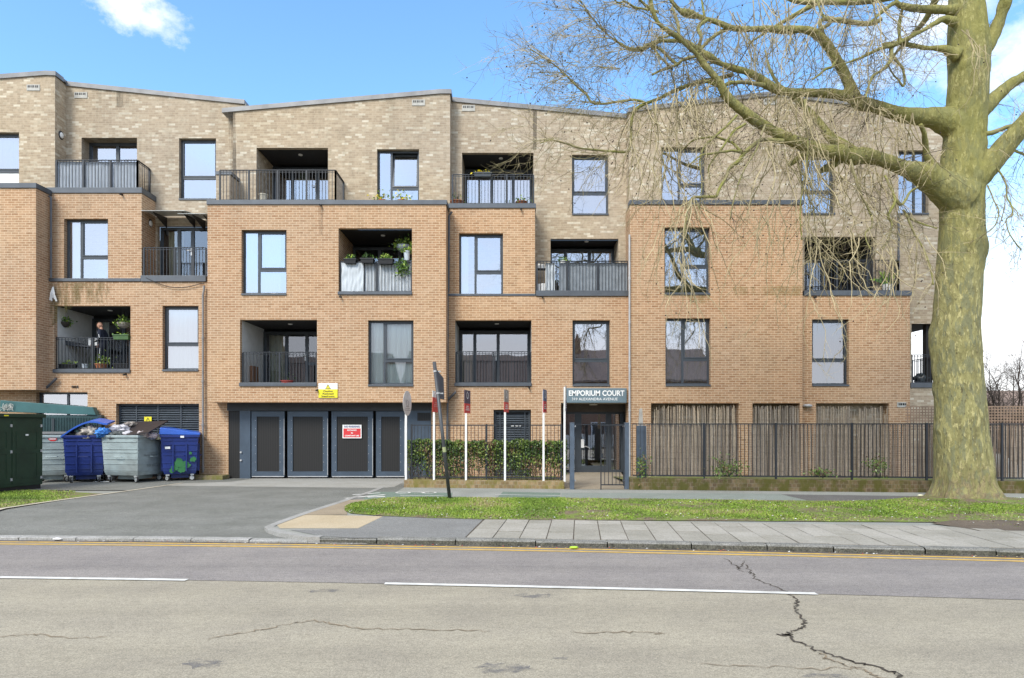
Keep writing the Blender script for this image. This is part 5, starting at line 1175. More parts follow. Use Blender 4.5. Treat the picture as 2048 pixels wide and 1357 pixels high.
def basket(label, px, py, Y, r, seed, mat, fol, n=220, chain=.5):
    c = W(px,py,Y); t = thing('hanging_basket', label, 'hanging basket', tuple(c)); m = MB(); m.lathe(c-Vector((0,0,r*.9)), [(r*.25,0),(r*.7,r*.25),(r*.95,r*.6),(r,r*.9),(r*.9,r*.9)], 16); obj('bowl', m, mat, t)
    m = MB(); plant(m, c+Vector((0,0,r*.3)), fol, n, seed, (0,1,1,2,2), .35); obj('foliage', m, PLA, t)
    m = MB()
    for k in range(3): an = 2*PI*k/3+.4; m.tube([c+Vector((r*math.cos(an),r*math.sin(an),0)), c+Vector((0,0,chain))], .006, 4)
    obj('chain', m, BLACK, t); return t
DKB = M('dark_basket',(.055,.045,.035),.9)
basket('hanging basket of green plants at the left of the first floor balcony with the man', 129, 645, 21.6, .19, 1, DKB, (.24,.2,.14)); basket('hanging basket with a pale bowl at the right of the balcony with the man', 247, 646, 21.6, .2, 2, M('woven_basket',(.30,.27,.22),.9), (.26,.2,.14))
basket('big hanging basket with yellow-green trailing plants on the second floor balcony', 808, 492, YC+.7, .25, 3, M('grey_bowl',(.36,.40,.44),.5), (.36,.3,.22), 380)
GRNP = M('green_trough',(.06,.12,.04),.5)
trough('green trough hung on the railing at the right of the man', 229, 260, 670, 680, YB2+.02, GRNP, .05, 30, 3); trough('black trough with lime plants on the balcony floor left of the man', 116, 152, 729, 737, YB2+.3, BLACK, .08, 50, 4, (1,2,2))
trough('black empty trough on the balcony floor right of the man', 230, 259, 728, 736, YB2+.3, BLACK)
pot('small grey pot with a stick on the balcony floor', 171, 737.5, YB2+.28, .12, .14, GY_); pot('terracotta pot with a pale leafy plant in front of the man', 202, 738.5, YB2+.28, .2, .16, TERRA, (.34,.2,.24), 170, 5, (1,2,2,2))
m = MB(); a, c = W(113,690,YB2+.7), W(196,676,YB2+.7); m.hexa([(a.x,YB2+.45,a.z),(c.x,YB2+.75,a.z-.1),(c.x,YB2+1.2,a.z-.1),(a.x,YB2+1.2,a.z),(a.x,YB2+.4,c.z),(c.x-.5,YB2+.7,a.z),(c.x-.5,YB2+1.2,a.z),(a.x,YB2+1.2,c.z)])
t = thing('balcony_table', 'dark covered table at the left of the man on the balcony', 'table', (a.x, YB2+.8, ZZ(740,YB2))); obj('top', m, M('table_cover',(.045,.05,.058),.7), t); zf_ = ZZ(740,YB2)
for xx, yy in ((a.x+.08,YB2+.5),(c.x-.1,YB2+.85),(a.x+.08,YB2+1.1),(c.x-.1,YB2+1.1)): m = MB(); m.box(xx-.02,yy-.02,zf_,xx+.02,yy+.02,a.z-.03); obj('leg', m, BLACK, t)
m = MB(); m.box(XX(178,YB2+.9), YB2+.85, ZZ(692,YB2+.9), XX(196,YB2+.9), YB2+1.0, ZZ(678,YB2+.9)); solo('paper_bag', m, WHITE, 'white paper bag on the dark covered table', 'bag', bev=.01)
m = MB(); q = W(146,712,YB2+1.2); m.blob(q, (.2,.1,.45), 10, .25, 2, 5); solo('dust_sheet', m, WB_, 'crumpled white sheet hanging under the dark covered table', 'sheet', smooth=True)
# second floor balcony with fabric screens
FAB = M('grey_screen_fabric',(.36,.40,.45),.85, var=.1, scale=3); FABW = M('pale_screen_fabric',(.50,.54,.57),.85, var=.08, scale=2)
def screen(label, x0, x1, y0, y1, Y, mat, seed, wr=.012):
    m = MB(); a, c = W(x0,y1,Y), W(x1,y0,Y); nx, nz = 24, 10
    P = lambda i, j: (a.x+(c.x-a.x)*i/nx, Y+wr*noise.noise(Vector((i*.5,j*.35,seed)))*2, a.z+(c.z-a.z)*j/nz+.012*noise.noise(Vector((i*.6,seed,j)))*(j == nz))
    g = [[m.vert(P(i,j)) for j in range(nz+1)] for i in range(nx+1)]
    for i in range(nx):
        for j in range(nz): m.f.append((g[i][j],g[i+1][j],g[i+1][j+1],g[i][j+1])); m.m.append(0)
    return solo('privacy_screen', m, mat, label, 'screen', 'fabric screens on the balcony railings', smooth=True)
screen('pale creased sheet hung outside the left end of the planted second floor balcony', 683, 727, 526, 583, YC+.06, FABW, 1, .03); screen('grey fabric behind the railing of the planted second floor balcony', 729, 823, 526, 584, YC+.16, FABW, 2)
screen('grey fabric behind the railing of the top left terrace', 114, 275, 324, 380, 21.34, FAB, 3); screen('grey fabric behind the railing of the balcony left of the long downpipe', 1118, 1256, 526, 583, 21.27, M('mid_grey_fabric',(.24,.27,.30),.85), 4); screen('pale narrow sheet at the left of the grey balcony fabric', 1091, 1110, 527, 581, 21.24, FABW, 5, .03)
trough('black railing trough of green plants, leftmost of three on the planted balcony', 689, 713, 519, 528, YC+.02, BLACK, .09, 70, 6, (0,1,1,2)); trough('black railing trough with a feathery bush, middle of three on the planted balcony', 722, 748, 518, 527, YC+.02, BLACK, .12, 70, 7, (0,1,1)); trough('black railing trough of pale flowers, right of three on the planted balcony', 757, 787, 519, 529, YC+.02, BLACK, .10, 90, 8, (1,2,2,1))
pot('tall grey pot of trailing greenery at the right of the planted balcony', 814, 522, YC+.2, .11, .3, GY_, (.2,.15,.1), 120, 9, (1,2,2)); 
c = W(806,530,YC+.03); t = thing('trailing_plant', 'trailing green plant hanging over the right end of the planted balcony railing', 'plant', tuple(c)); m = MB(); plant(m, c+Vector((0,0,-.05)), (.26,.08,.28), 260, 10, (1,1,2,0), .3); obj('foliage', m, PLA, t)
m = MB(); x0, x1 = XX(489,YC+.9), XX(510,YC+.9); zf_ = ZZ(767,YC); m.box(x0, YC+.7, zf_+.1, x1, YC+1.2, zf_+.62); 
t = thing('cabinet_box', 'brown wooden cupboard at the left of the first floor balcony over the gate', 'cupboard', (x0, YC+.9, zf_)); obj('body', m, M('brown_wood',(.22,.10,.045),.6,st=(1,1,.1)), t, bev=.01); m = MB(); m.box(x0+.03,YC+.74,zf_,x1-.03,YC+1.16,zf_+.1); obj('plinth', m, BLACK, t)
pot('low red bowl on the edge of the balcony over the gate', 574, 768, YC+.1, .2, .1, M('red_bowl',(.36,.06,.05),.6), (.2,.1,.2), 14, 11, (0,))
# top terraces
pot('cream barrel pot on the terrace at the top left of the middle block', 527, 404, YCb-.2, .14, .24, M('cream_pot',(.52,.48,.38),.8)); 
for k, (px, lb) in enumerate(((764,'daffodils in a pot left of the top floor window with the open sash'),(805,'daffodils in a pot right below the open sash'))): pot(lb, px, 412, YCb-.4, .13, .18, TERRA, (.3,.2,.2), 120, 20+k, (1,2,2,3))
trough('grey railing trough of yellow flowers on a top floor terrace', 948, 983, 347, 355, 21.2, M('slate_trough',(.05,.06,.07),.5), .07, 70, 12, (3,3,1)); pot('terracotta bowl of seedlings at the left of the yellow flower terrace', 914, 411, 21.5, .22, .12, TERRA, (.28,.2,.2), 50, 13, (1,2,0)); pot('second terracotta bowl with pale plants at the right of the yellow flower terrace', 1043, 411, 21.5, .2, .1, TERRA, (.36,.2,.12), 70, 14, (1,2))
pot('small plant seen above the pale fabric on the balcony left of the downpipe', 1126, 530, 21.4, .1, .12, WHITE, (.2,.1,.12), 60, 15, (1,1,2))
t = thing('wall_shelf', 'white boxes and jars stacked at the left end of the grey fabric balcony', 'shelf', (XX(1080,21.4), 21.4, ZZ(585,21.3)))
for k, (x0, x1, y0, y1) in enumerate(((1074,1081,529,538),(1082,1089,530,538),(1074,1081,569,583),(1082,1090,568,583))): m = MB(); m.box(XX(x0,21.4), 21.32, ZZ(y1,21.4), XX(x1,21.4), 21.5, ZZ(y0,21.4)); obj('box', m, WHITE, t, bev=.01)
m = MB(); m.box(XX(1073,21.4), 21.31, ZZ(540,21.4), XX(1091,21.4), 21.52, ZZ(538.2,21.4)); obj('board', m, BLACK, t)
# palm on the right hand balcony
c = W(1774,582,YE2+.3); t = thing('potted_palm', 'bright green palm in a white pot on the balcony behind the branches', 'plant', tuple(c)); m = MB(); m.lathe(c, [(.13,0),(.17,.2),(.16,.2)], 14); obj('pot', m, WHITE, t); m = MB(); rnd = random.Random(6)
for k in range(16):
    an = rnd.uniform(0,6.28); el = rnd.uniform(.4,1.4); d = Vector((math.cos(an)*math.cos(el)*1.0, math.sin(an)*.3, math.sin(el))); p = [c+Vector((0,0,.2))+d*.75*s+Vector((0,0,-.25*s*s)) for s in (0,.33,.66,1.)]
    w = Vector((-d.z,0,d.x)).normalized()*.055
    for i in range(3): k0, k1 = (.4,1,.9,.1)[i], (.4,1,.9,.1)[i+1]; m.face([p[i]-w*k0,p[i+1]-w*k1,p[i+1]+w*k1,p[i]+w*k0], rnd.choice((1,1,2)))
obj('fronds', m, PLA, t)
m = MB(); q = W(1846,757,YEb+.4); m.blob(q, (.3,.2,.17), 10, .4, 2, 9); solo('covered_heap', m, bagmat('dark_cover',(.03,.04,.045)), 'dark heap of covered things on the corner balcony left of the trunk', 'heap', smooth=True)
# ribbons and sagging cable on the left wall
m = MB(); rnd = random.Random(12)
for k in range(5):
    q = W(106,574,YB2-.05); e = W(100+k*3.2,600+rnd.uniform(-4,6),YB2-.06); mid = q.lerp(e,.5)+Vector((rnd.uniform(-.03,.03),-.04,0)); n = Vector((.022,0,.004))
    for p0, p1 in ((q,mid),(mid,e)): m.face([p0-n,p1-n*1.4,p1+n*1.4,p0+n])
solo('plastic_ribbon', m, WHITE, 'white plastic strips fluttering from the left parapet', 'ribbon')
m = MB(); p0, p1 = W(292,556,YB2-.06), W(408,568,YB2-.06); m.tube([p0.lerp(p1,s)+Vector((0,0,-.22*math.sin(PI*min(1,s*1.05)))) for s in [k/14 for k in range(15)]], .011, 6); solo('hanging_cable', m, BLACK, 'black cable sagging below the left recess balcony', 'cable')
# ---------------------------------------------------------------- the man
def person():
    zf_ = ZZ(740,YB2)+.0; X0, Y0 = XX(207,YB2+.55), YB2+.55
    t = thing('person', 'bald man in a dark navy tracksuit with white stripes looking down on the balcony', 'person', (X0, Y0, zf_)); t.rotation_euler.z = 0
    s = (ZZ(645,Y0)-zf_)/1.70*1.0      # scale to the height in the photo, slightly bowed
    J = {'pel':(0,0,.92,.135),'wai':(-.0,0,1.08,.125),'che':(-.03,0,1.27,.15),'nkb':(-.06,0,1.43,.075),'shL':(-.05,-.17,1.38,.07),'shR':(-.05,.17,1.38,.07),
         'elL':(.03,-.22,1.13,.052),'elR':(.02,.22,1.12,.052),'wrL':(-.19,-.17,1.0,.038),'wrR':(-.18,.16,.98,.038),
         'hiL':(0,-.09,.86,.10),'hiR':(0,.09,.86,.10),'knL':(-.04,-.10,.47,.07),'knR':(.03,.10,.47,.07),'anL':(.0,-.10,.09,.05),'anR':(.08,.10,.09,.05),'toL':(-.17,-.12,.04,.04),'toR':(-.09,.12,.04,.04)}
    E = [('pel','wai'),('wai','che'),('che','nkb'),('che','shL'),('che','shR'),('shL','elL'),('shR','elR'),('elL','wrL'),('elR','wrR'),('pel','hiL'),('pel','hiR'),('hiL','knL'),('hiR','knR'),('knL','anL'),('knR','anR'),('anL','toL'),('anR','toR')]
    def skin(name, J, E, mat, root, sub=2):
        ks = list(J); me = bpy.data.meshes.new(name); me.from_pydata([(J[k][0]*s,J[k][1]*s,J[k][2]*s) for k in ks], [(ks.index(a),ks.index(b)) for a, b in E], [])
        o = bpy.data.objects.new(name, me); COL.objects.link(o); md = o.modifiers.new('skin','SKIN'); md.use_smooth_shade = True; o.modifiers.new('sub','SUBSURF').levels = sub; o.modifiers['sub'].render_levels = sub
        for k, v in zip(ks, me.skin_vertices[0].data): v.radius = (J[k][3]*s,)*2; v.use_root = (k == root)
        bpy.context.view_layer.update(); m2 = bpy.data.meshes.new_from_object(o.evaluated_get(bpy.context.evaluated_depsgraph_get())); bpy.data.objects.remove(o)
        m2.materials.clear(); m2.materials.append(mat); m2.polygons.foreach_set('use_smooth', [True]*len(m2.polygons)); return m2
    NAVYC = M('navy_tracksuit',(.010,.014,.028),.9); SKIN = M('skin',(.50,.27,.18),.55,var=.08)
    b_ = obj('body', skin('body', J, E, NAVYC, 'pel'), None, t, local=True)
    # head with face, bowed to the left
    m = MB(); n = 18; hc = Vector((-.12,0,1.585))
    for i in range(n+1):
        th = PI*i/n
        for k in range(n*2):
            an = 2*PI*k/(n*2); d = Vector((math.sin(th)*math.cos(an), math.sin(th)*math.sin(an), math.cos(th))); r = Vector((d.x*.098, d.y*.077, d.z*.118))
            if d.x < 0 and d.z < 0: r.x *= 1-.12*abs(d.z); r.z *= 1.04
            if d.x > .2 and d.z < -.3: r *= .88
            f = math.exp(-((d.y/.16)**2)); 
            if d.x < 0: r.x -= .026*f*math.exp(-((d.z+.12)/.16)**2)+.010*f*math.exp(-((d.z+.62)/.1)**2)+.006*math.exp(-((d.z-.22)/.1)**2); r.x += .010*math.exp(-(((abs(d.y)-.33)/.12)**2))*math.exp(-((d.z-.06)/.1)**2)
            m.v.append(tuple(r))
    nn = n*2
    for i in range(n):
        for k in range(nn): m.f.append((i*nn+k,(i+1)*nn+k,(i+1)*nn+(k+1)%nn,i*nn+(k+1)%nn)); m.m.append(0)
    for sy in (-1,1): m.blob((.015,sy*.078,-.01), (.022,.010,.034), 6, .1)
    me = m.mesh('head', SKIN, True); me.transform(Matrix.Scale(s,4) @ Matrix.Translation(hc) @ Matrix.Rotation(-.32,4,'Y')); obj('head', me, None, t, local=True)
    m = MB(); m.tube([Vector((-.055,0,1.42))*s, Vector((-.09,0,1.52))*s], [.058*s,.052*s], 12); obj('neck', m, SKIN, t, smooth=True, local=True)
    m = MB()
    for sy in (-1,1): m.blob(Vector((-.205,sy*.031,1.575))*s, (.008,.012,.008), 5, 0)
    obj('eyes', m, INK, t, local=True)
    m = MB(); m.blob(Vector((-.207,0,1.50))*s, (.007,.022,.005), 5, 0); obj('mouth', m, M('lips',(.3,.12,.1),.6), t, local=True)
    for side_, wr in ((-1,J['wrL']),(1,J['wrR'])):
        HJ = {'w':(*wr[:3],.028),'p':(wr[0]-.07,wr[1]+.01*side_,wr[2]-.045,.034)}; HE = [('w','p')]
        for f in range(4):
            y = (f-1.5)*.02; L = (.075,.085,.08,.062)[f]; HJ[f'a{f}'] = (wr[0]-.10,wr[1]+y,wr[2]-.075,.0095); HJ[f'b{f}'] = (wr[0]-.10-L*.35,wr[1]+y*1.1,wr[2]-.075-L*.5,.0085); HJ[f'c{f}'] = (wr[0]-.10-L*.3,wr[1]+y*1.1,wr[2]-.075-L*.95,.007); HE += [('p',f'a{f}'),(f'a{f}',f'b{f}'),(f'b{f}',f'c{f}')]
        HJ['t1'] = (wr[0]-.075,wr[1]-side_*.035,wr[2]-.05,.011); HJ['t2'] = (wr[0]-.115,wr[1]-side_*.045,wr[2]-.085,.009); HE += [('p','t1'),('t1','t2')]
        obj('hand', skin('hand', HJ, HE, SKIN, 'w', 1), None, t, local=True)
    m = MB()
    P = lambda a, b, u: Vector(J[a][:3]).lerp(Vector(J[b][:3]), u)*s
    m.tube([P('shL','elL',.55)+Vector((0,-.056,0))*s, P('shL','elL',1.)+Vector((0,-.055,0))*s, P('elL','wrL',.5)+Vector((0,-.05,.01))*s, P('elL','wrL',.95)+Vector((0,-.042,.01))*s], .009, 5)
    m.tube([P('hiL','knL',.2)+Vector((.0,-.095,0))*s, P('hiL','knL',1.)+Vector((0,-.075,0))*s, P('knL','anL',.95)+Vector((0,-.055,0))*s], .009, 5); m.box(-.16*s,-.10*s,1.30*s,-.145*s,-.05*s,1.36*s)
    obj('stripes', m, LET, t, local=True)
person()
# ================================================================ HOUSES ACROSS THE STREET (seen in the windows) AND FAR RIGHT
HB = brick_mat('terrace_brick', [(0,(.22,.12,.08)),(1,(.30,.17,.11))], (.3,.25,.2)); TILE = M('brown_roof_tile',(.26,.19,.15),.9,var=.3,scale=9,bmp=.3); REND = M('cream_render',(.75,.72,.65),.9)
def house(label, x, y, w, d, eave, ridge, wallm, front=1, wins=True, rz=0., chim=True):
    t = thing('house', label, 'house', (x, y, -.05), rz); m = MB(); hw = w/2
    m.box(-hw,-d/2,0,hw,d/2,eave); m.face([(-hw,-d/2,eave),(-hw,d/2,eave),(-hw,0,ridge)]); m.face([(hw,-d/2,eave),(hw,d/2,eave),(hw,0,ridge)]); obj('wall', m, wallm, t, local=True)
    m = MB(); o = .35
    for s in (-1,1): m.hexa([(-hw-.2,s*(d/2+o),eave-.2),(hw+.2,s*(d/2+o),eave-.2),(hw+.2,0,ridge+.02),(-hw-.2,0,ridge+.02),(-hw-.2,s*(d/2+o),eave-.05),(hw+.2,s*(d/2+o),eave-.05),(hw+.2,0,ridge+.17),(-hw-.2,0,ridge+.17)])
    r = obj('roof', m, TILE, t, local=True)
    if chim: m = MB(); m.box(-hw+.3,-.5,ridge-1,-hw+1.2,.5,ridge+1.2); [m.lathe((-hw+.55+k*.4,0,ridge+1.2), [(.13,0),(.11,.35)], 10) for k in (0,1)]; obj('chimney', m, HB, r)
    if wins:
        for fx in (-.28,.28):
            for z in (.9,3.7):
                yy = front*(d/2); m = MB(); frame_boxes(m, fx*w-.7, z, fx*w+.7, z+1.25, yy-.04, .08, .08); wn = obj('window', m, WHITE, t, local=True); m = MB(); m.face([(fx*w-.62,yy+front*.012,z+.08),(fx*w+.62,yy+front*.012,z+.08),(fx*w+.62,yy+front*.012,z+1.17),(fx*w-.62,yy+front*.012,z+1.17)]); obj('pane', m, M('far_pane',(.06,.07,.08),.1), wn)
        m = MB(); yy = front*d/2; m.box(-.5,yy-.02,0,.5,yy+.04,2.1); obj('door', m, M('house_door',(.1,.03,.03),.4), t, local=True)
    return t
house('cream rendered house across the street reflected in the lower windows', -3, -17, 12, 8, 5.6, 8.4, REND); house('brick house across the street reflected at the left', -17, -17.5, 12, 8, 5.6, 8.2, HB); house('brick house across the street reflected at the right', 11, -16.8, 12, 8, 5.7, 8.5, HB)
m = MB(); [m.box(-24+k*1.2,-9.2,-.05,-24+k*1.2+1.18,-9.0,1.0) for k in range(40)]; solo('garden_wall', m, REND, 'pale garden wall across the street reflected in the entrance door', 'wall')
house('low dark roofed house beyond the fence at the far right', 38, 48, 9, 8, 2.4, 4.2, HB, -1, False, .12, False)
# ================================================================ PLANE TREE
BARK, nt, b = newmat('plane_bark'); pos = nd(nt,'ShaderNodeNewGeometry').outputs['Position']
n1 = noi(nt, 5.5, pos, 6, .65, st=(1.3,1.3,.45)); n2 = noi(nt, 13., pos, 5, .62, st=(1.2,1.2,.42)); n3 = noi(nt, 1.1, pos, 4)
base = ramp(nt, [(.32,(.17,.15,.085)),(.5,(.285,.258,.135)),(.68,(.39,.35,.19))], n1).outputs[0]
c = mixc(nt, base, (1.08,1.10,.88), 1., 'MULTIPLY')
c = mixc(nt, c, (.56,.50,.235), ramp(nt, [(.555,(0,0,0)),(.60,(.9,.9,.9))], n2).outputs[0])
c = mixc(nt, c, (.215,.22,.125), mth(nt,'MULTIPLY',ramp(nt, [(.51,(0,0,0)),(.56,(1,1,1))], noi(nt, 7.5, pos, 4, .55, st=(1.2,1.2,.35))).outputs[0],.75))
c = mixc(nt, c, (.095,.075,.042), mth(nt,'MULTIPLY',ramp(nt, [(.57,(0,0,0)),(.68,(1,1,1))], noi(nt, 11., pos, 5, .7, st=(1.4,1.4,.7))).outputs[0],.8))
sp = nd(nt,'ShaderNodeSeparateXYZ'); nt.links.new(pos, sp.inputs[0])
hi = ramp(nt, [(.0,(0,0,0)),(1.,(1,1,1))], mth(nt,'MULTIPLY',mth(nt,'SUBTRACT',sp.outputs[2],4.6),.35)).outputs[0]
c = mixc(nt, c, (.29,.28,.07), mth(nt,'MULTIPLY',mth(nt,'MULTIPLY',hi,.62),ramp(nt, [(.30,(.25,)*3),(.6,(1,1,1))], n3).outputs[0]))
lo = ramp(nt, [(.0,(1,1,1)),(1.,(0,0,0))], mth(nt,'MULTIPLY',sp.outputs[2],.9)).outputs[0]
c = mixc(nt, c, (.20,.14,.09), mth(nt,'MULTIPLY',mth(nt,'MULTIPLY',lo,.9),ramp(nt, [(.45,(0,0,0)),(.6,(1,1,1))], n2).outputs[0]))
nt.links.new(c, b.inputs['Base Color']); b.inputs['Roughness'].default_value = .85; b.inputs['Specular IOR Level'].default_value = .25
bump(nt, b, mth(nt,'ADD',n2,mth(nt,'MULTIPLY',noi(nt, 26., pos, 5, .75, st=(1.3,1.3,.4)),.9)), 1.0, .05)
LIMB, nt, b = newmat('mossy_limb'); pos = nd(nt,'ShaderNodeNewGeometry').outputs['Position']
c = mixc(nt, ramp(nt, [(.35,(.18,.155,.08)),(.65,(.31,.275,.145))], noi(nt, 12, pos, 4)).outputs[0], (.24,.24,.06), ramp(nt, [(.40,(0,0,0)),(.6,(1,1,1))], noi(nt, 2., pos, 4)).outputs[0]); nt.links.new(c, b.inputs['Base Color']); b.inputs['Roughness'].default_value = .9
bump(nt, b, noi(nt, 40, pos, 3), .5, .01)
TWIG = M('tan_twig', (.42,.35,.20), .8, var=.3, scale=3); TWIG2 = M('olive_twig', (.19,.165,.075), .85, var=.35, scale=3); TWIG3 = M('dark_twig', (.10,.08,.05), .85); SEED = M('seed_ball', (.06,.042,.03), .9)
TY = 14.75
TR = thing('plane_tree', 'huge bare plane tree with peeling mottled bark at the right', 'tree', (TREEX, TREEY, .1))
rows = [(1012,1846,2018),(1000,1858,2006),(985,1865,1998),(965,1867,1995),(940,1867,1991),(907,1866,1986),(859,1865,1978),(811,1866,1974),(763,1863.5,1969),(715,1859,1966.5),(700,1856,1966),(686,1854.5,1965),(667,1857,1963),(645,1861,1963),(619,1863.6,1964),(571,1868,1965.5),(524,1871,1970),(505,1873,1976),(495,1873.5,1978),(476,1874.5,1974),(452,1876.5,1972),(428,1876.5,1971),(380,1875.5,1970.5),(345,1877,1971),(310,1880,1973),(282,1884,1973),(231,1888,1975),(195,1891,1978),(165,1894,1979),(135,1894,1980),(105,1893,1983),(75,1893,1980),(30,1895,1973),(0,1894,1968),(-60,1895,1962),(-160,1898,1952),(-300,1904,1944),(-450,1908,1934)]
def lerp_row(y):
    for a, b in zip(rows, rows[1:]):
        if b[0] <= y <= a[0]: k = (a[0]-y)/(a[0]-b[0]); return a[1]+(b[1]-a[1])*k, a[2]+(b[2]-a[2])*k
    return rows[-1][1:]
tm = MB(); NS = 48; prev = None
ys = [1016-k*8 for k in range(0,40)]+[700-k*10 for k in range(115)]
for y in ys:
    l, r = lerp_row(min(1012,max(-450,y))); c = W((l+r)/2, y, TY); R = (r-l)/2*TY/F*(.83+.12*max(0,min(1,(y-965)/40))); ring = []
    fl = max(0, (y-900)/110.)**2
    for k in range(NS):
        an = 2*PI*k/NS; d = Vector((math.cos(an), math.sin(an), 0))
        q = 1+.035*noise.noise(Vector((d.x*1.3,d.y*1.3,c.z*.55)))+.02*noise.noise(Vector((d.x*3,d.y*3,c.z*1.6)))+fl*.20*math.sin(an*5+1.2+.6*math.sin(an*2))*(.4+.6*abs(d.y))
        ring.append(tm.vert(c+Vector((d.x*R*q, d.y*R*q*.97, 0))))
    if prev:
        for k in range(NS): tm.f.append((prev[k],prev[(k+1)%NS],ring[(k+1)%NS],ring[k])); tm.m.append(0)
    else: tm.f.append(tuple(ring[::-1])); tm.m.append(0)
    prev = ring
tm.f.append(tuple(prev)); tm.m.append(0)
def smooth_poly(P, n=5):
    """P: list of (Vector, radius) -> Catmull-Rom resampled"""
    out = []
    for i in range(len(P)-1):
        p0, p1, p2, p3 = P[max(0,i-1)], P[i], P[i+1], P[min(len(P)-1,i+2)]
        for k in range(n):
            t = k/n; f = lambda a,b,c,d: .5*((2*b)+(c-a)*t+(2*a-5*b+4*c-d)*t*t+(3*b-a-3*c+d)*t**3)
            out.append((f(p0[0],p1[0],p2[0],p3[0]), f(p0[1],p1[1],p2[1],p3[1])))
    out.append(P[-1]); return out
def limb(pts, Y0, Y1):
    n = len(pts); tot = [0]
    for a, b in zip(pts, pts[1:]): tot.append(tot[-1]+math.hypot(b[0]-a[0], b[1]-a[1]))
    P = []
    for (x,y,w), s in zip(pts, tot):
        u = s/tot[-1]; Y = Y0+(Y1-Y0)*u+.18*math.sin(u*5+x*.01)*u; P.append((W(x,y,Y), w/2*Y/F*(.84 if x > 1880 else .86)))
    return smooth_poly(P)
LIMBS = {}
LIMBS['a'] = limb([(1925,400,92),(1890,376,78),(1866,361,62),(1833,345,47),(1808,337,37),(1770,322,33),(1731,312,37),(1706,313,40),(1681,306,36),(1655,303,33),(1630,298,31),(1589,283,28),(1556,268,26),(1525,250,24),(1500,233,23),(1474,213,22),(1454,193,20),(1440,168,18),(1427,151,16),(1412,134,15),(1400,117,14),(1390,105,13),(1378,95,13),(1361,78,12),(1342,66,12),(1318,49,11),(1308,29,10),(1302,8,10),(1296,-30,8),(1285,-70,6)], TY-.1, 12.6)
LIMBS['b'] = limb([(1925,262,74),(1893,243,60),(1870,236,48),(1843,234,41),(1796,228,32),(1748,212,29),(1716,205,32),(1704,184,28),(1691,152,25),(1672,117,23),(1653,88,21),(1631,68,20),(1609,60,18),(1577,60,17),(1536,58.5,15),(1495,58.5,14),(1466,57,13),(1441,47,12),(1416,39,11.5),(1390,32,11.5),(1365,24,11),(1352,14,10),(1338,-6,9),(1320,-40,7)], TY, 14.2)
LIMBS['c'] = limb([(1722,206,28),(1704,196,26),(1680,190,23),(1640,186,21),(1600,186,20),(1565,183,20),(1535,170,20),(1515,155,18),(1490,143,15),(1465,136,14),(1440,127,14),(1410,110,14),(1384,92,13),(1365,81,11),(1345,82,11),(1320,83,11),(1300,90,11),(1285,98,10),(1270,100,9),(1251,95,7),(1220,73,6),(1203,59,5),(1185,37,4),(1171,19,3.5),(1158,-5,3)], 14.7, 13.4)
LIMBS['d'] = limb([(1718,314,28),(1695,296,25),(1670,281,22),(1655,268,20),(1642,251,18),(1624,228,16),(1604,210,14),(1585,192,12),(1560,172,9),(1540,140,7),(1530,100,5)], 14.2, 15.2)
LIMBS['e'] = limb([(1940,360,70),(1968,338,62),(1990,316,52),(2012,290,46),(2036,264,42),(2062,230,36),(2100,180,30),(2150,120,20)], TY-.1, 14.0)
LIMBS['f'] = limb([(1940,240,54),(1970,215,40),(1992,194,32),(2020,170,27),(2060,145,22),(2110,110,16)], TY+.05, 15.4)
LIMBS['g'] = limb([(1945,130,46),(1965,104,36),(1985,72,30),(1999,40,27),(2010,5,25),(2022,-50,22),(2040,-120,16)], TY+.05, 14.4)
LIMBS['h'] = limb([(1925,22,30),(1895,20,22),(1865,19,19),(1830,17,17),(1803,12,15),(1790,6,13),(1772,18,10),(1755,32,8),(1738,48,7)], TY-.05, 13.8)
LIMBS['i'] = limb([(1910,45,24),(1888,38,17),(1868,48,12),(1848,60,11),(1828,70,11),(1810,80,11),(1790,90,10),(1760,98,9),(1730,112,7.5),(1705,122,6),(1680,131,4)], TY-.2, 13.6)
LIMBS['j'] = limb([(1915,112,34),(1893,100,22),(1875,97,13),(1850,96,11),(1820,90,10.5),(1800,87,11),(1782,88,12),(1764,90,11)], TY-.2, 14.2)
LIMBS['k'] = limb([(1800,86,10),(1798,60,10),(1800,40,9),(1806,15,8)], 14.2, 14.2)
LIMBS['l'] = limb([(1905,362,26),(1890,352,22),(1872,334,18),(1856,318,15),(1851,290,14),(1848,268,13),(1840,248,11)], TY-.4, 14.0)
LIMBS['m'] = limb([(1686,314,20),(1664,330,20),(1650,338,18),(1642,342,15)], 14.2, 14.0)
LIMBS['n'] = limb([(1632,292,17),(1610,305,15),(1592,320,14),(1576,333,12)], 14.0, 13.7)
for kk in LIMBS: tm.tube([p for p,_ in LIMBS[kk]], [r*(1+.13*noise.noise(p*2.1)+.07*noise.noise(p*6)) for p,r in LIMBS[kk]], 14)
tmp = obj('trunk', tm, BARK); md = tmp.modifiers.new('re','REMESH'); md.mode = 'VOXEL'; md.voxel_size = .026; md.use_smooth_shade = True
ms = tmp.modifiers.new('sm','SMOOTH'); ms.iterations = 5; ms.factor = .5
bpy.context.view_layer.update(); me = bpy.data.meshes.new_from_object(tmp.evaluated_get(bpy.context.evaluated_depsgraph_get())); bpy.data.objects.remove(tmp)
co = [0.]*(len(me.vertices)*3); no = [0.]*(len(me.vertices)*3); me.vertices.foreach_get('co', co); me.vertices.foreach_get('normal', no)
for i in range(0, len(co), 3):
    p = Vector(co[i:i+3]); h = .016*noise.noise(p*Vector((3.2,3.2,1.2)))+.011*noise.noise(p*Vector((8,8,2.6)))+.006*noise.noise(p*Vector((17,17,7)))+.10*max(0,noise.noise(p*2.2+Vector((9,0,0)))-.42)
    if p.z < .6: h += .03*noise.noise(p*4)*(.6-p.z)
    for k in range(3): co[i+k] += no[i+k]*h
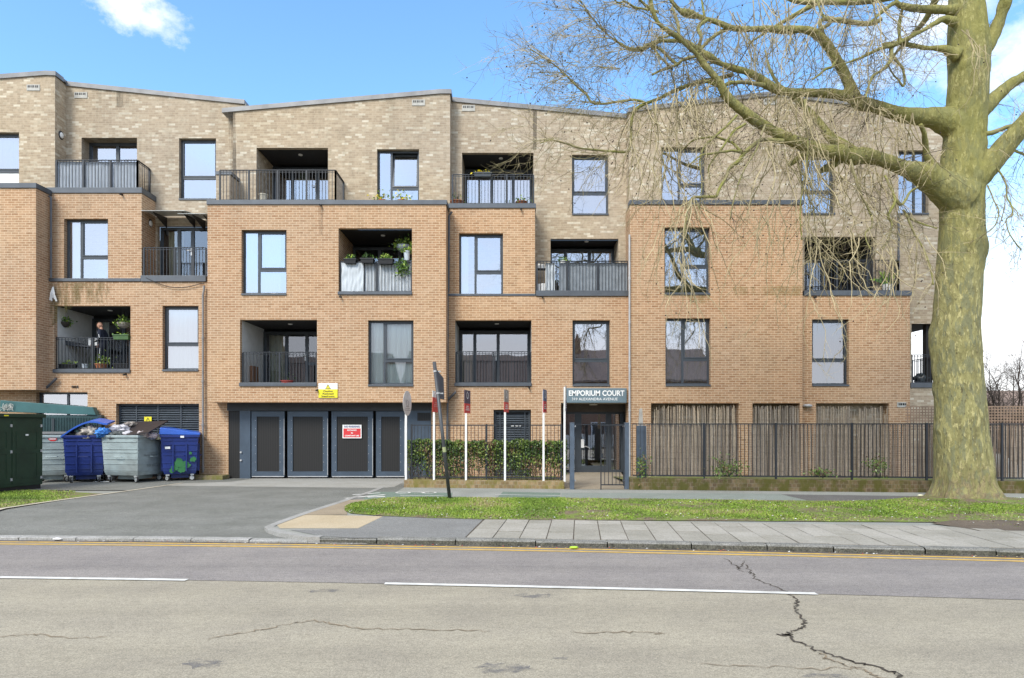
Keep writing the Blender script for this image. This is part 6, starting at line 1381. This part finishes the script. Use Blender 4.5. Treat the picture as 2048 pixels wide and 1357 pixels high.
me.vertices.foreach_set('co', co); me.materials.clear(); me.materials.append(BARK); me.update()
obj('trunk', me, None, TR)
# branches one size down: each a piece of its own
SUB = []
def branch(pts, Y0, Y1): SUB.append(limb(pts, Y0, Y1))
branch([(1565,284,13),(1545,281,11),(1523,281,10),(1506,292,9.5),(1487,308,9),(1477,323,9),(1459,337,8),(1452,356,7),(1437,381,7),(1430,394,7),(1403,394,6.5),(1383,400,6),(1372,440,4),(1366,490,3)], 13.5, 12.6)
branch([(1484,306,7),(1461,302,6),(1422,308,5),(1400,312,3.5),(1380,330,2.5)], 13.2, 12.9); branch([(1484,306,7),(1467,288,6),(1455,283,5.5),(1434,275,5),(1410,276,4.5),(1387,281,4),(1365,300,3)], 13.2, 13.6)
branch([(1474,231,6),(1456,250,5.5),(1434,270,5.5),(1412,290,5),(1404,305,5),(1400,330,4),(1404,370,3),(1398,420,2.5)], 13.2, 12.8); branch([(1492,248,6),(1469,262,6),(1453,284,5.5),(1437,306,5),(1423,325,4.5),(1416,340,4),(1420,360,3)], 13.3, 13.1)
branch([(1530,172,11),(1500,166,9),(1464,166,9),(1440,173,9),(1410,164,8),(1366,174,8),(1342,185,8),(1317,198,8),(1293,207,8),(1276,216,8),(1266,228,7),(1262,256,7),(1261,288,7),(1254,303,6),(1220,303,5),(1171,298,4.5),(1140,290,4),(1105,281,3.2),(1080,287,2.4)], 14.2, 12.9)
branch([(1465,149,10),(1435,158,9),(1410,161,7.5),(1380,172,6),(1340,187,5)], 14.3, 13.9); branch([(1293,207,6),(1266,200,6),(1244,203,6),(1190,208,5.5),(1171,188,5),(1156,176,4.5),(1137,156,4),(1105,127,3),(1080,112,2.4),(1060,98,2)], 13.4, 12.8)
branch([(1300,90,6),(1320,98,7),(1340,118,7),(1352,130,7),(1332,137,6),(1305,150,5)], 13.7, 13.5); branch([(1352,130,7),(1370,118,7),(1392,113,7),(1402,108,7)], 13.7, 13.8); branch([(1300,90,6),(1312,103,5),(1322,116,5),(1345,140,5)], 13.7, 13.6)
branch([(1416,39,8),(1396,55,8),(1402,75,8),(1398,95,8)], 14.2, 13.9); branch([(1452,58,9),(1430,72,8),(1415,84,8),(1402,98,8),(1390,108,7)], 14.4, 13.9); branch([(1358,72,8),(1356,50,8),(1350,30,7),(1344,15,6)], 13.5, 14.0)
branch([(1345,66,6),(1330,75,5),(1316,76,5)], 13.5, 13.5); branch([(1408,34,6),(1406,15,5),(1400,-20,4)], 14.2, 14.3); branch([(1318,49,7),(1306,25,7),(1290,10,6),(1270,-8,5)], 13.2, 13.0); branch([(1318,24,6),(1295,20,5),(1270,14,4.5),(1250,4,4),(1235,6,3.4),(1226,-4,3)], 13.6, 13.2)
branch([(1708,22,0.1),(1700,35,1.5),(1690,38,1)], 14, 14)
branch([(1782,92,10),(1783,112,9),(1778,126,8),(1765,140,7),(1750,150,6),(1742,160,6),(1735,180,5),(1732,195,4)], 14.2, 13.6); branch([(1784,112,8),(1795,125,6.5),(1806,140,6),(1809,160,5),(1806,172,5),(1796,160,4),(1785,148,3.5),(1776,128,3)], 14.2, 14.0)
branch([(1675,116,7),(1665,133,6),(1650,140,6),(1640,148,5),(1625,160,4)], 14.5, 14.0); branch([(1635,62,9),(1660,45,8),(1645,30,6),(1636,5,5),(1630,-20,4)], 14.5, 14.6); branch([(1648,72,10),(1640,48,9),(1650,38,10),(1672,40,11),(1700,44,11),(1740,48,11),(1765,38,9)], 14.6, 14.9)
branch([(1970,268,12),(1990,264,11),(2011,256,10),(2040,246,8),(2070,238,6)], TY-.3, 14.9); branch([(2010,292,8),(2030,302,6),(2060,315,5)], 14.4, 14.8)
branch([(1985,330,6),(2000,345,4.5),(2012,370,4),(2014,395,4),(2022,410,3.5),(2026,430,3),(2012,440,2.8),(2020,470,2.6),(2042,500,2.5)], 14.4, 14.0); branch([(1975,370,3.5),(1985,395,3),(1998,425,2.8),(1990,450,2.6),(1976,465,2)], 14.3, 14.0)
branch([(1700,320,7),(1712,360,6),(1722,390,5),(1738,420,5),(1744,450,4),(1730,470,3),(1742,500,3)], 13.8, 13.4); branch([(1770,352,5),(1790,400,6),(1776,430,6),(1785,450,5),(1775,480,5),(1765,500,4.5)], 13.8, 13.4); branch([(1812,428,6),(1830,470,4.5),(1848,500,4),(1862,540,3.5),(1866,570,3)], 13.9, 13.6); branch([(1806,420,6),(1824,440,5),(1850,450,4),(1875,457,3)], 13.9, 14.0); branch([(1790,398,6),(1803,410,6),(1820,385,5),(1838,372,4)], 13.8, 14.2)
branch([(1610,200,6),(1612,250,4.5),(1616,300,4),(1608,360,3.5),(1600,420,3),(1604,480,3)], 13.7, 13.2); branch([(1530,250,5),(1512,300,4),(1488,340,3.5),(1470,390,3),(1460,440,3)], 13.2, 12.6)
for k, P in enumerate(SUB):
    m = MB(); m.tube([p+Vector((.012*noise.noise(p*7),.012*noise.noise(p*7+Vector((3,0,0))),.012*noise.noise(p*7+Vector((0,5,0))))) for p,_ in P], [max(.004,r*(1+.1*noise.noise(p*9))) for p,r in P], 8); obj('branch', m, LIMB, TR, smooth=True)
# fine twigs
rnd = random.Random(77); tw = MB(); UP = Vector((0,0,1)); seeds = []
def grow(p, d, L, r, lvl, droop, mi):
    n = max(3, int(L/(.16 if lvl else .09))); st = L/n; pts, rad, dirs = [p], [r], []
    for i in range(n):
        u = i/n
        d = d+Vector((rnd.gauss(0,.19),rnd.gauss(0,.19),rnd.gauss(0,.17)-(droop if u < .68 else -droop*1.1)))
        d.normalize(); p = p+d*st; pts.append(p); rad.append(r*(1-.68*(i+1)/n)); dirs.append(d)
    tw.tube(pts, rad, 4 if r > .009 else 3, mi, cap=False)
    if lvl > 0:
        k = max(2, int(L*(4.4 if lvl > 1 else 5.5)))
        for _ in range(k):
            i = rnd.randrange(max(1,n//5), n); dd = dirs[i]; ax = dd.orthogonal().normalized(); ax = Matrix.Rotation(rnd.random()*2*PI,3,dd) @ ax
            d2 = Matrix.Rotation(rnd.uniform(.45,1.15),3,ax) @ dd
            grow(pts[i], d2, (rnd.uniform(.35,1.0) if lvl > 1 else rnd.uniform(.10,.38)), max(.0035, rad[i]*.62), lvl-1, droop*.8, mi if rnd.random() < .7 else rnd.choice((0,1,2)))
    elif rnd.random() < .06: seeds.append(pts[-1]-Vector((0,0,rnd.uniform(.02,.09))))
def along_limb(P, start, every, Lr, r, droop, lvl=2, zb=(-.7,.6), mis=(0,0,1,1,2), fw=.55):
    acc = 0; tot = 0
    for (a,ra),(b,rb) in zip(P, P[1:]):
        L = (b-a).length; acc += L; tot += L
        if tot < start: acc = 0; continue
        while acc > every:
            acc -= every*rnd.uniform(.7,1.3); t = (b-a).normalized(); q = a.lerp(b, rnd.random())
            d = t*fw+Vector((rnd.gauss(0,.5),rnd.gauss(0,.65),rnd.uniform(*zb))); d.normalize()
            grow(q+d*ra*.6, d, rnd.uniform(*Lr), min(r, rb*.6+.003)*rnd.uniform(.7,1.15), lvl, droop, rnd.choice(mis))
along_limb(LIMBS['a'], 1.6, .11, (.5,1.7), .0105, .05, zb=(-.8,.7)); along_limb(LIMBS['b'], 1.8, .11, (.5,1.6), .010, .05); along_limb(LIMBS['c'], .6, .09, (.5,1.7), .010, .05)
along_limb(LIMBS['d'], .5, .22, (.5,1.4), .009, .06); along_limb(LIMBS['e'], .5, .3, (.5,1.3), .009, .07); along_limb(LIMBS['f'], .5, .3, (.4,1.2), .009, .06); along_limb(LIMBS['g'], .5, .35, (.4,1.2), .009, .06)
for k in 'hijk': along_limb(LIMBS[k], .35, .16, (.4,1.4), .009, .07)
for P in SUB: along_limb(P, .12, .115, (.35,1.15), .0075, .05, 1 if rnd.random() < .45 else 2)
# long pendulous strands
def hang(px, py, Y, L, n=1, sx=18, mi=None, lean=0.):
    for _ in range(int(n*1.7)):
        q = W(px+rnd.uniform(-sx,sx), py+rnd.uniform(-14,14), Y+rnd.uniform(-.5,.5))
        grow(q, Vector((rnd.gauss(lean,.32),rnd.gauss(0,.3),-1)).normalized(), L*rnd.uniform(.6,1.15), rnd.uniform(.0085,.0135), 1, .07, rnd.choice((0,0,0,1)) if mi is None else mi)
for a in ((1290,210,13.2,2.2,7,25),(1330,195,13.2,2.4,7,28),(1370,180,13.2,2.4,8,25),(1400,170,13.4,2.0,5,20),(1440,170,13.3,1.6,4,25),(1385,400,12.8,2.3,8,20),(1340,300,13.,2.2,6,22),(1300,320,13,1.8,4,22),(1264,290,12.9,1.5,4,10),
          (1560,200,13.7,2.4,6,25),(1600,200,13.8,2.6,7,25),(1640,200,13.9,2.2,5,22),(1545,285,13.2,2.5,5,22),(1590,300,13.5,3.0,6,22),(1630,310,13.6,3.2,7,25),(1680,320,13.7,2.6,5,25),(1720,330,13.8,2.6,5,20),(1765,340,13.8,2.2,5,18),(1800,240,14.0,2.0,5,25),(1750,220,14.,1.6,4,20),
          (1620,470,13.,3.0,5,25),(1690,470,13.2,2.4,4,30),(1540,420,12.8,2.6,4,25),(1360,520,12.6,2.2,5,20),(1320,440,12.8,1.8,4,25),(1770,500,13.4,1.9,5,18),(1840,480,13.6,1.6,3,15),(1740,70,14,1.8,4,20),(1500,60,14.2,1.8,8,30),(1560,62,14.3,1.8,8,30),(1620,65,14.4,1.6,6,20),(1680,45,14.4,1.6,4,25),(1470,140,14.2,1.3,4,25),(1450,30,14.2,1.6,5,25),(1540,0,13.8,1.6,7,40),(1620,-10,13.8,1.8,7,40),(1700,-10,13.8,1.6,5,40),(1750,0,13.6,2.0,4,20),(2010,380,14.2,1.6,2,15),(1350,130,13.6,1.4,4,25),(1300,60,13.4,1.2,3,20)): hang(*a)
# pale twigs in front of the trunk and low limbs
for (x,y,dx,dz_) in ((1715,200,.3,-.9),(1760,215,.5,-.7),(1800,230,-.5,-.8),(1830,320,-.6,-.5),(1700,300,-.6,.4),(1880,300,-.5,-.3),(1930,60,.4,-.8),(1905,110,-.8,-.4),(1960,90,-.2,-1),(1690,305,.5,.1),(1660,300,-.3,-.9),(1620,290,-.5,-.7)):
    for _ in range(3): grow(W(x+rnd.uniform(-12,12),y,13.95), Vector((dx+rnd.gauss(0,.2),-.25,dz_+rnd.gauss(0,.2))).normalized(), rnd.uniform(.8,1.8), .010, 1, .10, 0)
# fan of fine twigs at the left ends
for (x,y,Y,dx,dz_) in ((1185,37,13.4,-1,.2),(1171,19,13.4,-1,.5),(1220,73,13.4,-1,-.05),(1251,95,13.4,-1,-.1),(1105,127,12.9,-1,.3),(1137,156,12.9,-1,0),(1171,188,12.9,-1,-.05),(1200,205,13,-1,-.05),(1110,281,12.9,-1,.05),(1220,303,12.9,-1,-.3),(1270,105,13.4,-1,.1),(1240,140,13.2,-1,.1),(1160,130,13,-1,.15),(1285,210,13,-1,.0),(1250,5,13.2,-1,.2)):
    for _ in range(6): grow(W(x+rnd.uniform(-8,8),y+rnd.uniform(-6,6),Y+rnd.uniform(-.2,.2)), Vector((dx,rnd.gauss(0,.35),dz_+rnd.gauss(0,.3))).normalized(), rnd.uniform(.7,1.5), .0075, 2, .02, rnd.choice((0,1,1)))
# crown above and beside the picture
for k in range(16):
    z = rnd.uniform(11.2,16); an = rnd.uniform(0,2*PI); p = Vector((TREEX,TREEY,z)); d = Vector((math.cos(an),math.sin(an),.35)); 
    P = [(p,.15)]
    for i in range(7): d = (d+Vector((rnd.gauss(0,.15),rnd.gauss(0,.15),rnd.gauss(-.02,.12)))).normalized(); p = p+d*.75; P.append((p,.15*(1-.12*(i+1))))
    P = smooth_poly(P,3); m = MB(); m.tube([q for q,_ in P],[r for _,r in P],8); obj('branch', m, LIMB, TR, smooth=True); along_limb(P, .8, .5, (.8,1.9), .012, .06, 1)
m_ = tw
for s in seeds:
    if rnd.random() < .8: m_.lathe(s, [(.001,-.016),(.012,-.010),(.016,0),(.012,.010),(.001,.016)], 5, 3)
obj('crown', tw, [TWIG, TWIG2, TWIG3, SEED], TR)
# bare shrub tree beyond the fence at the right
bt = thing('bare_tree', 'small leafless tree beyond the fence right of the plane trunk', 'tree', (20.2, 26, 0)); tw = MB(); b0 = Vector((20.2,26,0)); m = MB(); stems = []
for k in range(17):
    an = rnd.uniform(0,2*PI); d = Vector((math.cos(an)*.75,math.sin(an)*.4,1)).normalized(); p = b0+Vector((0,0,.2)); P = [(p,.07)]
    for i in range(8): d = (d+Vector((rnd.gauss(0,.13),rnd.gauss(0,.13),rnd.gauss(0,.05)))).normalized(); p = p+d*.55; P.append((p,.07*(1-.11*(i+1))))
    m.tube([q for q,_ in P],[r for _,r in P],6); stems.append(P)
DKTW = M('dark_shrub_bark',(.07,.055,.045),.9); obj('trunk', m, DKTW, bt)
for P in stems: along_limb(P, .9, .16, (.6,1.5), .012, -.01, 2, (-.1,.8), (0,), .5)
obj('crown', tw, DKTW, bt)
# ================================================================ SKY, SUN, CAMERA
w = bpy.data.worlds.new('World'); S.world = w; w.use_nodes = True; nt = w.node_tree; nt.nodes.clear()
out = nd(nt,'ShaderNodeOutputWorld'); bg = nd(nt,'ShaderNodeBackground'); nt.links.new(bg.outputs[0], out.inputs[0])
SUN_EL, SUN_AZ = math.radians(42), math.radians(208)    # azimuth clockwise from +Y
sky = nd(nt,'ShaderNodeTexSky'); sky.sky_type = 'NISHITA'; sky.sun_disc = False; sky.sun_elevation = SUN_EL; sky.sun_rotation = SUN_AZ; sky.air_density = 1.0; sky.dust_density = .6; sky.ozone_density = 2.2
tc = nd(nt,'ShaderNodeTexCoord').outputs['Generated']; nz = nd(nt,'ShaderNodeVectorMath', operation='NORMALIZE'); nt.links.new(tc, nz.inputs[0]); dv_ = nz.outputs[0]
sx = nd(nt,'ShaderNodeSeparateXYZ'); nt.links.new(dv_, sx.inputs[0])
fb = noi(nt, 11., dv_, 10, .66, st=(1,1,1.5)); fb2 = noi(nt, 2.2, dv_, 6, .6, st=(1,1,2.2))
def puff(px, py, r, amp, soft, stz=1.):
    c = Vector(((px-CX)/F, 1, (HY-py)/F)).normalized(); sb_ = nd(nt,'ShaderNodeVectorMath', operation='SUBTRACT'); nt.links.new(dv_, sb_.inputs[0]); sb_.inputs[1].default_value = c
    ml = nd(nt,'ShaderNodeVectorMath', operation='MULTIPLY'); nt.links.new(sb_.outputs[0], ml.inputs[0]); ml.inputs[1].default_value = (1,1,stz)
    ln = nd(nt,'ShaderNodeVectorMath', operation='LENGTH'); nt.links.new(ml.outputs[0], ln.inputs[0])
    v = mth(nt,'ADD', mth(nt,'SUBTRACT', 1., mth(nt,'DIVIDE', ln.outputs['Value'], r)), mth(nt,'MULTIPLY', mth(nt,'SUBTRACT', fb, .5), amp))
    return ramp(nt, [(.0,(0,0,0)),(soft,(1,1,1))], v).outputs[0]
msk = None
for a in ((238,4,.050,4.6,1.9,1.5),(312,46,.030,4.0,1.9,1.2),(1800,95,.085,3.2,1.1,1.5),(2020,130,.075,3.4,1.1,1.2),(1880,45,.07,3.2,1.1,1.)):
    q = puff(*a); msk = q if msk is None else mth(nt,'MAXIMUM', msk, q)
msk = mth(nt,'MULTIPLY', msk, .72)
# low white haze towards the horizon, broken cloud over the street behind
low = ramp(nt, [(.12,(1,1,1)),(.31,(0,0,0))], mth(nt,'ADD', sx.outputs[2], mth(nt,'MULTIPLY', mth(nt,'SUBTRACT', fb2, .5), .10))).outputs[0]
bk = mth(nt,'MULTIPLY', ramp(nt, [(.38,(.35,)*3),(.62,(1,1,1))], fb2).outputs[0], ramp(nt, [(.30,(1,1,1)),(.60,(0,0,0))], mth(nt,'ADD', mth(nt,'MULTIPLY', sx.outputs[1], .5), .5)).outputs[0])
top_fill = mth(nt,'MULTIPLY', ramp(nt, [(.64,(0,0,0)),(.80,(1,1,1))], sx.outputs[2]).outputs[0], .7)  # unseen white cover overhead, added to make the ambient light whiter
msk = mth(nt,'MAXIMUM', msk, top_fill)
msk = mth(nt,'MAXIMUM', mth(nt,'MAXIMUM', msk, mth(nt,'MULTIPLY', low, .95)), mth(nt,'MULTIPLY', bk, .72))
CLOUD = 8.0
skc = mixc(nt, sky.outputs[0], (1.32,1.70,1.84), 1., 'MULTIPLY')
col = mixc(nt, skc, (CLOUD*1.0,CLOUD*.99,CLOUD*1.0), msk); nt.links.new(col, bg.inputs[0]); bg.inputs[1].default_value = .11
su = bpy.data.lights.new('sun','SUN'); su.energy = 2.0; su.angle = math.radians(20); su.color = (1,.93,.83); so = bpy.data.objects.new('sun', su); COL.objects.link(so)
dsun = Vector((math.sin(SUN_AZ)*math.cos(SUN_EL), math.cos(SUN_AZ)*math.cos(SUN_EL), math.sin(SUN_EL))); so.rotation_euler = dsun.to_track_quat('Z','Y').to_euler(); so.location = dsun*60
cam = bpy.data.cameras.new('camera'); co_ = bpy.data.objects.new('camera', cam); COL.objects.link(co_); S.camera = co_
co_.location = (0,0,H); co_.rotation_euler = (PI/2,0,0); cam.sensor_width = 36; cam.lens = 36*F/2048; cam.shift_y = (HY-678.5)/2048; cam.clip_start = .1; cam.clip_end = 2000
S.view_settings.view_transform = 'Standard'; S.view_settings.look = 'None'; S.view_settings.exposure = 0.86; S.view_settings.gamma = 1
S.cycles.max_bounces = 6; S.cycles.transparent_max_bounces = 12; S.cycles.caustics_reflective = False; S.cycles.caustics_refractive = False
